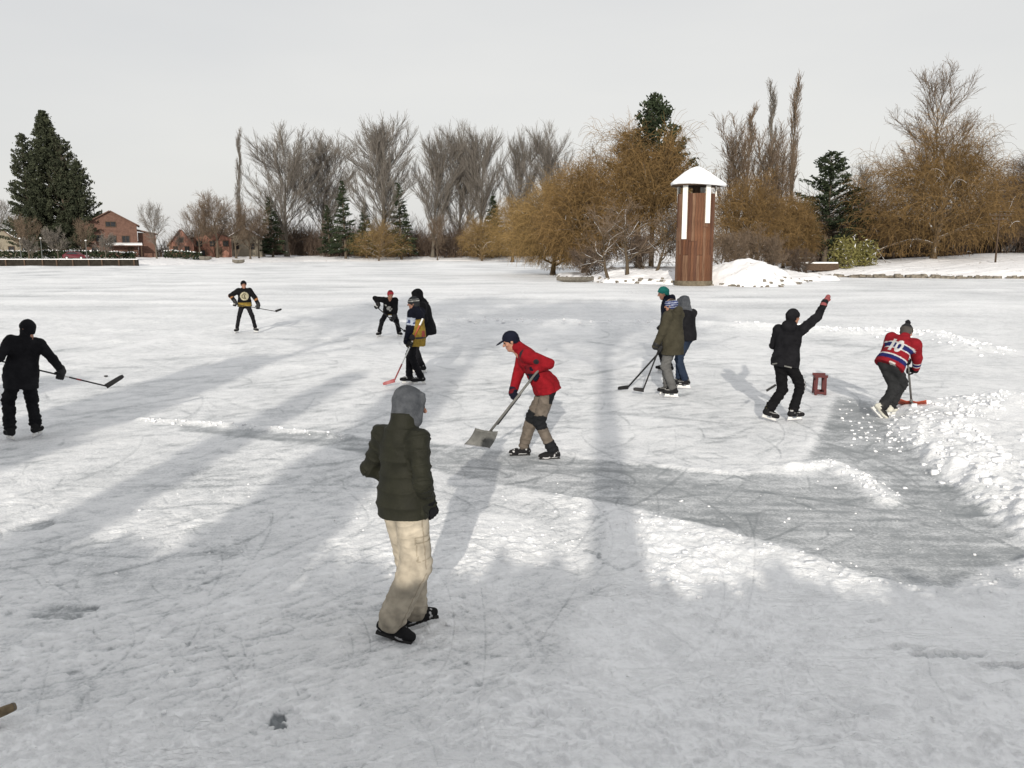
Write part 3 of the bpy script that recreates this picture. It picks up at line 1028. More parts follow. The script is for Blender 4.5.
def willow_meshes(seed, H, W, mats, n_str=4200, droop=1.0, limbs=15, lift=0.18):
    """weeping willow: short trunk, spreading limbs, a rounded dome of fine shoots that arch over and hang"""
    rs = np.random.RandomState(seed)
    g1, g2 = Geo(), Geo()
    S = np.array([[0, 0, -0.4]])
    P0 = grow(rs, S, np.array([[rs.normal() * 0.1, rs.normal() * 0.1, 1]]), np.array([H * 0.66]), 9, 0.06, 0.07)
    R0 = taper(1, 9, H * 0.032, H * 0.008, 0.7)
    R0[:, 0] *= 1.3
    g1.tubes(P0, R0, 9, 0.3)
    S, D, r, t = sprout(rs, P0, R0, limbs, lift, 1.0, (46, 10), 0.5)
    tt = (t - lift) / (1 - lift)
    a = np.arange(limbs) * 2.39996 + rs.rand()
    D[:, 0], D[:, 1] = np.cos(a), np.sin(a)
    D[:, 2] = 0.30 + 1.7 * tt ** 1.5
    # aim each limb so that its tip lies on the dome
    L = np.sqrt((W * 0.42) ** 2 * (1 - tt) + (H * 0.40) ** 2 * tt) * rs.uniform(0.85, 1.12, limbs)
    P1 = grow(rs, S, D, L, 9, [0.10, 0.08, 0.06, 0.03, 0.0, -0.03, -0.06, -0.08], 0.11)
    R1 = taper(limbs, 9, np.minimum(r * 0.7, H * 0.015), H * 0.003)
    g1.tubes(P1, R1, 6, 0.35)
    S, D, r, t = sprout(rs, P1, R1, 10, 0.22, 1.0, (50, 14), 0.1)
    n2 = len(S)
    D[:, 2] += 0.25
    P2 = grow(rs, S, D, W * 0.19 * rs.uniform(0.6, 1.25, n2), 6, [0.08, 0.05, 0.0, -0.04, -0.08], 0.15)
    R2 = taper(n2, 6, np.minimum(r * 0.6, H * 0.006), H * 0.0012)
    g1.tubes(P2, R2, 4, 0.4)
    m = max(1, n_str // n2)
    S, D, r, t = sprout(rs, P2, R2, m, 0.05, 1.0, (55, 28), 0.0)
    n3 = len(S)
    S = S + rs.normal(size=S.shape) * W * 0.02
    # half of the shoots rise from finer wood spread through the whole dome
    h_ = rs.rand(n3) < 0.55
    q_ = unit(rs.normal(size=(n3, 3))) * (rs.uniform(0.25, 1.0, (n3, 1)) ** 0.45)
    lob = 1 + 0.16 * noise3(q_ * 2.2 + seed, 1.0, seed % 9)
    S[h_] = (np.array([0, 0, H * 0.46]) + q_ * lob[:, None] * np.array([W * 0.47, W * 0.47, H * 0.46]))[h_]
    S[:, 2] = np.maximum(S[:, 2], 0.6)
    out = S - np.array([0, 0, H * 0.35])
    D = D * 0.8 + 0.5 * unit(out) + 0.35 * rs.normal(size=D.shape)
    D[:, 2] += rs.uniform(0.0, 0.5, n3)
    g_ = -0.24 * droop * rs.uniform(0.2, 1.5, n3)
    L = np.minimum(H * 0.22 * droop, np.maximum(S[:, 2] * 0.8, 0.8)) * rs.uniform(0.35, 1.05, n3)
    P3 = [S]
    d = unit(D)
    for k in range(1, 6):
        d = d + 0.14 * rs.normal(size=d.shape)
        d[:, 2] += g_ * (0.6 + 0.35 * k)
        d = unit(d)
        P3.append(P3[-1] + d * (L / 5)[:, None])
    P3 = np.stack(P3, 1)
    P3[:, :, 2] = np.maximum(P3[:, :, 2], 0.25)
    q = (H / 12) ** 0.5
    R3 = taper(n3, 6, 0.017 * q, 0.009 * q)
    # shoots of one limb share their tone, so the crown has lighter and darker clumps
    tone = np.repeat(rs.normal(0, 0.2, n2), m)
    tint = np.clip(0.45 + tone + rs.normal(0, 0.2, n3), 0, 0.9)
    tint[rs.rand(n3) < 0.002] = 1.0
    g2.tubes(P3, R3, 3, tint)
    return g1.mesh('trunk', mats[0]), g2.mesh('crown', mats[1])


def sprays(rs, C, D, size, n_blade=2, wid=0.42):
    """little bough tips: crossing diamond blades along D"""
    n = len(C)
    D = unit(D)
    out_v, out_f = [], []
    q = rs.normal(size=D.shape)
    X = unit(np.cross(D, q))
    Y = np.cross(D, X)
    o = 0
    sz = np.broadcast_to(size, (n,))[:, None]
    for b in range(n_blade):
        a = math.pi * b / n_blade
        Z = X * math.cos(a) + Y * math.sin(a)
        w = sz * wid * rs.uniform(0.7, 1.3, (n, 1))
        v = np.stack([C - D * sz * 0.5, C + Z * w * 0.5 - D * sz * 0.05, C + D * sz * 0.5, C - Z * w * 0.5 - D * sz * 0.05 + Y * sz * 0.08], 1)
        out_v.append(v.reshape(-1, 3))
        out_f.append(np.arange(n * 4).reshape(n, 4) + o)
        o += n * 4
    return np.concatenate(out_v), np.concatenate(out_f)


def conifer_meshes(seed, H, W, mats, n_whorl=26, per=7, n_spray=2600, size=0.5, droop=-0.12, z0=0.08, power=0.9, snow=0.05, ragged=0.2):
    rs = np.random.RandomState(seed)
    g1, g2 = Geo(), Geo()
    P0 = grow(rs, np.array([[0, 0, -0.3]]), np.array([[0, 0, 1.0]]), np.array([H]), 10, 0.02, 0.012)
    R0 = taper(1, 10, H * 0.018, H * 0.002)
    g1.tubes(P0, R0, 8, 0.3)
    nb = n_whorl * per
    t = np.repeat((np.arange(n_whorl) + 0.5) / n_whorl, per) + rs.normal(0, 0.35 / n_whorl, nb)
    t = np.clip(t, 0, 0.99)
    a = rs.uniform(0, 2 * math.pi, nb)
    z = H * (z0 + (1 - z0) * t)
    S = np.c_[np.zeros(nb), np.zeros(nb), z]
    S[:, :2] = np.array([np.interp(z, P0[0, :, 2], P0[0, :, k]) for k in (0, 1)]).T
    L = W * 0.5 * (1 - t) ** power * rs.uniform(1 - ragged * 1.6, 1 + ragged, nb) + H * 0.012
    D = np.c_[np.cos(a), np.sin(a), 0.25 + 0.55 * t]
    P1 = grow(rs, S, D, L, 6, droop, 0.06)
    R1 = taper(nb, 6, np.maximum(L * 0.016, 0.02), 0.012)
    g1.tubes(P1, R1, 4, 0.3)
    w = L / L.sum()
    par = rs.choice(nb, n_spray, p=w)
    u = np.sqrt(rs.uniform(0.04, 1.0, n_spray)) * 5
    i = np.minimum(u.astype(int), 4)
    f = (u - i)[:, None]
    C = P1[par, i] * (1 - f) + P1[par, i + 1] * f
    T = unit(P1[par, i + 1] - P1[par, i])
    C = C + rs.normal(size=C.shape) * size * np.array([0.42, 0.42, 0.28])
    D = T + 0.75 * rs.normal(size=T.shape)
    D[:, 2] -= 0.1
    v, f = sprays(rs, C, D, size * rs.uniform(0.6, 1.3, n_spray))
    tone = rs.normal(0, 0.13, nb)[par]
    tint = np.clip(0.42 + tone + rs.normal(0, 0.10, n_spray), 0, 0.9)
    tint[rs.rand(n_spray) < snow] = 1.0
    g2.add(v, f, np.tile(np.repeat(tint, 4), 2))
    return g1.mesh('trunk', mats[0]), g2.mesh('crown', mats[1], False)


def plant(name, label, cat, meshes, x, y, z=None, rz=None, s=1.0, group=None, sxy=1.0):
    if z is None:
        z = bank_z(x, y)
    o = thing(name, label, cat, (x, y, z), rnd.uniform(0, 6.28) if rz is None else rz, group)
    o.scale = (s * sxy, s * sxy, s)
    link('trunk', meshes[0], o)
    link('crown', meshes[1], o)
    return o


M['bark'] = twig_mat('bark', (0.06, 0.048, 0.036), (0.15, 0.12, 0.09), snow=0.35)
M['bark_pale'] = twig_mat('bark_pale', (0.08, 0.07, 0.056), (0.16, 0.14, 0.115), snow=0.12)
M['bark_willow'] = twig_mat('bark_willow', (0.07, 0.05, 0.032), (0.17, 0.125, 0.08), snow=0.55)
M['bark_snowy'] = twig_mat('bark_snowy', (0.05, 0.038, 0.026), (0.13, 0.10, 0.066), snow=0.72)
M['twig_grey'] = twig_mat('twig_grey', (0.105, 0.094, 0.082), (0.23, 0.208, 0.185))
M['twig_brown'] = twig_mat('twig_brown', (0.09, 0.065, 0.045), (0.22, 0.165, 0.12))
M['twig_dark'] = twig_mat('twig_dark', (0.06, 0.044, 0.034), (0.15, 0.11, 0.085))
M['shoot_ochre'] = twig_mat('shoot_ochre', (0.11, 0.075, 0.032), (0.36, 0.24, 0.10))
M['shoot_rust'] = twig_mat('shoot_rust', (0.075, 0.048, 0.022), (0.29, 0.185, 0.077))
M['needle'] = twig_mat('needle', (0.018, 0.027, 0.016), (0.052, 0.068, 0.036))
M['needle_sequoia'] = twig_mat('needle_sequoia', (0.026, 0.033, 0.021), (0.072, 0.08, 0.049))
M['bamboo'] = twig_mat('bamboo_leaf', (0.10, 0.095, 0.03), (0.24, 0.22, 0.08))

POPLAR = dict(trunk=0.74, r=0.013, trunk_wig=0.03, levels=[
    dict(n=40, t=(0.15, 1.0), ang=(25, 9), len=0.50, fall=0.50, K=9, up=0.03, wig=0.04, rr=0.32, rmin=0.024),
    dict(n=13, t=(0.12, 1.0), ang=(22, 7), len=0.14, fall=0.15, K=6, up=0.07, wig=0.05, rr=0.5, rmin=0.018),
    dict(n=13, t=(0.05, 1.0), ang=(19, 8), len=0.062, fall=0.1, K=3, up=0.12, wig=0.06, rr=0.7, rmin=0.016)])
OVAL = dict(trunk=0.80, r=0.012, trunk_wig=0.03, levels=[
    dict(n=26, t=(0.32, 1.0), ang=(40, 7), len=0.37, fall=0.42, K=9, up=0.05, wig=0.06, rr=0.5, rmin=0.028),
    dict(n=12, t=(0.12, 1.0), ang=(30, 9), len=0.12, fall=0.25, K=6, up=0.06, wig=0.09, rr=0.55, rmin=0.018),
    dict(n=10, t=(0.1, 1.0), ang=(32, 12), len=0.045, fall=0.2, K=4, up=0.05, wig=0.12, rr=0.7, rmin=0.011)])
UPRIGHT = dict(trunk=0.75, r=0.014, trunk_wig=0.03, levels=[
    dict(n=22, t=(0.12, 1.0), ang=(26, 7), len=0.46, fall=0.42, K=8, up=0.09, wig=0.05, rr=0.5, rmin=0.028),
    dict(n=14, t=(0.1, 1.0), ang=(28, 9), len=0.15, fall=0.3, K=6, up=0.08, wig=0.08, rr=0.55, rmin=0.02),
    dict(n=9, t=(0.1, 1.0), ang=(30, 12), len=0.06, fall=0.2, K=3, up=0.05, wig=0.1, rr=0.7, rmin=0.014)])
LOMBARDY = dict(trunk=0.97, r=0.011, trunk_wig=0.012, levels=[
    dict(n=44, t=(0.10, 0.97), ang=(20, 4), len=0.20, fall=0.5, K=7, up=0.35, wig=0.04, rr=0.4, rmin=0.025),
    dict(n=8, t=(0.1, 1.0), ang=(22, 8), len=0.06, fall=0.3, K=5, up=0.25, wig=0.06, rr=0.55, rmin=0.02),
    dict(n=4, t=(0.1, 1.0), ang=(24, 8), len=0.03, fall=0.2, K=3, up=0.2, wig=0.08, rr=0.7, rmin=0.015)])
ROUND = dict(trunk=0.62, r=0.018, trunk_wig=0.06, levels=[
    dict(n=15, t=(0.30, 1.0), ang=(48, 9), len=0.47, fall=0.35, K=8, up=0.10, wig=0.10, rr=0.55, rmin=0.03),
    dict(n=12, t=(0.12, 1.0), ang=(38, 10), len=0.20, fall=0.35, K=6, up=0.07, wig=0.12, rr=0.55, rmin=0.02),
    dict(n=9, t=(0.1, 1.0), ang=(38, 14), len=0.085, fall=0.2, K=4, up=0.05, wig=0.14, rr=0.7, rmin=0.014)])
BIGBARE = dict(trunk=0.72, r=0.014, trunk_wig=0.03, levels=[
    dict(n=20, t=(0.28, 1.0), ang=(46, 8), len=0.50, fall=0.45, K=9, up=0.035, wig=0.07, rr=0.55, rmin=0.03),
    dict(n=13, t=(0.15, 1.0), ang=(34, 10), len=0.17, fall=0.3, K=6, up=0.04, wig=0.10, rr=0.55, rmin=0.02),
    dict(n=12, t=(0.1, 1.0), ang=(34, 12), len=0.062, fall=0.2, K=4, up=0.03, wig=0.13, rr=0.7, rmin=0.012)])
SHRUB = dict(trunk=0.75, r=0.016, stems=5, stem_spread=0.42, trunk_wig=0.08, levels=[
    dict(n=8, t=(0.1, 1.0), ang=(40, 12), len=0.5, fall=0.35, K=6, up=0.10, wig=0.10, rr=0.6, rmin=0.018),
    dict(n=8, t=(0.1, 1.0), ang=(38, 12), len=0.26, fall=0.3, K=5, up=0.08, wig=0.12, rr=0.6, rmin=0.013),
    dict(n=6, t=(0.1, 1.0), ang=(38, 14), len=0.12, fall=0.2, K=3, up=0.05, wig=0.14, rr=0.7, rmin=0.010)])

BG = (M['bark_pale'], M['twig_grey'])
BB = (M['bark'], M['twig_brown'])
BD = (M['bark'], M['twig_dark'])
WO = (M['bark_willow'], M['shoot_ochre'])
WR = (M['bark_willow'], M['shoot_rust'])
CN = (M['bark'], M['needle'])

poplars = [bare_meshes(100 + k, 30, POPLAR, BG) for k in range(3)]
lombardy = [bare_meshes(120 + k, 26, LOMBARDY, m_) for k, m_ in enumerate((BG, BB))]
rounds = [bare_meshes(130 + k, 16, ROUND, m_) for k, m_ in enumerate((BB, BG))]
shrubs = [bare_meshes(140 + k, 5, SHRUB, m_) for k, m_ in enumerate((BB, BD))]
small_bare = bare_meshes(150, 7, ROUND, BG)


def row(px, top, Y, sh, name, label, cat, group=None, base_h=30, sxy=1.0, s2=None):
    x = bear(px, Y)
    zb = bank_z(x, Y)
    s = (ztop(top, Y) - zb) / base_h
    return plant(name, label, cat, sh, x, Y, zb, None, s, group, sxy)


GP = 'tall bare poplars along the far shore'
for px, top, Y, k, sxy, lab in (
        (286, 131, 212, 0, 1.3, 'leftmost of the broad bare poplars, its crown meeting the next one'),
        (322, 132, 222, 1, 1.15, 'bare poplar just left of the pointed spruce behind the shore'),
        (382, 117, 214, 2, 1.25, 'tallest and widest bare poplar, standing over the ochre weeping shrub'),
        (432, 129, 216, 1, 1.0, 'bare poplar rising directly behind the dark purple-brown tree'),
        (458, 128, 224, 0, 1.0, 'bare poplar right of the purple-brown tree, crowded by its neighbours'),
        (482, 127, 218, 2, 0.95, 'bare poplar left of the gap before the ochre willows'),
        (515, 130, 226, 1, 0.75, 'narrow bare poplar above the left edge of the ochre willow'),
        (543, 129, 222, 0, 1.0, 'rightmost bare poplar, half hidden by the islet willow')):
    row(px, top, Y, poplars[k], 'poplar_tree', lab, 'tree', GP, 30, sxy * 1.22)
row(240, 131, 205, lombardy[0], 'lombardy_poplar', 'lone slim column poplar left of the broad bare poplars', 'tree', 'slim column poplars', 26, 1.0)
row(216, 180, 184, rounds[0], 'bare_tree', 'round brown leafless tree in front of the salmon buildings', 'tree', 'bare trees on the far shore', 16, 1.2)
row(199, 190, 182, rounds[0], 'bare_tree', 'brown leafless tree before the left end of the salmon building', 'tree', 'bare trees on the far shore', 16, 1.0)
row(235, 192, 187, rounds[0], 'bare_tree', 'brown leafless tree at the foot of the slim poplar', 'tree', 'bare trees on the far shore', 16, 1.0)
row(249, 205, 190, rounds[0], 'bare_tree', 'low brown leafless tree before the pale house', 'tree', 'bare trees on the far shore', 16, 1.1)
row(258, 196, 195, rounds[0], 'bare_tree', 'brown leafless tree with a twisted crown right of the slim poplar', 'tree', 'bare trees on the far shore', 16, 0.8)
row(155, 194, 168, rounds[1], 'bare_tree', 'pale fine-twigged tree between the brick house and the pink gable', 'tree', 'bare trees on the far shore', 16, 0.8)
row(1, 191, 190, rounds[1], 'bare_tree', 'faint grey leafless tree cut by the left edge', 'tree', 'bare trees on the far shore', 16, 1.0)
row(27, 208, 152, rounds[0], 'bare_tree', 'low brown leafless tree in front of the left foot of the giant conifer', 'tree', 'bare trees on the far shore', 16, 1.1)
row(56, 221, 150, small_bare, 'sapling', 'small leafless sapling before the middle of the giant conifer', 'tree', 'saplings on the promenade', 7)
row(84, 212, 156, rounds[0], 'bare_tree', 'brown leafless tree hiding the left corner of the brick house', 'tree', 'bare trees on the far shore', 16, 0.8)
row(104, 228, 149, small_bare, 'sapling', 'small snow-flecked sapling before the brick house', 'tree', 'saplings on the promenade', 7)
row(30, 233, 149, small_bare, 'sapling', 'small sapling nearest the left edge on the promenade', 'tree', 'saplings on the promenade', 7)
row(437, 206, 207.5, rounds[0], 'bare_tree', 'dense purple-brown leafless tree at the water below the poplars', 'tree', None, 16, 0.75)
row(180, 226, 178, rounds[1], 'bare_tree', 'thin leafless tree before the pink gable', 'tree', 'bare trees on the far shore', 16, 0.7)

spruce = conifer_meshes(161, 17, 6.5, CN, 22, 7, 7000, 0.4, -0.10, 0.06, 0.9, 0.012)
for px, top, Y, sxy, lab in ((345, 181, 207, 1.05, 'dark spruce with a pointed tip between two bare poplars'), (401, 183, 208, 1.1, 'snow-flecked spruce right of the tallest poplar'),
                             (272, 197, 204, 1.25, 'dark spruce under the leftmost broad poplar'), (366, 203, 210, 1.2, 'short dark spruce behind the ochre weeping shrub'),
                             (492, 196, 214, 1.5, 'dark spruce spread behind the low ochre willow'), (329, 205, 214, 1.1, 'low dark spruce left of the pointed spruce')):
    row(px, top, Y, spruce, 'spruce_tree', lab, 'tree', 'spruces below the poplars', 17, sxy)

# giant conifer on the left: one main top, two lesser ones
def sequoia():
    Y = 172
    x = bear(52, Y)
    zb = bank_z(x, Y)
    Ht = ztop(112, Y) - zb
    o = thing('giant_conifer', 'huge dark green conifer towering beside the brick house', 'tree', (x, Y, zb))
    a = conifer_meshes(171, Ht, 16.5, (M['bark'], M['needle_sequoia']), 40, 9, 36000, 0.54, 0.05, 0.03, 0.80, 0.0, 0.18)
    link('trunk', a[0], o)
    link('crown', a[1], o)
    for dx, top, w, sd in ((-4.3, 136, 9, 172), (3.0, 142, 12, 173), (6.8, 163, 10.5, 174)):
        h = ztop(top, Y) - zb
        b_ = conifer_meshes(sd, h, w, (M['bark'], M['needle_sequoia']), 28, 7, 10000, 0.52, 0.05, 0.05, 0.55, 0.0, 0.25)
        for nm, me in zip(('stem', 'side_crown'), b_):
            c = link(nm, me, o)
            c.location = (dx, rnd.uniform(-1.5, 0.5), 0)


sequoia()

# willows
will = {}
def willow(px, top, Y, wpx, seed, label, mats, z=None, n=4200, droop=1.0, name='willow_tree', lift=0.18, x=None):
    x = bear(px, Y) if x is None else x
    zb = bank_z(x, Y) if z is None else z
    Hh = ztop(top, Y) - zb
    Wm = wpx / 828 * Y
    return plant(name, label, 'tree', willow_meshes(seed, Hh * 0.97, Wm, mats, n, droop, lift=lift), x, Y, zb, 0)


willow(378, 227, 204, 68, 201, 'low ochre weeping tree at the foot of the tallest poplar', WO, n=4000)
willow(482, 217, 206, 46, 202, 'low ochre willow left of the larger leaning willow', WO, n=4000)
willow(512, 196, 190, 50, 203, 'mid-height ochre willow on the far shore, left of the islet', WO, n=5000)
# islet trees
iz = isle_z
willow(553, 178, 92, 90, 211, 'tawny willow at the left end of the islet, trailing to the ice', WO, z=0.2, n=8000, droop=1.3, lift=0.12)
willow(640, 132, 86, 150, 212, 'biggest rusty willow, dark pine top showing above it', WR, z=iz(bear(640, 86), 86), n=10500, lift=0.16)
willow(585, 158, 82, 95, 214, 'rusty willow on the islet over the flat punt', WR, z=iz(bear(585, 82), 82), n=6000, lift=0.14)
willow(752, 178, 92, 95, 213, 'rust-brown willow right of the wooden tower', WR, z=0.5, n=6000, lift=0.14)
willow(935, 140, 97, 170, 215, 'broad round rusty willow with a short trunk on the right bank', WR, n=11500, lift=0.14)
willow(1045, 150, 104, 95, 216, 'brown willow at the right edge behind the utility pole', BD, n=8000, lift=0.15)
willow(795, 195, 96, 50, 217, 'narrow rusty willow beneath the paired column poplars', WR, z=0.6, n=5000, lift=0.15)

Y = 90
x = bear(652, Y)
pine = conifer_meshes(181, ztop(96, Y) - 0.4, 10.5, CN, 22, 8, 11000, 0.42, 0.10, 0.35, 0.75, 0.02, 0.28)
plant('pine_tree', 'dark green pine sticking out above the biggest willow', 'tree', pine, x, Y, 0.4)
row(826, 153, 104, conifer_meshes(182, 13, 9.0, CN, 20, 8, 10000, 0.32, 0.0, 0.04, 0.7, 0.006, 0.2), 'fir_tree', 'dark fir between the column poplars and the round willow', 'tree', None, 13, 1.45)
for px, top, Y, k, sxy, lab in ((772, 86, 108, 0, 1.1, 'left one of the two slim poplars above the islet'), (790, 79, 106, 1, 1.15, 'right and taller of the two slim poplars above the islet'), (745, 108, 112, 1, 1.5, 'fuzzy column poplar behind the tower roof')):
    row(px, top, Y, lombardy[k], 'lombardy_poplar', lab, 'tree', 'slim column poplars', 26, sxy)
row(938, 60, 118, bare_meshes(197, 24, OVAL, BB), 'bare_tree', 'large spreading leafless tree rising behind the round willow', 'tree', None, 24, 1.1)
row(1000, 152, 122, rounds[0], 'bare_tree', 'brown leafless tree behind the right side of the round willow', 'tree', 'bare trees on the right bank', 16, 1.0)
row(868, 148, 125, rounds[1], 'bare_tree', 'pale leafless tree between the fir and the round willow', 'tree', 'bare trees on the right bank', 16, 1.0)

upright = bare_meshes(195, 18, UPRIGHT, (M['bark'], M['twig_brown']))
for px, top, Y, sxy, lab in ((738, 118, 99, 1.0, 'brown upright bare tree just right of the tower roof'), (757, 128, 98, 0.95, 'brown upright bare tree below the fuzzy column poplar'), (785, 135, 99, 0.95, 'brown upright bare tree at the right of the islet group')):
    row(px, top, Y, upright, 'bare_tree', lab, 'tree', 'upright bare trees behind the islet', 18, sxy)

# young snow-laden trees at the front of the islet
for k, (px, top, Y, lean, lab) in enumerate(((610, 205, 70.5, (-0.25, -0.1), 'small leaning bare tree with snow on long low boughs'), (628, 190, 71.5, (0.0, 0), 'upright bare tree in the middle of the three islet trunks'),
                                             (657, 200, 73.0, (0.18, 0), 'bare tree leaning towards the wooden tower'))):
    x = bear(px, Y)
    sp = dict(ROUND)
    sp['lean'] = lean
    sp['r'] = 0.03
    sp['trunk'] = 0.75
    Hh = ztop(top, Y) - iz(x, Y)
    sp['levels'] = [dict(n=13, t=(0.25, 1.0), ang=(58, 12), len=0.60, fall=0.45, K=9, up=-0.01, wig=0.10, rr=0.6, rmin=0.022), dict(n=8, t=(0.2, 1.0), ang=(38, 12), len=0.22, fall=0.3, K=6, up=-0.02, wig=0.12, rr=0.6, rmin=0.014), dict(n=5, t=(0.1, 1.0), ang=(38, 14), len=0.10, fall=0.2, K=4, up=-0.02, wig=0.14, rr=0.7, rmin=0.009)]
    plant('islet_tree', lab, 'tree', bare_meshes(220 + k, Hh, sp, (M['bark_snowy'], M['twig_brown'])), x, Y, iz(x, Y), 0, group='bare trees on the islet front')


def bush(px, Y, h, k, label, name='bush', z=None, sxy=1.2, group=None):
    x = bear(px, Y)
    return plant(name, label, 'bush', shrubs[k], x, Y, z if z is not None else bank_z(x, Y), None, h / 5, group, sxy)


for px, Y, h, k, lab in ((725, 75, 3.6, 0, 'snowy tangled bush against the right side of the tower'), (748, 78, 4.2, 0, 'leafless bush right of the tower, second from it'), (772, 76, 3.4, 0, 'leafless bush behind the snow mound'),
                         (592, 76, 3.0, 1, 'dark bush behind the flat punt'), (645, 79, 4.0, 1, 'dark bush behind the islet trunks'), (806, 84, 3.2, 1, 'dark leafless bush at the right end of the islet')):
    bush(px, Y, h, k, lab, z=max(iz(bear(px, Y), Y), 0.2), group='bushes on the islet')


def leafy_bush(name, label, x, y, z, h, w, seed, mat, n=1800):
    rs = np.random.RandomState(seed)
    o = thing(name, label, 'bush', (x, y, z))
    g1, g2 = Geo(), Geo()
    ns_ = 26
    S = np.c_[rs.normal(0, w * 0.16, (ns_, 2)), np.full(ns_, -0.1)]
    D = np.c_[S[:, :2] * 0.5 / w + rs.normal(0, 0.12, (ns_, 2)), np.ones(ns_)]
    P_ = grow(rs, S, D, h * rs.uniform(0.6, 1, ns_), 6, -0.03, 0.06)
    g1.tubes(P_, taper(ns_, 6, 0.025, 0.008), 4, 0.5)
    par = rs.randint(0, ns_, n)
    u = rs.uniform(0.5, 4.99, n)
    i = u.astype(int)
    C = P_[par, i] + (P_[par, i + 1] - P_[par, i]) * (u - i)[:, None] + rs.normal(0, 0.13 * w, (n, 3))
    C[:, 2] = np.maximum(C[:, 2], 0.1)
    v, f = sprays(rs, C, np.c_[rs.normal(0, 0.6, (n, 2)), rs.uniform(-0.4, 1, n)], rs.uniform(0.25, 0.5, n), 2, 0.22)
    tint = np.clip(rs.normal(0.5, 0.22, n), 0, 0.9)
    tint[rs.rand(n) < 0.03] = 1
    g2.add(v, f, np.tile(np.repeat(tint, 4), 2))
    link('stem', g1.mesh('stem', M['bark']), o)
    link('foliage', g2.mesh('foliage', mat, False), o)


for px, Y, h, w, lab in ((845, 88, 3.3, 3.0, 'taller of the olive-yellow bamboo clumps by the jetty'), (866, 90, 2.7, 2.6, 'lower olive-yellow bamboo clump nearer the round willow')):
    x = bear(px, Y)
    leafy_bush('bamboo_clump', lab, x, Y, bank_z(x, Y), h, w, int(px), M['bamboo'])


# brush that reads as one mass behind the shores
def undergrowth(name, label, spots, seed, mat, per=150):
    rs = np.random.RandomState(seed)
    g_ = Geo()
    for (x, y, h, w) in spots:
        z = bank_z(x, y)
        S = np.c_[rs.normal(0, w * 0.3, (per, 2)), np.zeros(per)] + (x, y, z - 0.1)
        D = np.c_[rs.normal(0, 0.35, (per, 2)), np.ones(per)]
        P_ = grow(rs, S, D, h * rs.uniform(0.4, 1.05, per), 5, 0.0, 0.12)
        R_ = taper(per, 5, 0.05, 0.02)
        tint = np.clip(rs.normal(0.4, 0.25, per), 0, 0.9)
        g_.tubes(P_, R_, 3, tint)
        S2, D2, r, t = sprout(rs, P_, R_, 3, 0.3, 1, (40, 12))
        P2 = grow(rs, S2, D2, np.full(len(S2), h * 0.3), 4, 0.05, 0.12)
        g_.tubes(P2, taper(len(S2), 4, 0.03, 0.015), 3, np.repeat(tint, 3))
    o = link(name, g_.mesh(name, mat))
    return tag(o, label, kind='stuff')


rs0 = np.random.RandomState(77)
sp_ = [(bear(px, Y_), Y_, rs0.uniform(5, 11), rs0.uniform(5, 9)) for px, Y_ in zip(np.linspace(185, 560, 46), rs0.uniform(216, 245, 46))]
undergrowth('far_brush', 'leafless brush massed behind the far shore trees', sp_, 78, M['twig_dark'], 170)
sp_ = [(bear(px, Y_), Y_, rs0.uniform(5, 10), rs0.uniform(4, 7)) for px, Y_ in zip(np.linspace(800, 1120, 30), rs0.uniform(108, 135, 30))]
undergrowth('right_bank_brush', 'leafless brush massed behind the right bank', sp_, 79, M['twig_dark'], 120)
sp_ = [(bear(px, Y_), Y_, rs0.uniform(2, 5), rs0.uniform(5, 9)) for px, Y_ in zip(np.linspace(-10, 215, 16), rs0.uniform(178, 195, 16))]
undergrowth('promenade_brush', 'leafless brush behind the promenade houses', sp_, 80, M['twig_brown'], 90)

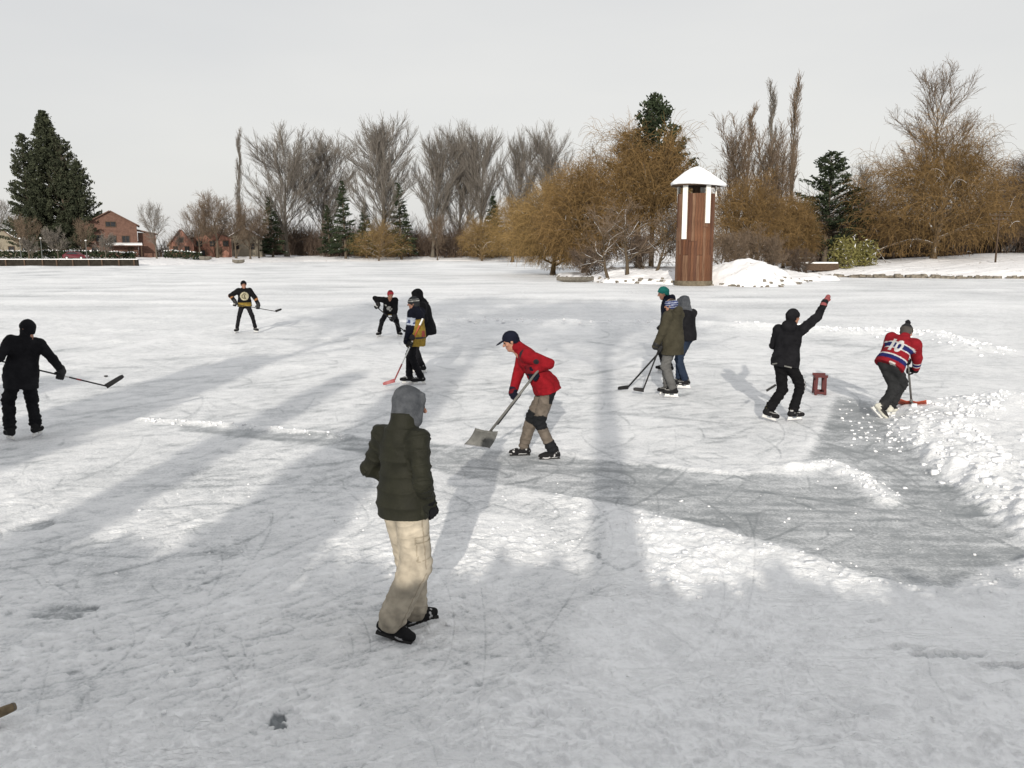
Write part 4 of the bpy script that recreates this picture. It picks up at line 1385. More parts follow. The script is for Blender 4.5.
# ------------------------------------------------------------------ wooden tower on the islet
def tower():
    Y = 64.8
    x = bear(695, Y)
    zb = -0.05
    r = 1.40
    zt = ztop(193, Y - r) - zb
    ze = ztop(184.5, Y - 1.9) - zb
    za = ztop(166.5, Y) - zb
    o = thing('wooden_tower', 'round red-brown plank tower under a snow-capped conical roof', 'tower', (x, Y, zb))
    MB().lathe([(r + 0.07, -0.3), (r + 0.07, 0.34), (r + 0.03, 0.42), (r - 0.2, 0.43)], 40).build('plinth', M['concrete'], o, True)
    n = 40
    wd = 2 * math.pi * r / n
    rs = random.Random(4)
    meshes = []
    for js in (0.30, 0.46, 0.62):                    # boards butted at three different heights
        zj = 0.4 + (zt - 0.4) * js
        for z0, z1 in ((0.4, zj - 0.012), (zj + 0.012, zt)):
            mb = MB().box((0, 0, (z0 + z1) / 2), (wd * 0.93, 0.06, z1 - z0))
            meshes.append([mk_mesh('plank', mb.v, mb.f, m_, False) for m_ in (M['plank'], M['plank_worn'], M['plank_dark'])])
    for k in range(n):
        a = 2 * math.pi * k / n
        j = rs.randrange(3)
        for half in (0, 1):
            p = link('plank', meshes[2 * j + half][rs.choice((0, 0, 1, 2))], o)
            rr = r - 0.03 + rs.uniform(-0.018, 0.018)
            p.location = (rr * math.sin(a), -rr * math.cos(a), rs.uniform(-0.012, 0.012))
            p.rotation_euler = (0, rs.uniform(-0.002, 0.002), a)
    MB().lathe([(r - 0.09, 0.3), (r - 0.09, zt - 0.05), (0.2, zt - 0.04)], 32).build('core', M['dark_wood'], o, True)
    for a, z0, z1 in ((-0.80, ztop(239, Y - 1.2) - zb, ze + 0.1), (0.44, ztop(223, Y - 1.4) - zb, ze + 0.1), (1.50, zt - 0.2, ze + 0.1), (2.6, zt - 0.6, ze + 0.1), (-2.2, zt - 0.6, ze + 0.1)):
        rr = r + 0.05
        mb = MB()
        mb.box((rr * math.sin(a), -rr * math.cos(a), (z0 + z1) / 2), (0.40, 0.08, z1 - z0), Matrix.Rotation(a, 3, 'Z'))
        mb.build('post', M['white_paint'], o)
    hub = MB().lathe([(0.3, zt - 0.05), (0.3, ze + 0.2)], 12).build('centre_post', M['dark_wood'], o, True)
    R = 1.88
    roof = MB().lathe([(0.5, ze + 0.02), (R, ze), (R + 0.02, ze + 0.09), (0.25, za - 0.32), (0.05, za - 0.28)], 36).build('roof', M['dark_wood'], o, True)
    # thick rounded snow cap, heavier on the right
    prof = [(R - 0.06, 0.08), (R + 0.09, 0.14), (R + 0.10, 0.28), (R - 0.05, 0.42), (R * 0.75, 0.72), (R * 0.5, 1.08), (R * 0.25, za - ze - 0.12), (0.08, za - ze), (0.0, za - ze + 0.01)]
    nn = 40
    v, f = [], []
    for (q, zz) in prof:
        for k in range(nn):
            an = 2 * math.pi * k / nn
            w = 1 + 0.03 * math.sin(3 * an + 1) + 0.018 * math.sin(7 * an + 2 + zz * 3) + 0.012 * math.sin(13 * an + zz * 5) + 0.10 * max(0, math.cos(an + 0.4)) * (q / R)
            v.append((q * w * math.cos(an), q * w * math.sin(an), ze + zz - 0.13 * max(0, math.cos(an + 0.4)) * (q / R)))
    for i in range(len(prof) - 1):
        f += [(i * nn + k, i * nn + (k + 1) % nn, (i + 1) * nn + (k + 1) % nn, (i + 1) * nn + k) for k in range(nn)]
    obj('snow_cap', v, f, M['snow'], roof)


tower()


# ------------------------------------------------------------------ houses
def house(name, label, x, y, w, d, h, rise, wall, rz, wins, door=None, chimney=False, wing=None, snow=False):
    z = bank_z(x, y)
    o = thing(name, label, 'house', (x, y, z), rz)
    mb = MB()
    v = [(-w / 2, -d / 2, -0.5), (w / 2, -d / 2, -0.5), (w / 2, -d / 2, h), (0, -d / 2, h + rise), (-w / 2, -d / 2, h)]
    v += [(a, d / 2, c) for a, _, c in v]
    mb.add(v, [(0, 1, 2, 3, 4), (9, 8, 7, 6, 5), (1, 6, 7, 2), (5, 0, 4, 9), (0, 5, 6, 1)])
    mb.build('wall', wall, o)
    rb = MB()
    for s in (-1, 1):
        e = Vector((s * w / 2, 0, h))
        t = Vector((0, 0, h + rise))
        dr = (e - t).normalized()
        nrm = Vector((-dr.z * s, 0, dr.x * s)) * (1 if True else 1)
        nrm = Vector((s * rise, 0, w / 2)).normalized()
        a, b_ = t + nrm * 0.02, e + dr * 0.55 + nrm * 0.02
        pts = [a, b_, b_ + nrm * 0.18, a + nrm * 0.18]
        vv = [p + Vector((0, yy, 0)) for yy in (-d / 2 - 0.5, d / 2 + 0.5) for p in pts]
        rb.add(vv, [(0, 1, 2, 3), (7, 6, 5, 4), (0, 4, 5, 1), (1, 5, 6, 2), (2, 6, 7, 3), (3, 7, 4, 0)])
    roof = rb.build('roof', M['roof_tile'], o)
    if snow:
        sb = MB()
        for s in (-1, 1):
            nrm = Vector((s * rise, 0, w / 2)).normalized()
            t, e = Vector((0, 0, h + rise)) + nrm * 0.215, Vector((s * w / 2 * 0.97, 0, h + rise * 0.03)) + nrm * 0.215
            pts = [t, e, e + nrm * 0.12, t + nrm * 0.12]
            vv = [p + Vector((0, yy, 0)) for yy in (-d / 2 - 0.4, d / 2 + 0.4) for p in pts]
            sb.add(vv, [(0, 1, 2, 3), (7, 6, 5, 4), (0, 4, 5, 1), (1, 5, 6, 2), (2, 6, 7, 3), (3, 7, 4, 0)])
        sb.build('roof_snow', M['snow'], roof)
    if chimney:
        MB().box((w * 0.18, d * 0.1, h + rise * 0.9), (0.7, 0.7, 1.9)).build('chimney', wall, roof)
    for (wx, wz, ww, wh) in wins:
        fr = MB()
        for sx in (-1, 1):
            fr.box((wx + sx * ww / 2, -d / 2 - 0.04, wz), (0.12, 0.12, wh + 0.12))
        for sz in (-1, 1):
            fr.box((wx, -d / 2 - 0.045, wz + sz * wh / 2), (ww + 0.1, 0.14, 0.12))
        fr.box((wx, -d / 2 - 0.035, wz), (0.08, 0.08, wh))
        f_ = fr.build('window', M['dark_wood'], o)
        MB().box((wx, -d / 2 - 0.012, wz), (ww, 0.03, wh)).build('pane', M['dark_glass'], f_)
    if door:
        dx, dw, dh = door
        MB().box((dx, -d / 2 - 0.03, dh / 2), (dw, 0.08, dh)).build('door', M['dark_wood'], o)
    return o


Y0 = 176
xb = bear(112, Y0)
hb = house('brick_house', 'brick gabled house right of the giant conifer', xb, Y0, 9.6, 11, 6.3, 2.7, M['brick'], 0.42,
           [(0, 6.4, 1.9, 1.0), (-2.2, 3.6, 1.3, 1.3), (0.2, 3.4, 1.3, 1.4), (2.6, 3.4, 1.4, 1.4), (-3.2, 1.2, 1.2, 1.2)], (3.4, 1.0, 2.1), False)
wg = MB().box((6.6, 0.4, 2.2), (3.4, 8, 5.2))
wg.build('side_wing', M['brick'], hb)
wr = MB().box((6.7, 0.3, 4.95), (4.0, 9, 0.22), Matrix.Rotation(0.22, 3, 'Y')).build('wing_roof', M['roof_tile'], hb)
pr = MB()
pr.box((2.2, -6.6, 2.3), (7.0, 2.4, 0.16), Matrix.Rotation(0.16, 3, 'X'))
pr.build('porch_roof', M['roof_tile'], hb)
MB().box((2.2, -6.62, 2.46), (6.8, 2.3, 0.14), Matrix.Rotation(0.16, 3, 'X')).build('porch_snow', M['snow'], hb)
for q in (-1.0, 5.4):
    MB().box((q, -7.5, 1.0), (0.18, 0.18, 2.2)).build('porch_post', M['dark_wood'], hb)
an = MB().tube([(-3, 0, 7), (-3, 0, 11.5)], 0.05, 6).bar((-3.7, 0, 11.0), (-2.3, 0, 11.0), 0.06).bar((-3.5, 0, 10.5), (-2.5, 0, 10.5), 0.06)
an.build('antenna', M['metal'], hb)

Y0 = 186
house('pink_house', 'small pink house with a steep dark gable behind bare trees', bear(181, Y0), Y0, 5.0, 9, 2.6, 3.2, M['pink_wall'], 0.36, [(-1.2, 1.6, 0.9, 1.2), (1.1, 1.6, 0.9, 1.2), (0, 3.6, 0.8, 0.9)], None, False)
Y0 = 193
house('salmon_house', 'salmon-walled building half hidden behind the round bare tree', bear(212, Y0), Y0, 8.0, 8, 4.2, 1.4, M['pink_wall'], 0.34,
      [(-2.8, 3.0, 1.2, 1.2), (0, 3.0, 1.2, 1.2), (2.8, 3.0, 1.2, 1.2), (-2.3, 0.9, 1.2, 1.2)], (1.2, 1.6, 2.2), False)
house('cream_house', 'pale house with a snowy roof beyond the slim poplar', bear(246, 206), 206, 8, 8, 4.2, 2.4, M['cream_wall'], 0.2, [(-2, 2.4, 1.2, 1.4), (1.6, 2.4, 1.2, 1.4)], None, False, None, True)
house('low_cottage', 'low tan cottage with a snowy roof at the left edge', bear(2, 180), 180, 7, 8, 2.6, 3.0, M['cream_wall'], 0.5, [(-1.6, 1.5, 1.1, 1.2), (1.6, 1.5, 1.1, 1.2)], None, False, None, True)

# ------------------------------------------------------------------ promenade on the left: wall, hedge, lamps, car
o = thing('promenade_wall', 'long dark lakeside wall with pale posts and a snow ledge', 'wall', (0, 0, 0))
wb = MB()
wb.bar((-64.3, 143.95, 0.45), (-91, 143.35, 0.45), 0.5, 1.25).bar((-91.01, 143.35, 0.45), (-140, 139.4, 0.45), 0.5, 1.25)
wb.build('masonry', M['dark_stone'], o)
MB().bar((-64.2, 143.9, 1.14), (-91, 143.3, 1.14), 0.9, 0.10).bar((-91.01, 143.3, 1.14), (-140, 139.35, 1.14), 0.9, 0.10).build('snow_ledge', M['snow'], o)
pm_ = MB().box((0, 0, 0.55), (0.24, 0.2, 1.2))
pme = mk_mesh('post', pm_.v, pm_.f, M['dark_wood'], False)
for px in (3.5, 22, 40, 54, 70, 86, 99, 116, 131):
    p_ = link('post', pme, o)
    xx = bear(px, 143.2)
    p_.location = (xx, 143.95 + (xx + 64.3) * 0.6 / 26.7 - 0.36, 0)


def hedge(name, label, a, b, h, w, seed, snow=True, z=None, n_per=120, mat=None, ragged=0.12, kids=True):
    rs = np.random.RandomState(seed)
    a, b = np.array(a, float), np.array(b, float)
    L = np.linalg.norm(b - a)
    n = int(L * n_per)
    t = rs.rand(n)
    u = rs.uniform(-0.5, 0.5, n)
    c = a + (b - a) * t[:, None]
    d = (b - a) / L
    nrm = np.array([-d[1], d[0]])
    zz = rs.rand(n) ** 0.8
    top = h * (1 + ragged * fbm2(t * L / 1.1, t * 0 + 0.3, 3, seed))
    C = np.c_[c + nrm * (u * w)[:, None], zz * top]
    zb = np.array([bank_z(*(a + (b - a) * q)) for q in np.linspace(0, 1, 12)]) if z is None else np.full(12, z)
    C[:, 2] += np.interp(t, np.linspace(0, 1, 12), zb)
    v, f = sprays(rs, C, rs.normal(size=(n, 3)), rs.uniform(0.25, 0.55, n), 2, 0.6)
    tint = np.clip(rs.normal(0.4, 0.2, n), 0, 0.9)
    tint = np.where(zz > 0.93, np.where(rs.rand(n) < (0.7 if snow else 0), 1.0, tint), tint)
    o_ = thing(name, label, 'hedge', (0, 0, 0))
    g_ = Geo()
    g_.add(v, f, np.tile(np.repeat(tint, 4), 2))
    link('foliage', g_.mesh('foliage', mat or M['needle'], False), o_)
    k = max(3, int(L / 1.2))
    S = np.c_[a + (b - a) * np.linspace(0.02, 0.98, k)[:, None], np.interp(np.linspace(0, 1, k), np.linspace(0, 1, 12), zb) - 0.1]
    g_ = Geo()
    P_ = grow(rs, S, np.tile([0, 0, 1.0], (k, 1)), np.full(k, h * 0.9), 5, 0, 0.08)
    g_.tubes(P_, taper(k, 5, 0.06, 0.02), 5, 0.3)
    link('stem', g_.mesh('stem', M['bark']), o_)
    return o_


hedge('hedge', 'clipped dark hedge with a snow top behind the promenade', (-125, 152), (bear(134, 155), 155), 1.5, 1.4, 31, n_per=90)
hedge('hedge', 'shorter dark hedge below the pink house', (bear(163, 170), 170), (bear(201, 172), 172), 1.6, 1.4, 32, n_per=90)


def lamp(px, Y, h, label):
    x = bear(px, Y)
    o = thing('lamp_post', label, 'lamp post', (x, Y, bank_z(x, Y)), 0, 'lamp posts on the promenade')
    MB().lathe([(0.09, -0.1), (0.09, 0.4), (0.05, 0.5), (0.04, h - 0.35)], 8).build('pole', M['metal'], o, True)
    MB().lathe([(0.06, h - 0.36), (0.16, h - 0.05), (0.16, h)], 10).build('lantern', M['grey_wood'], o, True)
    MB().lathe([(0.20, h + 0.003), (0.17, h + 0.07), (0.05, h + 0.13)], 10).build('snow_cap', M['snow'], o, True)


lamp(40, 146.5, 3.7, 'short lamp post with snowy head before the giant conifer')
lamp(19, 147, 3.6, 'short lamp post nearest the left edge')
lamp(85, 146.5, 3.3, 'short lamp post just right of the dark red car')


def car(label, x, y, z, rz, paint, snow=False):
    o = thing('parked_car', label, 'car', (x, y, z), rz)
    prof = [(-1.95, 0.30), (1.95, 0.30), (2.0, 0.55), (1.9, 0.78), (1.0, 0.92), (0.35, 1.40), (-1.0, 1.45), (-1.75, 0.98), (-2.0, 0.85)]
    n = len(prof)
    v, f = [], []
    for s, ins in ((-0.80, 0.0), (-0.74, 0.04), (0.74, 0.04), (0.80, 0.0)):
        for (px_, pz) in prof:
            k = 1 if pz < 0.95 else 0.86
            v.append((px_, s * k, pz))
    for i in range(3):
        f += [(i * n + k, i * n + (k + 1) % n, (i + 1) * n + (k + 1) % n, (i + 1) * n + k) for k in range(n)]
    f += [tuple(range(n))[::-1], tuple(range(3 * n, 4 * n))]
    obj('body', v, f, paint, o, False)
    for s in (-1, 1):
        MB().add([(0.85, s * 0.795, 0.95), (0.35, s * 0.712, 1.33), (-0.95, s * 0.712, 1.37), (-1.5, s * 0.795, 0.99)], [(0, 1, 2, 3) if s < 0 else (3, 2, 1, 0)]).build('side_window', M['dark_glass'], o)
        for wx in (-1.25, 1.25):
            w = MB()
            w.tube([(wx, s * 0.62, 0.31), (wx, s * 0.83, 0.31)], 0.31, 16)
            t_ = w.build('wheel', M['rubber'], o)
            MB().tube([(wx, s * 0.80, 0.31), (wx, s * 0.845, 0.31)], 0.18, 12).build('rim', M['steel'], t_)
        MB().box((1.95, s * 0.55, 0.66), (0.12, 0.3, 0.14)).build('headlight', M['plastic_white'], o)
    if snow:
        MB().box((-0.35, 0, 1.50), (1.7, 1.25, 0.16), None, 0.85).build('roof_snow', M['snow'], o)
        MB().box((1.45, 0, 0.95), (0.9, 1.4, 0.12), None, 0.9).build('bonnet_snow', M['snow'], o)
    return o


xc = bear(74, 150)
car('dark red car parked on the promenade before the giant conifer', xc, 150, bank_z(xc, 150), 0.05, M['car_red'])
xc = bear(1019, 110)
car('snow-covered white car cut by the right edge behind the bank', xc, 110, bank_z(xc, 110) - 0.1, 0.4, M['car_white'], True)


# ------------------------------------------------------------------ boats, jetty, utility pole
def boat(label, x, y, z, rz, L, W, D, mat, flip=False, tilt=0.0, name='rowing_boat'):
    o = thing(name, label, 'boat', (x, y, z), rz)
    o.rotation_euler = (tilt, math.pi if flip else 0, rz)
    ns_ = 11
    v, f = [], []
    for i in range(ns_):
        t = i / (ns_ - 1) * 2 - 1
        wv = W / 2 * (1 - abs(t) ** 2.6) + 0.05 * W + (0.18 * W if t < 0 else 0)
        dp = D * (1 - 0.35 * abs(t) ** 3)
        sh = 0.10 * D * t * t
        ring = [(-wv, D + sh), (-wv * 0.85, D - dp * 0.55), (-wv * 0.5, D - dp), (wv * 0.5, D - dp), (wv * 0.85, D - dp * 0.55), (wv, D + sh),
                (wv - 0.05, D + sh), (wv * 0.78, D - dp * 0.5), (wv * 0.45, D - dp + 0.05), (-wv * 0.45, D - dp + 0.05), (-wv * 0.78, D - dp * 0.5), (-wv + 0.05, D + sh)]
        v += [(t * L / 2, a, b_) for a, b_ in ring]
    for i in range(ns_ - 1):
        f += [(i * 12 + k, i * 12 + (k + 1) % 12, (i + 1) * 12 + (k + 1) % 12, (i + 1) * 12 + k) for k in range(12)]
    f += [tuple(range(12))[::-1], tuple(range((ns_ - 1) * 12, ns_ * 12))]
    h = obj('hull', v, f, mat, o, False)
    for q in (-0.22, 0.25):
        MB().box((q * L, 0, D * 0.75), (0.22, W * 0.86, 0.04)).build('seat', M['grey_wood'], o)
    return o


Yb = 71.0
boat('flat grey punt frozen in at the left of the islet', bear(576, Yb), Yb, 0.0, 0.12, 3.2, 1.1, 0.42, M['grey_wood'], name='punt')
for px, lab in ((204, 'left one of two small rowing boats drawn up on the far shore'), (237, 'right one of two small rowing boats drawn up on the far shore')):
    Yb = 171
    x = bear(px, Yb)
    boat(lab, x, Yb, max(bank_z(x, Yb), 0), 0.4, 2.4, 1.2, 0.75, M['grey_wood'])

Yj = 88
xj = bear(819, Yj)
o = thing('jetty', 'small dark wooden jetty with snow at the bank right of the islet', 'jetty', (xj, Yj, bank_z(xj, Yj)), 0.1)
dk = MB()
for k in range(9):
    MB().box((-1.6 + k * 0.4, 0, 0.75), (0.36, 2.2, 0.08)).build('plank', M['dark_wood'], o)
for sx in (-1.6, 0, 1.6):
    for sy in (-0.9, 0.9):
        MB().box((sx, sy, 0.25), (0.16, 0.16, 0.92)).build('pile', M['dark_wood'], o)
MB().box((0, 0, 0.86), (3.5, 2.1, 0.13)).build('snow', M['snow'], o)
MB().box((0, -1.13, 0.42), (3.6, 0.05, 0.7)).build('skirt_board', M['dark_wood'], o)
MB().bar((-1.7, 1.0, 1.35), (0.2, 1.0, 1.35), 0.06).bar((-1.7, 1.0, 0.8), (-1.7, 1.0, 1.35), 0.07).bar((0.2, 1.0, 0.8), (0.2, 1.0, 1.35), 0.07).build('railing', M['grey_wood'], o)

Yp = 88
xp = bear(998, Yp)
zp = bank_z(xp, Yp)
hp = ztop(214, Yp) - zp
o = thing('utility_pole', 'thin utility pole with double crossarms on the right bank', 'utility pole', (xp, Yp, zp), 0.15)
MB().lathe([(0.10, -0.3), (0.06, hp)], 8).build('pole', M['dark_wood'], o, True)
for k, (dz, w) in enumerate(((0.12, 2.6), (0.55, 1.9))):
    a_ = MB().bar((-w / 2, -0.09, hp - dz), (w / 2, -0.09, hp - dz), 0.08, 0.1).build('crossarm', M['dark_wood'], o)
    for q in (-0.46, -0.2, 0.2, 0.46):
        MB().lathe([(0.025, 0), (0.035, 0.03), (0.035, 0.07), (0.02, 0.10)], 8, (q * w, -0.09, hp - dz + 0.085)).build('insulator', M['metal'], a_)

# ------------------------------------------------------------------ small things on the ice
x, y = on_ice(819, 394)
o = thing('skating_frame', 'small dark red wooden frame standing on the ice right of the waving skater', 'frame', (x, y, 0.0), -0.2)
w, d, h = 0.17, 0.29, 0.36
for sx in (-1, 1):
    for sy in (-1, 1):
        MB().bar((sx * w / 2, sy * d / 2, 0), (sx * w / 2 * 0.86, sy * d / 2, h), 0.045).build('leg', M['red_wood'], o)
for sy in (-1, 1):
    MB().bar((-w / 2 - 0.03, sy * d / 2, h), (w / 2 + 0.03, sy * d / 2, h), 0.05, 0.045).build('rail', M['red_wood'], o)
    MB().bar((-w / 2, sy * d / 2, 0.045), (w / 2, sy * d / 2, 0.045), 0.04, 0.04).build('rail', M['red_wood'], o)
for sx in (-1, 1):
    MB().bar((sx * w / 2, -d / 2 + 0.02, h - 0.03), (sx * w / 2, d / 2 - 0.02, h - 0.03), 0.04).build('rail', M['red_wood'], o)
    MB().bar((sx * w / 2, -d / 2 + 0.02, 0.045), (sx * w / 2, d / 2 - 0.02, 0.045), 0.035).build('rail', M['red_wood'], o)

x, y = on_ice(106, 377)
o = thing('puck', 'black puck on the ice beyond the leftmost stick blade', 'puck', (x, y, 0.008))
MB().lathe([(0.036, 0.0), (0.038, 0.004), (0.038, 0.022), (0.036, 0.026)], 20).build('disc', M['puck'], o)
MB().lathe([(0.0385, 0.009), (0.0385, 0.017)], 20).build('knurled_rim', M['rubber'], o)

o = thing('wooden_pole', 'end of a brown wooden pole poking in at the lower left edge', 'pole', (-2.87, 4.42, 0.10))
MB().tube([(0, 0, 0), (-0.03, -0.04, -0.001), (-0.75, -1.0, -0.02)], [0.024, 0.028, 0.032], 14).build('shaft', M['pole_wood'], o, True)
MB().tube([(0.0024, 0.0032, 0.0), (-0.0072, -0.0096, 0)], [0.021, 0.0265], 14).build('cut_end', M['grey_wood'], o, True)


# ------------------------------------------------------------------ the trees and hedge on the near shore, whose shadows lie across the ice
def st(s, t):
    return (s * math.cos(SUN_AZ) + t * math.sin(SUN_AZ), -s * math.sin(SUN_AZ) + t * math.cos(SUN_AZ))


NEAR_Z = 0.95
hedge('hedge', 'tall evergreen hedge on the near shore, left of the viewer', st(-16, -3.2), st(-1.5, -3.2), 1.98, 0.5, 41, False, NEAR_Z, 420, ragged=0.10)
hedge('hedge', 'evergreen hedge on the near shore, behind the viewer', st(-1.5, -3.2), st(1.6, -3.2), 1.95, 0.5, 42, False, NEAR_Z, 420, ragged=0.16)
hedge('hedge', 'tall evergreen hedge on the near shore, right of the viewer', st(1.6, -3.2), st(16, -3.2), 2.0, 0.5, 43, False, NEAR_Z, 420, ragged=0.12)


o = thing('bounce_wall', 'low pale wall added unseen on the near shore to bounce skylight', 'wall', (0, 0, 0))  # added wall out of view, pale so it reflects skylight onto the shaded ice
a_, b_ = st(-17, -2.6), st(17, -2.6)
MB().bar((*a_, NEAR_Z + 0.62), (*b_, NEAR_Z + 0.62), 0.25, 1.4).build('masonry', M['bounce_plaster'], o)
MB().bar((*a_, NEAR_Z + 1.36), (*b_, NEAR_Z + 1.36), 0.33, 0.08).build('coping', M['snow'], o)


def thuja(s, t, h, w, seed, label, n=5200):
    x, y = st(s, t)
    me = conifer_meshes(seed, h, w, CN, 46, 9, n * 2, 0.20, 0.12, 0.01, 0.14, 0, 0.03)
    plant('thuja_tree', label, 'tree', me, x, y, NEAR_Z, 0, group='thujas on the near shore')


thuja(-5.15, -5.5, 6.0, 0.55, 301, 'slim thuja between the two gaps of light')
thuja(-3.0, -5.5, 6.3, 1.5, 302, 'broad thuja just left of the viewer')
thuja(-8.1, -5.5, 6.4, 2.8, 303, 'broadest thuja left of the gaps of light', 8000)
thuja(-11.2, -5.5, 5.2, 2.6, 304, 'thuja at the left end of the near row', 7000)
TALL = dict(BIGBARE)
TALL['levels'] = [dict(BIGBARE['levels'][0], t=(0.62, 0.98), len=0.36), BIGBARE['levels'][1], BIGBARE['levels'][2]]
TALL['r'] = 0.014
for k, (s, t, h, lab) in enumerate(((-8.0, -9, 18.5, 'tall bare tree behind the broadest thuja'), (-2.4, -10, 17.5, 'tall bare tree behind the broad thuja'), (0.3, -7.5, 16.5, 'tall straight bare tree behind the viewer'))):
    x, y = st(s, t)
    sp = dict(TALL, r=0.024) if k == 2 else TALL
    plant('bare_tree', lab, 'tree', bare_meshes(310 + k, h, sp, BB), x, y, NEAR_Z, 0, group='bare trees on the near shore')

# ------------------------------------------------------------------ people: smooth bodies and clothes from distance fields
A3 = lambda p: np.array(p, float)


def nz(v):
    v = A3(v)
    return v / max(np.linalg.norm(v), 1e-9)


class Field:
    def __init__(s):
        s.pr = []
        s.cuts = []

    def cap(s, a, b, ra, rb, k=0.03):
        a, b = A3(a), A3(b)
        m = max(ra, rb)
        ba = b - a
        L = max(ba @ ba, 1e-9)

        def fn(X, Y, Z):
            t = np.clip(((X - a[0]) * ba[0] + (Y - a[1]) * ba[1] + (Z - a[2]) * ba[2]) / L, 0, 1)
            return np.sqrt((X - a[0] - t * ba[0]) ** 2 + (Y - a[1] - t * ba[1]) ** 2 + (Z - a[2] - t * ba[2]) ** 2) - (ra + t * (rb - ra))
        s.pr.append((fn, np.minimum(a, b) - m, np.maximum(a, b) + m, k, 1))
        return s

    def fcap(s, a, b, ra, rb, f, q, k=0.04):
        """capsule flattened by q along the axis f"""
        a, b, f = A3(a), A3(b), nz(f)
        m = max(ra, rb)
        g = q - 1
        fb = (b - a) @ f
        B = (b - a) + f * fb * g
        L = max(B @ B, 1e-9)

        def fn(X, Y, Z):
            x, y, z = X - a[0], Y - a[1], Z - a[2]
            e = (x * f[0] + y * f[1] + z * f[2]) * g
            x, y, z = x + e * f[0], y + e * f[1], z + e * f[2]
            t = np.clip((x * B[0] + y * B[1] + z * B[2]) / L, 0, 1)
            return (np.sqrt((x - t * B[0]) ** 2 + (y - t * B[1]) ** 2 + (z - t * B[2]) ** 2) - (ra + t * (rb - ra))) * 0.8
        s.pr.append((fn, np.minimum(a, b) - m, np.maximum(a, b) + m, k, 1))
        return s

    def ell(s, c, R, r, k=0.02, sub=False):
        """ellipsoid, rows of R are its axes"""
        c, r = A3(c), A3(r)
        m = float(max(r))

        def fn(X, Y, Z):
            x, y, z = X - c[0], Y - c[1], Z - c[2]
            p = [(x * R[i][0] + y * R[i][1] + z * R[i][2]) / r[i] for i in range(3)]
            n = np.sqrt(p[0] ** 2 + p[1] ** 2 + p[2] ** 2)
            return (n - 1) * min(r) * (0.5 + 0.5 * min(r) / m + 0.2)
        s.pr.append((fn, c - m, c + m, k, -1 if sub else 1))
        return s

    def cut(s, p, n):
        """remove everything on the side n points to"""
        p, n = A3(p), nz(n)
        s.cuts.append(lambda X, Y, Z: (X - p[0]) * n[0] + (Y - p[1]) * n[1] + (Z - p[2]) * n[2])
        return s

    def mesh(s, h):
        pos = [p for p in s.pr if p[4] > 0]
        lo = np.min([p[1] for p in pos], 0) - 4 * h
        hi = np.max([p[2] for p in pos], 0) + 4 * h
        n = np.ceil((hi - lo) / h).astype(int) + 1
        ax = [lo[i] + h * np.arange(n[i]) for i in range(3)]
        arr = np.full(n, 0.5, np.float32)
        for fn, a, b, k, sg in s.pr:
            m = 0.05 + k
            i0 = np.maximum(((a - m - lo) / h).astype(int), 0)
            i1 = np.minimum(((b + m - lo) / h).astype(int) + 2, n)
            if (i1 <= i0).any():
                continue
            sl = tuple(slice(i0[i], i1[i]) for i in range(3))
            X, Y, Z = np.ix_(*[ax[i][sl[i]] for i in range(3)])
            d = fn(X, Y, Z)
            A = arr[sl]
            if sg > 0:
                t = np.clip(0.5 + 0.5 * (A - d) / k, 0, 1)
                arr[sl] = A + (d - A) * t - k * t * (1 - t)
            else:
                d = -d
                t = np.clip(0.5 - 0.5 * (A - d) / k, 0, 1)
                arr[sl] = A + (d - A) * t + k * t * (1 - t)
        X, Y, Z = np.ix_(*ax)
        for c in s.cuts:
            arr = np.maximum(arr, c(X, Y, Z)).astype(np.float32)
        g = openvdb.FloatGrid(background=0.5)
        g.copyFromArray(np.ascontiguousarray(arr, np.float32))
        v, q = g.convertToQuads(isovalue=0.0)
        return v.astype(float) * h + lo, np.ascontiguousarray(q[:, ::-1]).astype(np.int32)


def vnorm(v, q):
    a, b, c, d = (v[q[:, i]] for i in range(4))
    fn = np.cross(c - a, d - b)
    n = np.zeros_like(v)
    for i in range(4):
        np.add.at(n, q[:, i], fn)
    return n / np.maximum(np.linalg.norm(n, axis=1, keepdims=True), 1e-9)


def folds(v, q, amp, seed, f=9.0, extra=None):
    n = vnorm(v, q)
    w = v + 0.05 * np.c_[noise3(v, 5, seed), noise3(v, 5, seed + 1), noise3(v, 5, seed + 2)]
    st_ = w * np.array([1, 1, 1.7])
    d = (1 - 2 * np.abs(noise3(st_, f, seed + 3))) * 0.45 + noise3(w, f * 2.3, seed + 5) * 0.25
    # sharp creases running mostly across the cloth
    for k_, (fx, fz) in enumerate(((5, 13), (8, 20))):
        c_ = noise3(w * np.array([fx, fx, fz]) / 10 + 0.35 * np.roll(w, 1, axis=1), 10, seed + 7 + k_)
        d = d - (0.9 - 0.3 * k_) * np.exp(-(c_ / 0.13) ** 2) * np.clip(0.5 + noise3(w, 4, seed + 9), 0, 1)
    d = d * amp
    if extra is not None:
        d = d + extra(v)
    return v + n * d[:, None]


def ik(a, b, l1, l2, hint):
    a, b = A3(a), A3(b)
    d = b - a
    L = np.linalg.norm(d)
    if L > (l1 + l2) * 0.995:
        b = a + d / L * (l1 + l2) * 0.995
        d = b - a
        L = np.linalg.norm(d)
    x = d / L
    t = (L * L + l1 * l1 - l2 * l2) / (2 * L)
    h = math.sqrt(max(l1 * l1 - t * t, 0))
    hv = A3(hint)
    hv = nz(hv - (hv @ x) * x)
    return a + x * t + hv * h, b


def frame(fwd, up):
    f = nz(fwd)
    u = A3(up)
    u = nz(u - (u @ f) * f)
    r = np.cross(f, u)
    return np.array([r, f, u])       # rows: right, forward, up


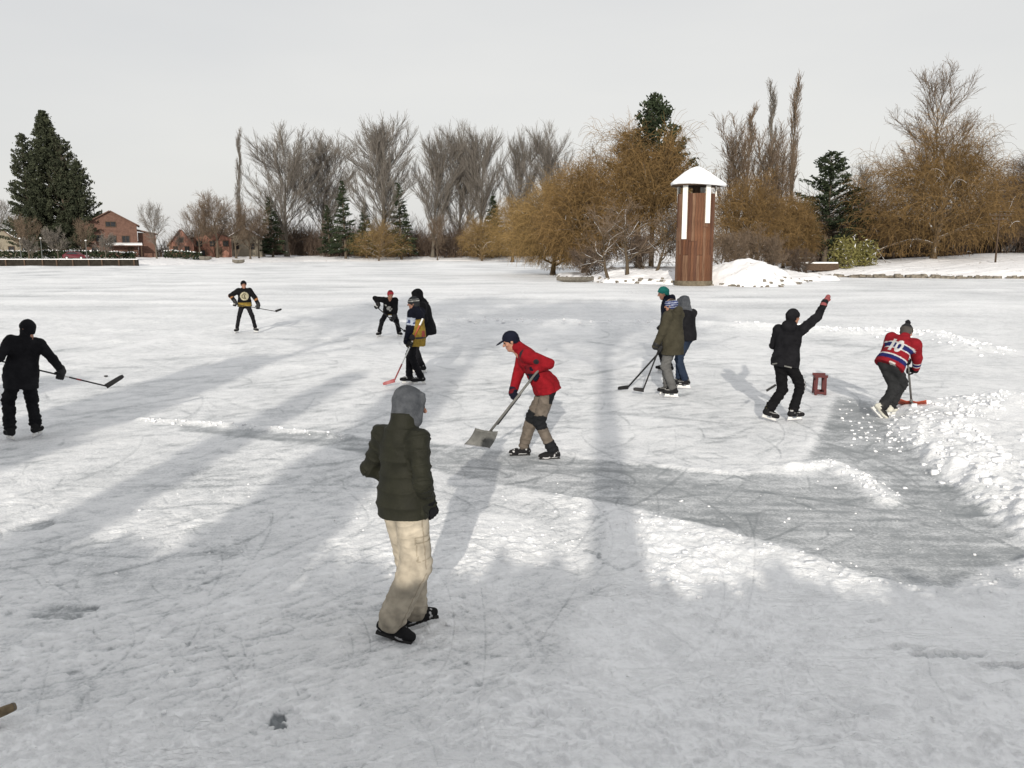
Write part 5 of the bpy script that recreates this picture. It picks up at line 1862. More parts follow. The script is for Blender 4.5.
def hand(F, wrist, d, palm_n, side_ax, sc=1.0, curl=0.9, thumb=1.0, fist=False):
    """palm and five fingers; side_ax points from little finger to index"""
    d, palm_n, side_ax = nz(d), nz(palm_n), nz(side_ax)
    w = A3(wrist)
    kn = w + d * 0.085 * sc
    for o_ in (-0.026, -0.008, 0.010, 0.026):
        F.cap(w + d * 0.01 * sc + side_ax * o_ * 0.7 * sc, kn + side_ax * o_ * sc, 0.020 * sc, 0.0165 * sc, 0.012)
    for o_, L, r in ((0.030, 0.075, 0.0105), (0.010, 0.085, 0.011), (-0.010, 0.078, 0.0105), (-0.029, 0.062, 0.0095)):
        p = kn + side_ax * o_ * sc
        dd = d
        for j, (fr, c) in enumerate(((0.44, 0.75), (0.32, 1.0), (0.24, 0.8))):
            an = curl * c
            dd = nz(dd * math.cos(an) + palm_n * math.sin(an))
            palm_p = palm_n
            q = p + dd * L * fr * sc
            F.cap(p, q, r * sc * (1 - 0.08 * j), r * sc * (0.95 - 0.1 * j), 0.006)
            # keep the bending plane
            palm_n_new = nz(palm_n - (palm_n @ dd) * dd)
            d_, palm_n_ = dd, palm_n_new
            dd = d_
            p = q
            palm_n = palm_n_ if np.linalg.norm(palm_n_) > 0.1 else palm_n
        palm_n = nz(np.cross(side_ax, d)) * np.sign(np.cross(side_ax, d) @ palm_p + 1e-9) if False else _pn(d, side_ax, palm_p, hand.ref)
    b = w + d * 0.025 * sc + side_ax * 0.022 * sc
    t1 = b + (d * 0.55 + side_ax * 0.75 + hand.ref * 0.35 * thumb) * 0.042 * sc
    t2 = t1 + (d * 0.8 + hand.ref * 0.75 * thumb + side_ax * 0.1) * 0.030 * sc
    F.cap(b, t1, 0.017 * sc, 0.013 * sc, 0.010)
    F.cap(t1, t2, 0.0125 * sc, 0.0105 * sc, 0.006)


def _pn(d, side, last, ref):
    return ref


def head_prims(F, c, R, sc=1.0):
    """c = head centre, rows of R = right, forward, up"""
    P = lambda x, y, z: A3(c) + (R[0] * x + R[1] * y + R[2] * z) * sc
    F.ell(P(0, -0.012, 0.032), R, A3((0.076, 0.096, 0.088)) * sc, 0.03)
    F.ell(P(0, 0.022, -0.05), R, A3((0.058, 0.068, 0.072)) * sc, 0.03)
    F.ell(P(0, 0.062, -0.098), R, A3((0.026, 0.022, 0.02)) * sc, 0.02)
    F.cap(P(0, 0.086, 0.018), P(0, 0.110, -0.022), 0.009 * sc, 0.015 * sc, 0.014)
    F.cap(P(-0.036, 0.080, 0.030), P(0.036, 0.080, 0.030), 0.012 * sc, 0.012 * sc, 0.016)
    F.cap(P(-0.020, 0.083, -0.058), P(0.020, 0.083, -0.058), 0.009 * sc, 0.009 * sc, 0.010)
    for s_ in (-1, 1):
        F.ell(P(0.032 * s_, 0.094, 0.010), R, A3((0.017, 0.012, 0.010)) * sc, 0.012, True)
        F.ell(P(0.080 * s_, -0.010, 0.0), R, A3((0.012, 0.022, 0.034)) * sc, 0.010)
        F.ell(P(0.045 * s_, 0.062, -0.02), R, A3((0.022, 0.02, 0.024)) * sc, 0.02)
    F.cap(P(0, -0.03, -0.06), P(0, -0.05, -0.20), 0.054 * sc, 0.06 * sc, 0.03)


def uv_ball(c, r, n=8):
    mb = MB()
    mb.lathe([(max(r * math.sin(math.pi * i / n), 1e-4), -r * math.cos(math.pi * i / n)) for i in range(n + 1)], 10, c)
    return mb


def paint_const(col):
    return lambda v, ctx: np.tile(np.array(col), (len(v), 1))


PEOPLE = {}


def person(label, loc, rz, vox, P, W, group=None):
    """P pose in metres: x to the viewer's right, y away, z up, about the feet; W what is worn"""
    root = thing('person', label, 'person', (loc[0], loc[1], 0), rz, group)
    seed = int(abs(loc[0] * 100)) % 60
    S = P.get('S', 1.0)
    pel, neck = A3(P['pelvis']), A3(P['neck'])
    up = nz(neck - pel)
    cf = A3((*P['chest'], 0))
    Rc = frame(nz(cf - (cf @ up) * up), up)
    pf = A3((*P.get('hipdir', P['chest']), 0))
    Rp = frame(pf, (0, 0, 1))
    sw = P.get('sw', 0.185) * S
    shp = {s: neck - up * 0.055 * S + Rc[0] * sg * sw for s, sg in (('R', 1), ('L', -1))}
    for s in 'RL':
        shp[s] = shp[s] + A3(P.get('sh' + s, (0, 0, 0)))
    hip = {s: pel + Rp[0] * sg * 0.085 * S for s, sg in (('R', 1), ('L', -1))}
    hc = A3(P['head'])
    Rh = frame(P['look'], P.get('headup', nz(hc - neck) * 0.6 + A3((0, 0, 0.6))))
    knee, ank, toe = {}, {}, {}
    for s in 'RL':
        toe[s] = nz(P['toe' + s])
        knee[s], ank[s] = ik(hip[s], P['ank' + s], 0.445 * S, 0.425 * S, P.get('knee' + s, tuple(Rp[1] * 0.8 + toe[s] * 0.4)))
    # hands: 'grip' = (point on the held shaft, shaft direction towards the thumb), 'free' = wrist point
    wr, hd = {}, {}
    for s, sg in (('R', 1), ('L', -1)):
        h_ = P['hand' + s]
        hint = A3(P.get('elb' + s, tuple(-Rc[1] * 0.5 + Rc[0] * sg * 0.7 - up * 0.6)))
        if h_[0] == 'grip':
            G, axd = A3(h_[1]), nz(h_[2])
            d0 = nz(G - shp[s])
            dd = nz(d0 - (d0 @ axd) * axd * 0.8)
            pn = nz(np.cross(axd, dd)) * (1 if s == 'L' else -1)
            dd = nz(np.cross(pn, axd))
            if dd @ d0 < 0:
                dd = -dd
            hs = W.get('hand_scale', 1.15)
            w_ = G - pn * 0.034 * hs - dd * 0.07 * hs
            hd[s] = (dd, pn, axd, 1.05)
        else:
            w_ = A3(h_[1])
            hd[s] = None
            if len(h_) > 2:
                hd[s] = (nz(h_[2]), nz(h_[3]), nz(np.cross(h_[3], h_[2])) * (1 if s == 'L' else -1) * -1, h_[4] if len(h_) > 4 else 0.4)
        el, w_ = ik(shp[s], w_, 0.30 * S, 0.27 * S, hint)
        wr[s] = (el, w_)
        if hd[s] is None:
            dd = nz(w_ - el)
            pn = nz(Rc[0] * -sg - (Rc[0] * -sg @ dd) * dd)
            hd[s] = (dd, pn, nz(np.cross(pn, dd)) * (1 if s == 'R' else -1), 0.45)
    b = W.get('bulk', 1.0)
    rt = (vox < 0.0095)
    # ---- body: one continuous skin surface, slightly thinner than the clothes
    F = Field()
    head_prims(F, hc, Rh, S)
    F.cap(hc - Rh[2] * 0.08 * S, neck, 0.058 * S, 0.062 * S, 0.03)
    F.fcap(pel + up * 0.02, neck - up * 0.16 * S, 0.135 * S, 0.15 * S, Rc[1], 1.5, 0.05)
    for s in 'RL':
        F.cap(neck - up * 0.05, shp[s], 0.055 * S, 0.05 * S, 0.04)
        F.cap(shp[s], wr[s][0], 0.05 * S, 0.038 * S, 0.03)
        F.cap(wr[s][0], wr[s][1], 0.038 * S, 0.026 * S, 0.02)
        F.cap(hip[s], knee[s], 0.08 * S, 0.052 * S, 0.03)
        F.cap(knee[s], ank[s], 0.05 * S, 0.036 * S, 0.02)
        if W.get('bare_hands'):
            hand.ref = hd[s][1]
            hand(F, wr[s][1], hd[s][0], hd[s][1], hd[s][2], 1.0, hd[s][3])
    v, q = F.mesh(min(vox, 0.012))
    obj('body', v, q, M['skin'], root)
    if W.get('face', True):
        for sg in (-1, 1):
            e = hc + (Rh[0] * 0.032 * sg + Rh[1] * 0.083 + Rh[2] * 0.012) * S
            uv_ball(tuple(e), 0.0115 * S).build('eye', M['eye'], root, True)
    if W.get('hair'):
        Fh = Field()
        Fh.ell(hc + (-Rh[1] * 0.02 + Rh[2] * 0.025) * S, Rh, A3((0.084, 0.100, 0.096)) * S, 0.02)
        Fh.ell(hc + (-Rh[1] * 0.05 - Rh[2] * 0.03) * S, Rh, A3((0.07, 0.055, 0.06)) * S, 0.02)
        Fh.cut(hc + Rh[1] * 0.03, Rh[1])
        v, q = Fh.mesh(0.012)
        obj('hair', folds(v, q, 0.006, seed + 7, 30), q, M['hair'], root)
    # ---- trousers
    tr = W['trousers']
    bg = tr.get('bag', 1.0)
    F = Field()
    F.fcap(hip['L'], hip['R'], 0.092 * S * b, 0.092 * S * b, Rp[1], 1.05, 0.05)
    if up[2] > 0.9:
        F.cut(pel + up * 0.005, up)
    else:
        F.cut(pel + A3((0, 0, 0.10)), (0, 0, 1))
    F.fcap(pel, pel + up * 0.08, 0.125 * S * b, 0.11 * S * b, Rp[1], 1.35, 0.05)
    hemcut = tr.get('hem', 0.055)
    for s in 'RL':
        F.cap(hip[s], knee[s], 0.096 * S * b * (0.75 + 0.25 * bg), 0.070 * S * bg, 0.04)
        ax_ = nz(ank[s] - knee[s])
        F.cap(knee[s], ank[s] - ax_ * hemcut * 0.5, 0.070 * S * bg, 0.060 * S * bg, 0.03)
        F.cap(ank[s] - ax_ * 0.12, ank[s] - ax_ * 0.045, 0.060 * S * bg, 0.062 * S * bg, 0.02)
    v, q = F.mesh(vox)
    am = tr.get('fold', 0.009)

    def knees(vv):
        o_ = np.zeros(len(vv))
        for s in 'RL':
            for c, w_ in ((knee[s], 0.13), (ank[s], 0.14)):
                r_ = np.linalg.norm(vv - c, axis=1)
                o_ += np.exp(-(r_ / w_) ** 2) * 0.007 * np.sin((vv - c) @ nz(ank[s] - knee[s]) * 95 + 2 * noise3(vv, 8, seed))
        return o_ * am / 0.009
    v = folds(v, q, am, seed + 11, 8, knees)
    ctx = dict(pel=pel, up=up, Rc=Rc, Rp=Rp, neck=neck, shp=shp, wr=wr, knee=knee, ank=ank, hip=hip)
    kw = {}
    if callable(tr['mat']):
        kw['cols'] = tr['mat'](v, ctx)
    obj('trousers', v, q, M['print'] if kw else M[tr['mat']], root, **kw)
    # ---- jacket or jersey
    jk = W['jacket']
    jb = jk.get('bulk', 1.0)
    F = Field()
    f = Rc[1]
    drop = jk.get('drop', 0.10)
    lowdir = -up if jk.get('straight', False) else nz(-up * 0.5 + A3((0, 0, -0.5)))
    bot = pel + lowdir * drop
    F.fcap(bot + lowdir * 0.12, pel + up * 0.02, 0.212 * S * jb * jk.get('flare', 1.0), 0.205 * S * jb * jk.get('flare', 1.0), nz(f * 0.35 + Rp[1] * 0.65), 1.27, 0.05)
    F.fcap(pel, pel + up * 0.12, 0.195 * S * jb, 0.18 * S * jb, f, 1.35, 0.05)
    F.fcap(pel + up * 0.10, neck - up * 0.17 * S, 0.178 * S * jb, 0.188 * S * jb, f, 1.42, 0.05)
    ar = jk.get('arm', 1.0) * jb
    for s in 'RL':
        F.cap(neck - up * 0.07 * S, shp[s], 0.072 * S, 0.070 * S * jb, 0.05)
        F.cap(shp[s], wr[s][0], 0.074 * S * ar, 0.060 * S * ar, 0.04)
        cuff = wr[s][1] - nz(wr[s][1] - wr[s][0]) * jk.get('cuff', 0.0)
        F.cap(wr[s][0], cuff, 0.060 * S * ar, 0.046 * S * ar, 0.025)
    F.cap(neck - up * 0.04, neck + nz(hc - neck) * jk.get('collar', 0.05), 0.088 * S * jk.get('collar_r', 1.0), 0.084 * S * jk.get('collar_r', 1.0), 0.03)
    if jk.get('hood_down'):
        F.ell(neck - Rc[1] * 0.10 + up * 0.02, Rc, A3((0.12, 0.075, 0.10)), 0.03)
    for pb in jk.get('extra', []):
        pb(F, ctx)
    F.cut(bot, lowdir)
    v, q = F.mesh(vox)
    ex = None
    if jk.get('quilt'):
        def ex(vv):
            o_ = np.zeros(len(vv))
            hh = (vv - pel) @ up
            lat = np.abs((vv - pel) @ Rc[0])
            o_ += np.where(lat < 0.21, 0.014 * np.sqrt(np.abs(np.sin(math.pi * hh / 0.105))), 0)
            for s in 'RL':
                for a_, b__ in ((shp[s], wr[s][0]), (wr[s][0], wr[s][1])):
                    d_ = nz(b__ - a_)
                    t_ = (vv - a_) @ d_
                    rr = np.linalg.norm(vv - a_ - t_[:, None] * d_, axis=1)
                    on = (t_ > -0.02) & (t_ < np.linalg.norm(b__ - a_)) & (rr < 0.10)
                    o_ = np.where(on, 0.013 * np.sqrt(np.abs(np.sin(math.pi * t_ / 0.095))), o_)
            return o_ - 0.007
    v = folds(v, q, jk.get('fold', 0.008), seed + 21, 8, ex)
    kw = {}
    if callable(jk['mat']):
        kw['cols'] = jk['mat'](v, ctx)
    obj(jk.get('name', 'jacket'), v, q, M['print'] if kw else M[jk['mat']], root, **kw)
    # ---- head gear
    ht = W['hat']
    Sh = S
    S = S * ht.get('size', 1.0)
    P3 = lambda x, y, z: hc + (Rh[0] * x + Rh[1] * y + Rh[2] * z) * S
    hv = min(vox, 0.011)
    if ht['kind'] in ('beanie', 'pom', 'headband', 'cap'):
        F = Field()
        F.ell(P3(0, -0.012, 0.036), Rh, A3((0.092, 0.112, 0.108)) * S, 0.02)
        if ht['kind'] != 'cap':
            F.ell(P3(0, -0.014, 0.036), Rh, A3((0.100, 0.120, 0.075)) * S, 0.012)
        F.ell(P3(0, -0.045, -0.03), Rh, A3((0.085, 0.07, 0.075)) * S, 0.03)
        F.cut(P3(0, 0.07, ht.get('low', 0.022)), -Rh[2] + Rh[1] * 0.62)
        if ht['kind'] == 'headband':
            F.cut(P3(0, 0, 0.085), Rh[2])
        v, q = F.mesh(hv)
        v = folds(v, q, 0.004, seed + 31, 26)
        kw = {}
        if callable(ht['mat']):
            hz = (v - hc) @ Rh[2]
            kw['cols'] = ht['mat'](v, hz)
        hat = obj('cap' if ht['kind'] == 'cap' else ('headband' if ht['kind'] == 'headband' else 'beanie'), v, q, M['print'] if kw else M[ht['mat']], root, **kw)
        if ht['kind'] == 'cap':
            F = Field()
            F.ell(P3(0, 0.115, 0.040), frame(Rh[1] - Rh[2] * 0.2, Rh[2]), A3((0.078, 0.085, 0.011)) * S, 0.01)
            v, q = F.mesh(0.008)
            obj('peak', v, q, M[ht['mat']], hat)
        if ht['kind'] == 'pom':
            F = Field()
            F.ell(P3(0, -0.02, 0.165), Rh, A3((0.045, 0.045, 0.042)) * S, 0.02)
            v, q = F.mesh(0.01)
            obj('pompom', folds(v, q, 0.012, seed + 33, 60), q, M['black_cloth'], hat)
    elif ht['kind'] == 'hood':
        F = Field()
        F.ell(P3(0, -0.022, 0.03), Rh, A3((0.100, 0.118, 0.120)) * S, 0.03)
        F.ell(P3(0, -0.055, 0.07), Rh, A3((0.065, 0.065, 0.068)) * S, 0.06)
        F.ell(P3(0, -0.02, -0.06), Rh, A3((0.094, 0.105, 0.105)) * S, 0.05)
        F.cap(P3(-0.07, 0.04, -0.105), P3(0.07, 0.04, -0.105), 0.03, 0.03, 0.03)
        F.cap(P3(0, -0.03, -0.08), neck + up * 0.01, 0.09 * S, 0.085 * S, 0.04)
        for s_ in (-1, 1):
            F.cap(P3(0.064 * s_, 0.075, 0.07), P3(0.068 * s_, 0.065, -0.09), 0.016 * S, 0.016 * S, 0.02)
        F.cap(P3(-0.05, 0.07, 0.098), P3(0.05, 0.07, 0.098), 0.016 * S, 0.016 * S, 0.03)
        F.ell(P3(0, 0.125, -0.005), Rh, A3((0.074, 0.095, 0.108)) * S, 0.015, True)
        v, q = F.mesh(hv)
        hat = obj('hood', folds(v, q, 0.007, seed + 35, 8, lambda vv: -0.006 * np.exp(-(((vv - hc) @ Rh[0]) / 0.010) ** 2) * (((vv - hc) @ Rh[1]) < 0.05)), q, M[ht['mat']], root)
        if ht.get('seam'):
            pass
    S = Sh
    # ---- gloves
    gl = W.get('gloves')
    if gl:
        for s in 'RL':
            F = Field()
            hand.ref = hd[s][1]
            sc = gl.get('scale', 1.15)
            if gl.get('mitten') == s:
                dd, pn, sx = hd[s][0], hd[s][1], hd[s][2]
                F.fcap(wr[s][1], wr[s][1] + dd * 0.085, 0.038, 0.042, pn, 1.5, 0.02)
                F.cap(wr[s][1] + sx * 0.03 + dd * 0.03, wr[s][1] + sx * 0.055 + dd * 0.065, 0.018, 0.015, 0.015)
            else:
                hand(F, wr[s][1], hd[s][0], hd[s][1], hd[s][2], sc, hd[s][3])
            d_ = nz(wr[s][1] - wr[s][0])
            F.cap(wr[s][1] - d_ * 0.05, wr[s][1] + d_ * 0.01, 0.05 * sc * 0.95, 0.038 * sc, 0.02)
            v, q = F.mesh(gl.get('vox', 0.0075))
            obj('glove', v, q, M[gl['mat'] if isinstance(gl['mat'], str) else gl['mat'][s]], root)
    # ---- feet
    ft = W['feet']
    for s in 'RL':
        a, t_ = ank[s], toe[s]
        Rf = frame(t_, (0, 0, 1) if abs(t_[2]) < 0.9 else (1, 0, 0))
        u = Rf[2]
        skate = ft['kind'] == 'skate'
        F = Field()
        F.fcap(a - u * 0.052 - t_ * 0.055, a - u * 0.062 + t_ * 0.10, 0.046, 0.047, u, 1.05, 0.03)
        F.cap(a - u * 0.062 + t_ * 0.10, a - u * 0.066 + t_ * 0.165, 0.045, 0.034, 0.03)
        F.cap(a - u * 0.03 - t_ * 0.02, a + u * 0.03 - t_ * 0.02, 0.05, 0.05, 0.03)
        F.cap(a + u * 0.0 - t_ * 0.02, a + nz(knee[s] - a) * (0.15 if skate else 0.09) - t_ * 0.01, 0.05, 0.053 if skate else 0.048, 0.02)
        F.cut(a - u * 0.098, -u)
        v, q = F.mesh(max(min(vox, 0.010), 0.008))
        kw = {}
        if ft.get('paint'):
            kw['cols'] = ft['paint'](v, (v - a) @ u, (v - a) @ t_, seed)
        bo = obj('skate' if skate else 'boot', folds(v, q, 0.003, seed + 41, 22), q, M['print'] if kw else M[ft['mat']], root, **kw)
        Mx = Matrix(np.array([Rf[0], Rf[1], Rf[2]]).T.tolist())
        if skate:
            hb = MB()
            for yy, L in ((-0.055, 0.07), (0.10, 0.08)):
                hb.box(a - u * 0.113 + t_ * yy, (0.018, L, 0.034), Mx)
            hb.box(a - u * 0.134 + t_ * 0.025, (0.014, 0.245, 0.016), Mx)
            hb.build('blade_holder', M[ft.get('holder', 'plastic_white')], bo)
            MB().box(a - u * 0.151 + t_ * 0.025, (0.006, 0.275, 0.022), Mx).build('blade', M['steel'], bo)
        else:
            sb = MB()
            sb.box(a - u * 0.099 + t_ * 0.05, (0.078, 0.27, 0.024), Mx)
            sb.build('sole', M['rubber' if not ft.get('pale') else 'plastic_white'], bo)
    return dict(root=root, wr=wr, ctx=ctx, hd=hd)


def to_world(loc, rz, p):
    c, s = math.cos(rz), math.sin(rz)
    return (loc[0] + c * p[0] - s * p[1], loc[1] + s * p[0] + c * p[1], p[2])


def hockey_stick(label, loc, rz, top, heel, tip, shaft='black_plastic', blade='black_plastic', bands=None):
    o = thing('hockey_stick', label, 'hockey stick', (loc[0], loc[1], 0), rz, 'hockey sticks')
    top, heel, tip = Vector(top), Vector(heel), Vector(tip)
    ax = (heel - top).normalized()
    bl = (tip - heel)
    MB().bar(top, heel - ax * 0.02, 0.021, 0.032, ref=bl.normalized().cross(ax)).build('shaft', M[shaft], o)
    MB().bar(top - ax * 0.004, top + ax * 0.14, 0.028, 0.039, ref=bl.normalized().cross(ax)).build('grip_tape', M['plastic_white'], o)
    if bands:
        for t0, t1, m_ in bands:
            MB().bar(top.lerp(heel, t0), top.lerp(heel, t1), 0.0235, 0.0345, ref=bl.normalized().cross(ax)).build('band', M[m_], o)
    nrm = bl.cross(ax).normalized()
    upb = nrm.cross(bl).normalized()
    if upb.z < 0:
        upb = -upb
    n = 8
    v, f = [], []
    for i in range(n):
        t = i / (n - 1)
        c = heel - bl.normalized() * 0.02 + bl * 1.02 * t + nrm * 0.035 * t * t
        h = 0.038 * (1 - 0.15 * t) if i < n - 1 else 0.022
        th = 0.009
        off = upb * 0.012
        v += [c + off - upb * h - nrm * th, c + off + upb * h - nrm * th, c + off + upb * h + nrm * th, c + off - upb * h + nrm * th]
    for i in range(n - 1):
        f += [(i * 4 + k, i * 4 + (k + 1) % 4, (i + 1) * 4 + (k + 1) % 4, (i + 1) * 4 + k) for k in range(4)]
    f += [(3, 2, 1, 0), tuple(range(4 * n - 4, 4 * n))]
    obj('blade', v, f, M[blade], o, False)


def shovel(label, loc, rz, top, base, lip, width, shaft_m, scoop_m, grip=True, depth=0.09, split=None, wide_ax=None):
    o = thing('snow_shovel', label, 'shovel', (loc[0], loc[1], 0), rz, 'snow shovels')
    top, base, lip = Vector(top), Vector(base), Vector(lip)
    ax = (base - top).normalized()
    fw = (lip - base).normalized()
    side = Vector(wide_ax).normalized() if wide_ax is not None else fw.cross(Vector((0, 0, 1))).normalized()
    nrm = side.cross(fw).normalized()
    if nrm.z < 0:
        nrm = -nrm
    MB().tube([top, base + fw * 0.10], 0.017, 10).build('shaft', M[shaft_m], o, True)
    if split:
        MB().tube([top.lerp(base, split[0]), top.lerp(base, split[1])], 0.0195, 10).build('sleeve', M[split[2]], o, True)
    if grip:
        MB().bar(top - side * 0.06, top + side * 0.06, 0.03, 0.03).bar(top - side * 0.055, top + ax * 0.09, 0.022).bar(top + side * 0.055, top + ax * 0.09, 0.022).build('handle', M['black_plastic'], o)
    nu, nv = 13, 9
    v = []
    L = (lip - base).length
    for lay in (0, 1):
        for i in range(nv):
            t = i / (nv - 1)
            for k in range(nu):
                s_ = k / (nu - 1) * 2 - 1
                curve = depth * ((1 - t) ** 2.2) * 1.0 + 0.045 * abs(s_) ** 4 * (1 - 0.4 * t) + 0.006 * math.cos(s_ * 9)
                wd = width / 2 * (0.88 + 0.12 * t)
                p = base + fw * (L * t) + side * (s_ * wd) + nrm * (curve - 0.02 - 0.006 * lay)
                v.append(p)
    f = []
    q = nu * nv
    for i in range(nv - 1):
        for k in range(nu - 1):
            a = i * nu + k
            f += [(a, a + 1, a + nu + 1, a + nu), (q + a, q + a + nu, q + a + nu + 1, q + a + 1)]
    for k in range(nu - 1):
        f += [(k, q + k, q + k + 1, k + 1), ((nv - 1) * nu + k, (nv - 1) * nu + k + 1, q + (nv - 1) * nu + k + 1, q + (nv - 1) * nu + k)]
    for i in range(nv - 1):
        f += [(i * nu, (i + 1) * nu, q + (i + 1) * nu, q + i * nu), (i * nu + nu - 1, q + i * nu + nu - 1, q + (i + 1) * nu + nu - 1, (i + 1) * nu + nu - 1)]
    sc = obj('scoop', v, f, M[scoop_m], o)
    MB().bar(base + fw * L * 0.985 - side * width * 0.5 + nrm * -0.012, base + fw * L * 0.985 + side * width * 0.5 + nrm * -0.012, 0.02, 0.012).build('lip', M['steel'], sc)
    MB().tube([base - ax * 0.05, base + fw * 0.14 + nrm * 0.012], [0.026, 0.022], 10).build('socket', M['alu'], sc, True)


# ------------------------------------------------------------------ clothing prints
BK, NV, YE, WH, RD, BL, CR = (0.006, 0.006, 0.007), (0.006, 0.007, 0.014), (0.26, 0.175, 0.035), (0.46, 0.46, 0.46), (0.19, 0.010, 0.016), (0.012, 0.016, 0.085), (0.34, 0.31, 0.22)


def sel(c, m, col):
    c[m] = col


def arm_t(v, ctx):
    """0..2 along upper arm and forearm, inf on the trunk"""
    out = np.full(len(v), np.inf)
    for s in 'RL':
        el, w = ctx['wr'][s]
        sh = ctx['shp'][s]
        for a, b_, o_ in ((sh, el, 0), (el, w, 1)):
            L = np.linalg.norm(b_ - a)
            d = (b_ - a) / L
            t = (v - a) @ d / L
            r = np.linalg.norm(v - a - np.clip(t, 0, 1)[:, None] * (b_ - a), axis=1)
            on = (r < 0.095) & (t > 0.25 - o_ * 0.3) & (t < 1.2)
            out = np.where(on & (o_ + t < out), o_ + t, out)
    return out


def print_cream(v, ctx):      # black jersey, round cream crest, yellow hem and sleeve bands
    c = np.tile(np.array(BK), (len(v), 1))
    h = (v - ctx['pel']) @ ctx['up']
    x = (v - ctx['pel']) @ ctx['Rc'][0]
    y = (v - ctx['pel']) @ ctx['Rc'][1]
    at = arm_t(v, ctx)
    tr = ~np.isfinite(at)
    sel(c, tr & (h < 0.045) & (h > -0.03), YE)
    sel(c, tr & (h < 0.085) & (h > 0.06), YE)
    r = np.hypot(x, (h - 0.30) * 1.0)
    sel(c, tr & (y > 0.03) & (r < 0.135), CR)
    sel(c, tr & (y > 0.03) & (r < 0.095) & (r > 0.06) & (x > -0.05), (0.10, 0.09, 0.06))
    sel(c, tr & (y > 0.03) & (np.abs(x) < 0.02) & (r < 0.05), (0.10, 0.09, 0.06))
    sel(c, (at > 1.15) & (at < 1.42), (0.26, 0.12, 0.05))
    return c


def print_crest(v, ctx):      # black jersey with a pale penguin-coloured emblem and grey patches
    c = np.tile(np.array(BK), (len(v), 1))
    h = (v - ctx['pel']) @ ctx['up']
    x = (v - ctx['pel']) @ ctx['Rc'][0]
    y = (v - ctx['pel']) @ ctx['Rc'][1]
    at = arm_t(v, ctx)
    tr = ~np.isfinite(at)
    r = np.hypot(x * 1.1, h - 0.24)
    sel(c, tr & (y > 0.03) & (r < 0.10) & (noise3(v, 18, 3) > -0.35), (0.34, 0.34, 0.33))
    sel(c, tr & (y > 0.03) & (np.abs(x - 0.11) < 0.03) & (np.abs(h - 0.36) < 0.03), (0.4, 0.4, 0.38))
    sel(c, tr & (h < 0.03) & (h > 0.0), (0.28, 0.2, 0.06))
    return c


def print_yellow(v, ctx):     # dark navy shoulders, yellow lower body, white arm patch
    c = np.tile(np.array(NV), (len(v), 1))
    h = (v - ctx['pel']) @ ctx['up']
    x = (v - ctx['pel']) @ ctx['Rc'][0]
    y = (v - ctx['pel']) @ ctx['Rc'][1]
    at = arm_t(v, ctx)
    tr = ~np.isfinite(at)
    sel(c, tr & (h < 0.16 + 0.16 * (y < -0.02)), YE)
    sel(c, tr & (h < -0.03) & (h > -0.06), (0.04, 0.04, 0.05))
    sel(c, tr & (h < 0.10) & (h > -0.02) & (y < -0.05) & (np.abs(x + 0.03) < 0.055), (0.25, 0.06, 0.05))
    sel(c, (at > 0.30) & (at < 0.78) & (x < 0), (0.36, 0.40, 0.48))
    sel(c, (at > 0.40) & (at < 0.68) & (x < 0) & (noise3(v, 25, 5) > 0), (0.05, 0.07, 0.16))
    return c


def print_red_jersey(v, ctx):   # red jersey, blue chest band edged white, number 10 on the back
    c = np.tile(np.array(RD), (len(v), 1))
    h = (v - ctx['pel']) @ ctx['up']
    x = (v - ctx['pel']) @ ctx['Rc'][0]
    y = (v - ctx['pel']) @ ctx['Rc'][1]
    at = arm_t(v, ctx)
    tr = ~np.isfinite(at)
    for lo, hi, col in ((0.235, 0.355, WH), (0.255, 0.335, BL), (0.035, 0.125, WH), (0.03, 0.10, BL)):
        sel(c, tr & (h > lo) & (h < hi), col)
    sel(c, tr & (h < 0.03), RD)
    for lo, hi, col in ((1.30, 1.62, WH), (1.36, 1.56, BL)):
        sel(c, (at > lo) & (at < hi), col)
    back = tr & (y < 0.0)
    for x0 in (-0.062,):       # the 1
        sel(c, back & (np.abs(x - x0 - 0.0) < 0.026) & (h > 0.175) & (h < 0.40), WH)
    e = np.hypot((x - 0.052) / 0.058, (h - 0.288) / 0.115)
    sel(c, back & (e < 1.0), WH)
    sel(c, back & (e < 0.42), BL)
    sel(c, back & (np.abs(x - 0.10) < 0.045) & (np.abs(h + 0.03) < 0.018), (0.45, 0.42, 0.4))
    return c


def print_red_coat(v, ctx):     # red anorak with dark shoulder and elbow panels
    c = np.tile(np.array((0.19, 0.007, 0.012)), (len(v), 1))
    at = arm_t(v, ctx)
    L = ctx['shp']['L']
    r = np.linalg.norm(v - (L + ctx['up'] * 0.05 + ctx['Rc'][1] * 0.03), axis=1)
    sel(c, r < 0.062, (0.02, 0.02, 0.024))
    el = ctx['wr']['L'][0]
    r = np.linalg.norm(v - (el * 0.45 + L * 0.55 + np.array([0.0, -0.06, -0.02])), axis=1)
    sel(c, r < 0.04, (0.02, 0.02, 0.024))
    sel(c, (at > 1.86) & np.isfinite(at), (0.10, 0.008, 0.012))
    return c


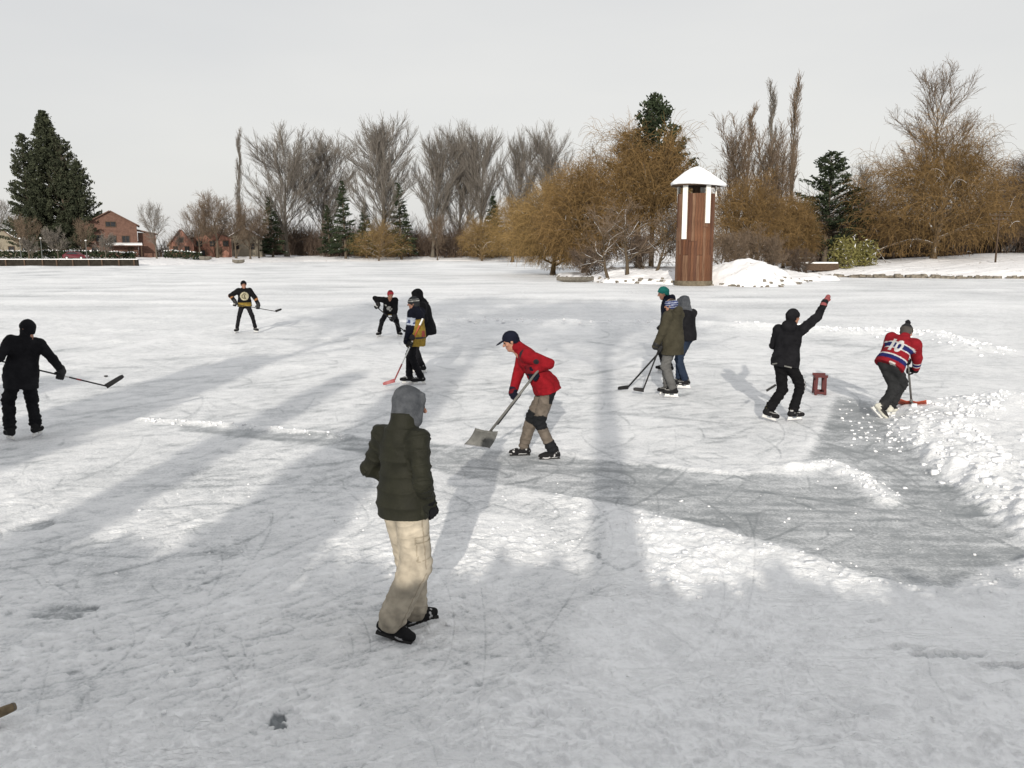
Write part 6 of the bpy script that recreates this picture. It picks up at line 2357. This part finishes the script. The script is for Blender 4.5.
def print_patched(v, ctx):      # taupe work trousers, charcoal knees, hips and hems
    c = np.tile(np.array((0.125, 0.105, 0.088)), (len(v), 1))
    dk = (0.012, 0.013, 0.015)
    for s in 'RL':
        k, a, hp_ = ctx['knee'][s], ctx['ank'][s], ctx['hip'][s]
        d = nz(a - k)
        t = (v - k) @ d
        r = np.linalg.norm(v - k - t[:, None] * d, axis=1)
        sel(c, (np.abs(t + 0.01 + 0.25 * ((v - k) @ ctx['Rp'][1])) < 0.085) & (r < 0.12), dk)
        d2 = nz(k - hp_)
        t2 = (v - hp_) @ d2
        if s == 'L':
            sel(c, (t2 > -0.08) & (t2 < 0.16) & ((v - hp_) @ ctx['Rp'][1] < 0.0) & ((v - ctx['pel']) @ ctx['Rp'][0] < 0.02), dk)
            sel(c, (t > 0.28) & (r < 0.12), dk)
    return c


def print_beige(v, ctx):        # loose beige trousers: side seams, a thigh pocket, grubby hems
    c = np.tile(np.array((0.40, 0.355, 0.285)), (len(v), 1)) * (1 + 0.10 * noise3(v, 6, 4) + 0.06 * noise3(v, 22, 5))[:, None]
    for s, sg in (('R', 1), ('L', -1)):
        for a, b in ((ctx['hip'][s], ctx['knee'][s]), (ctx['knee'][s], ctx['ank'][s])):
            d = nz(b - a)
            L = np.linalg.norm(b - a)
            t = (v - a) @ d
            q = v - a - t[:, None] * d
            fw = q @ ctx['Rp'][1]
            lat = (q @ ctx['Rp'][0]) * sg
            on = (t > 0) & (t < L) & (lat > 0.03)
            sel(c, on & (np.abs(fw) < 0.005), (0.28, 0.24, 0.185))
            if a is ctx['hip'][s]:
                box = on & (t > 0.20) & (t < 0.38) & (np.abs(fw - 0.015) < 0.075)
                inn = on & (t > 0.208) & (t < 0.372) & (np.abs(fw - 0.015) < 0.067)
                sel(c, box & ~inn, (0.27, 0.235, 0.18))
                sel(c, on & (np.abs(t - 0.245) < 0.005) & (np.abs(fw - 0.015) < 0.07), (0.23, 0.2, 0.15))
    h = v[:, 2]
    dirt = np.clip((0.22 - h) / 0.18, 0, 1) * np.clip(0.5 + noise3(v, 16, 8), 0, 1)
    return c * (1 - 0.45 * dirt)[:, None]


def print_black_stripe(v, ctx):
    c = np.tile(np.array(BK), (len(v), 1))
    for s in 'RL':
        k, a, hp_ = ctx['knee'][s], ctx['ank'][s], ctx['hip'][s]
        lat = (v - k) @ ctx['Rp'][0] * (1 if s == 'R' else -1)
        on = (lat > 0.052) & (np.abs((v - k) @ ctx['Rp'][1]) < 0.02) & ((v - ctx['pel']) @ ctx['Rp'][0] * (1 if s == 'R' else -1) > 0)
        sel(c, on, (0.30, 0.30, 0.31))
    return c


def stripe_hat(v, hz):
    c = np.tile(np.array((0.03, 0.032, 0.036)), (len(v), 1))
    sel(c, (hz > 0.045) & (hz < 0.06), (0.4, 0.4, 0.38))
    sel(c, (hz > 0.08) & (hz < 0.09), (0.3, 0.3, 0.3))
    return c


def red_hat(v, hz):
    c = np.tile(np.array((0.30, 0.03, 0.04)), (len(v), 1))
    sel(c, (hz > 0.10), (0.10, 0.02, 0.025))
    return c


def pom_hat(v, hz):
    c = np.tile(np.array((0.02, 0.02, 0.022)), (len(v), 1))
    sel(c, hz < 0.055, (0.06, 0.055, 0.052))
    return c


def band_hat(v, hz):
    c = np.tile(np.array((0.02, 0.03, 0.11)), (len(v), 1))
    sel(c, (np.sin(hz * 160) > 0.4), (0.30, 0.33, 0.42))
    return c


def snowy_boot(v, h, t, seed):
    c = np.tile(np.array((0.014, 0.014, 0.015)), (len(v), 1))
    sel(c, (noise3(v, 30, seed) + 0.5 * noise3(v, 70, seed + 1) > 0.55) | ((h < -0.075) & (noise3(v, 22, seed + 2) > 0.0)), (0.5, 0.5, 0.51))
    return c


def black_skate(v, h, t, seed):
    c = np.tile(np.array((0.014, 0.014, 0.015)), (len(v), 1))
    sel(c, (t > 0.03) & (h > -0.045) & (np.sin(h * 210) > 0.75), (0.35, 0.35, 0.34))
    sel(c, noise3(v, 28, seed) > 0.72, (0.42, 0.42, 0.42))
    return c


def tan_skate(v, h, t, seed):
    c = black_skate(v, h, t, seed)
    sel(c, (h > 0.03) & (noise3(v, 14, seed) > -0.3), (0.30, 0.26, 0.14))
    return c


def white_skate(v, h, t, seed):
    c = np.tile(np.array((0.55, 0.54, 0.48)), (len(v), 1))
    sel(c, (h > 0.02) | ((t > 0.02) & (h > -0.05)), (0.03, 0.03, 0.03))
    return c


# ------------------------------------------------------------------ the skaters
AZ = 0.172          # ankle height above the ice on skates
SK = dict(kind='skate', paint=black_skate)

# 1 man at the left edge
L1, R1 = (-7.06, 11.7), 0.543
ax1 = nz((-0.93, 0.07, 0.34))
person('man in black jacket and hat with stick, walking away at the left edge', L1, R1, 0.012, dict(
    pelvis=(0.04, 0, 0.94), neck=(0.14, 0.03, 1.45), chest=(-0.22, 0.97), head=(0.165, 0.07, 1.585), look=(-0.75, 0.66, -0.05),
    ankR=(0.16, 0.04, AZ), ankL=(-0.16, -0.02, AZ), toeR=(0.45, 0.85, 0), toeL=(-0.35, 0.9, 0), S=0.98, sw=0.185,
    handR=('grip', (0.54, 0.15, 0.87), ax1), handL=('grip', (-0.26, 0.21, 1.16), -ax1), elbR=(0.2, -0.9, -0.2), elbL=(-0.3, -0.8, -0.5)),
    dict(jacket=dict(mat='black_cloth', drop=0.20, bulk=1.10, fold=0.010, collar=0.09, cuff=0.02), trousers=dict(mat='black_cloth', bag=1.25, fold=0.013),
         hat=dict(kind='beanie', mat='black_cloth', low=0.0), gloves=dict(mat='black_plastic', scale=1.35), hand_scale=1.35, feet=SK))
hockey_stick('black hockey stick held out by the man at the left edge', L1, R1, (-0.42, 0.222, 1.205), (1.15, 0.10, 0.66), (1.40, 0.12, 0.80), bands=[(0.62, 0.68, 'plastic_white'), (0.74, 0.78, 'red_stick')])

# 2 far player facing the camera
L2, R2 = (-8.77, 27.2), 0.312
ax2 = nz((0.75, -0.10, -0.13))
person('far skater in black jersey with a round cream chest crest, facing the viewer', L2, R2, 0.016, dict(
    pelvis=(0.01, 0, 0.93), neck=(0.01, -0.05, 1.44), chest=(0.05, -1), head=(0.01, -0.08, 1.585), look=(0.1, -1, -0.05), S=0.97,
    ankR=(-0.27, 0, AZ), ankL=(0.31, 0, AZ), toeR=(-0.4, -0.9, 0), toeL=(0.45, -0.9, 0),
    handR=('grip', (-0.30, -0.22, 0.97), ax2), handL=('grip', (0.42, -0.30, 0.86), -ax2), elbR=(-1, 0.3, -0.2), elbL=(1, 0.3, -0.2)),
    dict(jacket=dict(mat=print_cream, name='jersey', drop=0.06, bulk=1.10, arm=1.15, collar=0.0, fold=0.007), trousers=dict(mat='black_cloth', bag=0.95),
         hat=dict(kind='beanie', mat='black_cloth', low=0.03), gloves=dict(mat='black_plastic', scale=1.45, vox=0.010), hand_scale=1.45, feet=SK))
hockey_stick('hockey stick of the far skater with the cream crest', L2, R2, (-0.42, -0.205, 0.99), (0.98, -0.375, 0.715), (1.17, -0.40, 0.78))

# 3 far player leaning forward
L3, R3 = (-3.87, 25.93), 0.148
ax3 = nz((0.81, -0.35, -0.72))
person('crouching far skater in black jersey and red hat, legs wide apart', L3, R3, 0.016, dict(
    pelvis=(0.06, 0.12, 0.80), neck=(0.04, -0.22, 1.21), chest=(-0.1, -1), head=(0.08, -0.33, 1.345), look=(0.3, -1, -0.25), S=0.97,
    ankR=(-0.29, 0.05, AZ), ankL=(0.32, 0, AZ), toeR=(-0.5, -0.9, 0), toeL=(0.5, -0.9, 0),
    handR=('grip', (-0.36, -0.26, 0.98), ax3), handL=('grip', (0.10, -0.46, 0.57), -ax3), elbR=(-0.6, 0.5, 0.5), elbL=(1, 0.2, 0)),
    dict(jacket=dict(mat=print_crest, name='jersey', drop=0.06, bulk=1.1, arm=1.15, collar=0.0), trousers=dict(mat='black_cloth', bag=1.1),
         hat=dict(kind='beanie', mat=red_hat, low=0.02), gloves=dict(mat='black_plastic', scale=1.45, vox=0.010), hand_scale=1.45, feet=SK))
hockey_stick('hockey stick of the crouching skater in the red hat', L3, R3, (-0.43, -0.23, 1.04), (0.47, -0.62, 0.24), (0.70, -0.62, 0.20))

# 4 dark figure behind the yellow jersey
L4, R4 = (-1.90, 18.2), 0.107
person('stooping man in black hooded jacket behind the yellow jersey', L4, R4, 0.014, dict(
    pelvis=(0.04, 0, 0.98), neck=(-0.05, 0, 1.56), chest=(-1, 0.15), head=(-0.19, 0.0, 1.70), look=(-1, 0.1, -0.15), S=1.05,
    ankR=(-0.20, 0.08, AZ), ankL=(-0.10, -0.05, AZ), toeR=(-1, 0.2, 0), toeL=(-1, -0.1, 0),
    handR=('free', (-0.25, 0.12, 1.02)), handL=('free', (-0.14, -0.16, 1.0))),
    dict(jacket=dict(mat='black_cloth', drop=0.12, bulk=1.1), trousers=dict(mat='black_cloth'), hat=dict(kind='hood', mat='black_cloth'), gloves=dict(mat='black_plastic'), feet=SK))

# 5 navy and yellow jersey
L5, R5 = (-1.98, 16.56), 0.119
ax5 = nz((-0.58, 0, -1.12))
person('man in navy and yellow jersey and striped beanie, stick across his body', L5, R5, 0.012, dict(
    pelvis=(0.05, 0, 1.02), neck=(0.07, 0.0, 1.52), chest=(-0.85, 0.45), head=(0.01, 0.01, 1.645), look=(-0.95, 0.1, -0.1), S=1.02,
    ankR=(-0.10, 0.07, AZ), ankL=(0.13, -0.03, AZ), toeR=(-0.95, 0.2, 0), toeL=(-0.9, -0.1, 0),
    handL=('grip', (-0.085, -0.24, 0.83), ax5), handR=('grip', (-0.02, -0.235, 0.97), ax5), elbL=(0.6, -0.8, -0.2), elbR=(-0.9, 0.3, -0.5)),
    dict(jacket=dict(mat=print_yellow, name='jersey', drop=0.22, bulk=1.12, arm=1.1, collar=0.05, straight=True), trousers=dict(mat='black_cloth', bag=1.05),
         hat=dict(kind='beanie', mat=stripe_hat, low=0.0), gloves=dict(mat='black_plastic', scale=1.35), hand_scale=1.35, feet=SK))
hockey_stick('hockey stick with a red blade held by the man in the yellow jersey', L5, R5, (0.19, -0.235, 1.36), (-0.40, -0.24, 0.12), (-0.62, -0.20, 0.05), 'plastic_white', 'red_stick', bands=[(0.0, 0.35, 'orange_plastic'), (0.72, 0.99, 'red_stick')])

# 6 man in the foreground
L6, R6 = (-0.77, 5.57), 0.138
person('man in olive quilted jacket, grey hood and beige trousers, nearest the viewer', L6, R6, 0.008, dict(
    pelvis=(0.01, 0.0, 0.962), neck=(0.0, 0.02, 1.475), chest=(0.70, 0.71), hipdir=(0.80, 0.60), head=(0.075, 0.06, 1.625), look=(0.95, 0.28, -0.15), S=1.0, sw=0.17,
    ankR=(-0.09, -0.10, 0.135), ankL=(0.07, 0.13, 0.105), toeR=(0.88, -0.38, -0.20), toeL=(0.88, 0.46, 0.03), kneeR=(0.9, 0.2, 0), kneeL=(0.9, 0.3, 0),
    handL=('free', (0.02, 0.26, 1.02)), handR=('free', (0.19, -0.06, 0.975), (0.30, 0.25, -0.9), (-0.5, 0.8, 0), 0.6), elbL=(-1, 0.1, 0.1), elbR=(-0.1, -0.9, 0.0)),
    dict(jacket=dict(mat='olive_down', drop=0.09, bulk=0.95, flare=1.06, arm=1.10, quilt=True, fold=0.005, collar=0.07, collar_r=1.24, straight=True), trousers=dict(mat=print_beige, bag=1.6, fold=0.009, hem=0.02),
         hat=dict(kind='hood', mat='grey_knit', size=0.93), gloves=dict(mat='black_cloth', scale=1.1, vox=0.006), feet=dict(kind='boot', paint=snowy_boot), face=True, bulk=1.04))

# 7 red jacket with shovel
L7, R7 = (0.29, 10.65), -0.027
ax7 = nz((-0.66, 0.06, -0.90))
person('man in red anorak and dark cap bending over a snow shovel', L7, R7, 0.009, dict(
    pelvis=(0.17, 0, 0.91), neck=(-0.15, -0.03, 1.42), chest=(-1, -0.12), head=(-0.305, -0.04, 1.535), look=(-0.95, -0.10, -0.38), S=0.99,
    ankR=(-0.14, 0.10, 0.105), ankL=(0.25, -0.08, 0.105), toeR=(-1, -0.12, 0), toeL=(-0.97, -0.2, 0),
    handL=('grip', (0.0, -0.26, 1.125), ax7), handR=('grip', (-0.325, -0.22, 0.69), -ax7), elbL=(1, -0.3, 0.55), elbR=(0.2, 0.9, -0.3)),
    dict(jacket=dict(mat=print_red_coat, drop=0.03, bulk=1.06, arm=1.15, collar=0.11, fold=0.010), trousers=dict(mat=print_patched, bag=1.12, fold=0.010, hem=0.03),
         hat=dict(kind='cap', mat='navy_cloth', low=0.03), hair=True, gloves=dict(mat='navy_cloth', scale=1.25, vox=0.007), hand_scale=1.25, feet=dict(kind='boot', paint=snowy_boot)))
shovel('grey scoop snow shovel in the hands of the man in red', L7, R7, (0.10, -0.272, 1.262), (-0.57, -0.19, 0.355), (-0.74, -0.24, 0.20), 0.36, 'alu', 'alu', split=(0.42, 0.86, 'black_plastic'), depth=0.12, wide_ax=(0.93, -0.36, -0.05))

# 8, 9, 10 the group left of the tower
L8, R8 = (2.96, 15.17), -0.193
ax8 = nz((-0.26, 0.02, -0.72))
person('man in long olive jacket and blue headband leaning on a stick', L8, R8, 0.011, dict(
    pelvis=(0.0, 0, 1.05), neck=(0.0, 0.01, 1.57), chest=(-0.82, 0.52), head=(-0.055, 0.03, 1.695), look=(-0.92, 0.35, -0.1), S=1.05,
    ankR=(-0.07, 0.10, AZ), ankL=(0.03, -0.07, AZ), toeR=(-1, 0.25, 0), toeL=(-1, 0.05, 0),
    handL=('grip', (-0.28, -0.12, 0.80), -ax8), handR=('grip', (-0.235, -0.115, 0.93), -ax8), elbL=(0.7, -0.6, -0.2), elbR=(-0.2, 0.8, -0.5)),
    dict(jacket=dict(mat='olive_cloth', drop=0.25, bulk=1.10, arm=1.12, hood_down=True, fold=0.011), trousers=dict(mat='grey_trouser', bag=1.2, fold=0.012),
         hat=dict(kind='headband', mat=band_hat, low=-0.005), hair=True, gloves=dict(mat='black_plastic', scale=1.4), hand_scale=1.4, feet=SK))
hockey_stick('steeper of two crossed hockey sticks, under the gloves of the man in olive', L8, R8, (-0.20, -0.112, 1.03), (-0.52, -0.10, 0.12), (-0.70, -0.05, 0.13))
L9, R9 = (3.43, 16.19), -0.209
ax9 = nz((-0.8, -0.45, -0.92))
person('man in black jacket, grey hood and blue jeans behind the olive jacket', L9, R9, 0.012, dict(
    pelvis=(0.0, 0, 1.03), neck=(0.0, 0.0, 1.53), chest=(-0.8, 0.5), head=(-0.09, 0.0, 1.66), look=(-0.95, 0.3, -0.2), S=1.03,
    ankR=(-0.12, 0.10, AZ), ankL=(0.0, -0.07, AZ), toeR=(-1, 0.2, 0), toeL=(-1, 0.0, 0),
    handL=('grip', (-0.36, -0.10, 0.90), -ax9), handR=('grip', (-0.25, -0.035, 1.03), -ax9)),
    dict(jacket=dict(mat='black_cloth', drop=0.08, bulk=1.05), trousers=dict(mat='jeans', bag=1.1), hat=dict(kind='hood', mat='grey_knit'), gloves=dict(mat='black_plastic', scale=1.3), hand_scale=1.3, feet=SK))
hockey_stick('low slanting hockey stick of the man in jeans', L9, R9, (-0.21, -0.012, 1.075), (-1.10, -0.52, 0.05), (-1.30, -0.66, 0.05))
L10, R10 = (3.43, 18.2), -0.186
person('man in navy jacket and teal beanie behind the other two', L10, R10, 0.014, dict(
    pelvis=(0.02, 0, 1.04), neck=(-0.02, 0.0, 1.62), chest=(-0.95, 0.2), head=(-0.12, 0.0, 1.76), look=(-1, -0.05, -0.25), S=1.08,
    ankR=(-0.05, 0.10, AZ), ankL=(0.06, -0.07, AZ), toeR=(-1, 0.2, 0), toeL=(-1, 0.0, 0),
    handL=('free', (-0.10, -0.20, 1.06)), handR=('free', (-0.12, 0.2, 1.06))),
    dict(jacket=dict(mat='navy_cloth', drop=0.10, bulk=1.08, hood_down=True), trousers=dict(mat='black_cloth'), hat=dict(kind='beanie', mat='teal_knit', low=0.03), gloves=dict(mat='black_plastic'), feet=SK))

# 11 waving skater
L11, R11 = (4.33, 12.98), -0.322
person('skater in black seen from behind, one arm flung up with a pink mitten', L11, R11, 0.010, dict(
    pelvis=(-0.01, 0.02, 0.93), neck=(0.045, 0.04, 1.50), chest=(0.30, 0.95), hipdir=(0.5, 0.86), head=(0.075, 0.07, 1.655), look=(0.7, 0.7, 0), S=1.0, shR=(0.01, 0, 0.05),
    ankR=(0.155, 0.03, AZ), ankL=(-0.215, -0.12, AZ + 0.02), toeR=(0.85, 0.5, 0), toeL=(0.80, -0.45, -0.12), kneeR=(0.5, 0.6, 0), kneeL=(0.5, 0.6, 0),
    handR=('free', (0.535, 0.18, 1.90), (0.45, 0.15, 0.85), (-0.5, 0.8, 0.1), 0.3), handL=('free', (0.02, 0.32, 1.10)), elbR=(0.5, 0.2, -0.6), elbL=(-0.3, 0.3, -0.9)),
    dict(jacket=dict(mat='black_cloth', drop=0.05, bulk=1.06, collar=0.05, hood_down=True, fold=0.011), trousers=dict(mat=print_black_stripe, bag=1.2, fold=0.013),
         hat=dict(kind='beanie', mat='black_cloth', low=0.01), gloves=dict(mat={'R': 'pink_mitt', 'L': 'black_cloth'}, mitten='R'), feet=dict(kind='skate', paint=tan_skate)))
waver = [o_ for o_ in bpy.data.objects if o_.get('label', '').startswith('skater in black seen from behind')][0]
MB().bar((-0.20, -0.155, 0.93), (-0.13, -0.195, 0.95), 0.010, 0.02).build('pocket_trim', M['alu'], waver)
MB().bar((-0.02, -0.205, 0.915), (0.09, -0.195, 0.892), 0.010, 0.02).build('pocket_trim', M['alu'], waver)
MB().bar((-0.13, -0.13, 0.60), (-0.27, -0.16, 0.50), 0.012, 0.035).build('loose_strap', M['black_plastic'], waver)

# 12 red jersey with shovel
L12, R12 = (6.12, 13.22), -0.434
ax12 = nz((0.12, 0.42, -0.72))
person('man in red and blue number 10 jersey and bobble hat stooping over a shovel', L12, R12, 0.009, dict(
    pelvis=(-0.03, 0.05, 0.87), neck=(0.16, 0.28, 1.28), chest=(0.42, 0.9), head=(0.185, 0.40, 1.375), look=(0.4, 0.8, -0.45), S=0.98, sw=0.20,
    ankR=(0.03, 0.16, AZ), ankL=(-0.09, -0.12, AZ + 0.03), toeR=(0.5, 0.85, 0), toeL=(0.55, -0.10, -0.55), kneeR=(0.5, 0.7, 0), kneeL=(0.5, 0.6, 0),
    handR=('grip', (0.29, 0.58, 0.58), ax12), handL=('grip', (0.235, 0.395, 0.90), -ax12), elbR=(1, -0.1, 0.1), elbL=(-1, 0, 0.2)),
    dict(jacket=dict(mat=print_red_jersey, name='jersey', drop=0.04, bulk=1.16, arm=1.2, collar=0.04, cuff=0.05, fold=0.008, straight=True), trousers=dict(mat='char_cloth', bag=1.25, fold=0.012),
         hat=dict(kind='pom', mat=pom_hat, low=0.0), gloves=dict(mat='black_cloth', scale=1.2), hand_scale=1.2, feet=dict(kind='skate', paint=white_skate)))
shovel('orange plastic snow shovel pushed by the man in the red jersey', L12, R12, (0.21, 0.30, 1.06), (0.345, 0.78, 0.15), (0.36, 1.16, 0.05), 0.50, 'alu', 'orange_plastic', depth=0.05, wide_ax=(1, -0.1, 0))
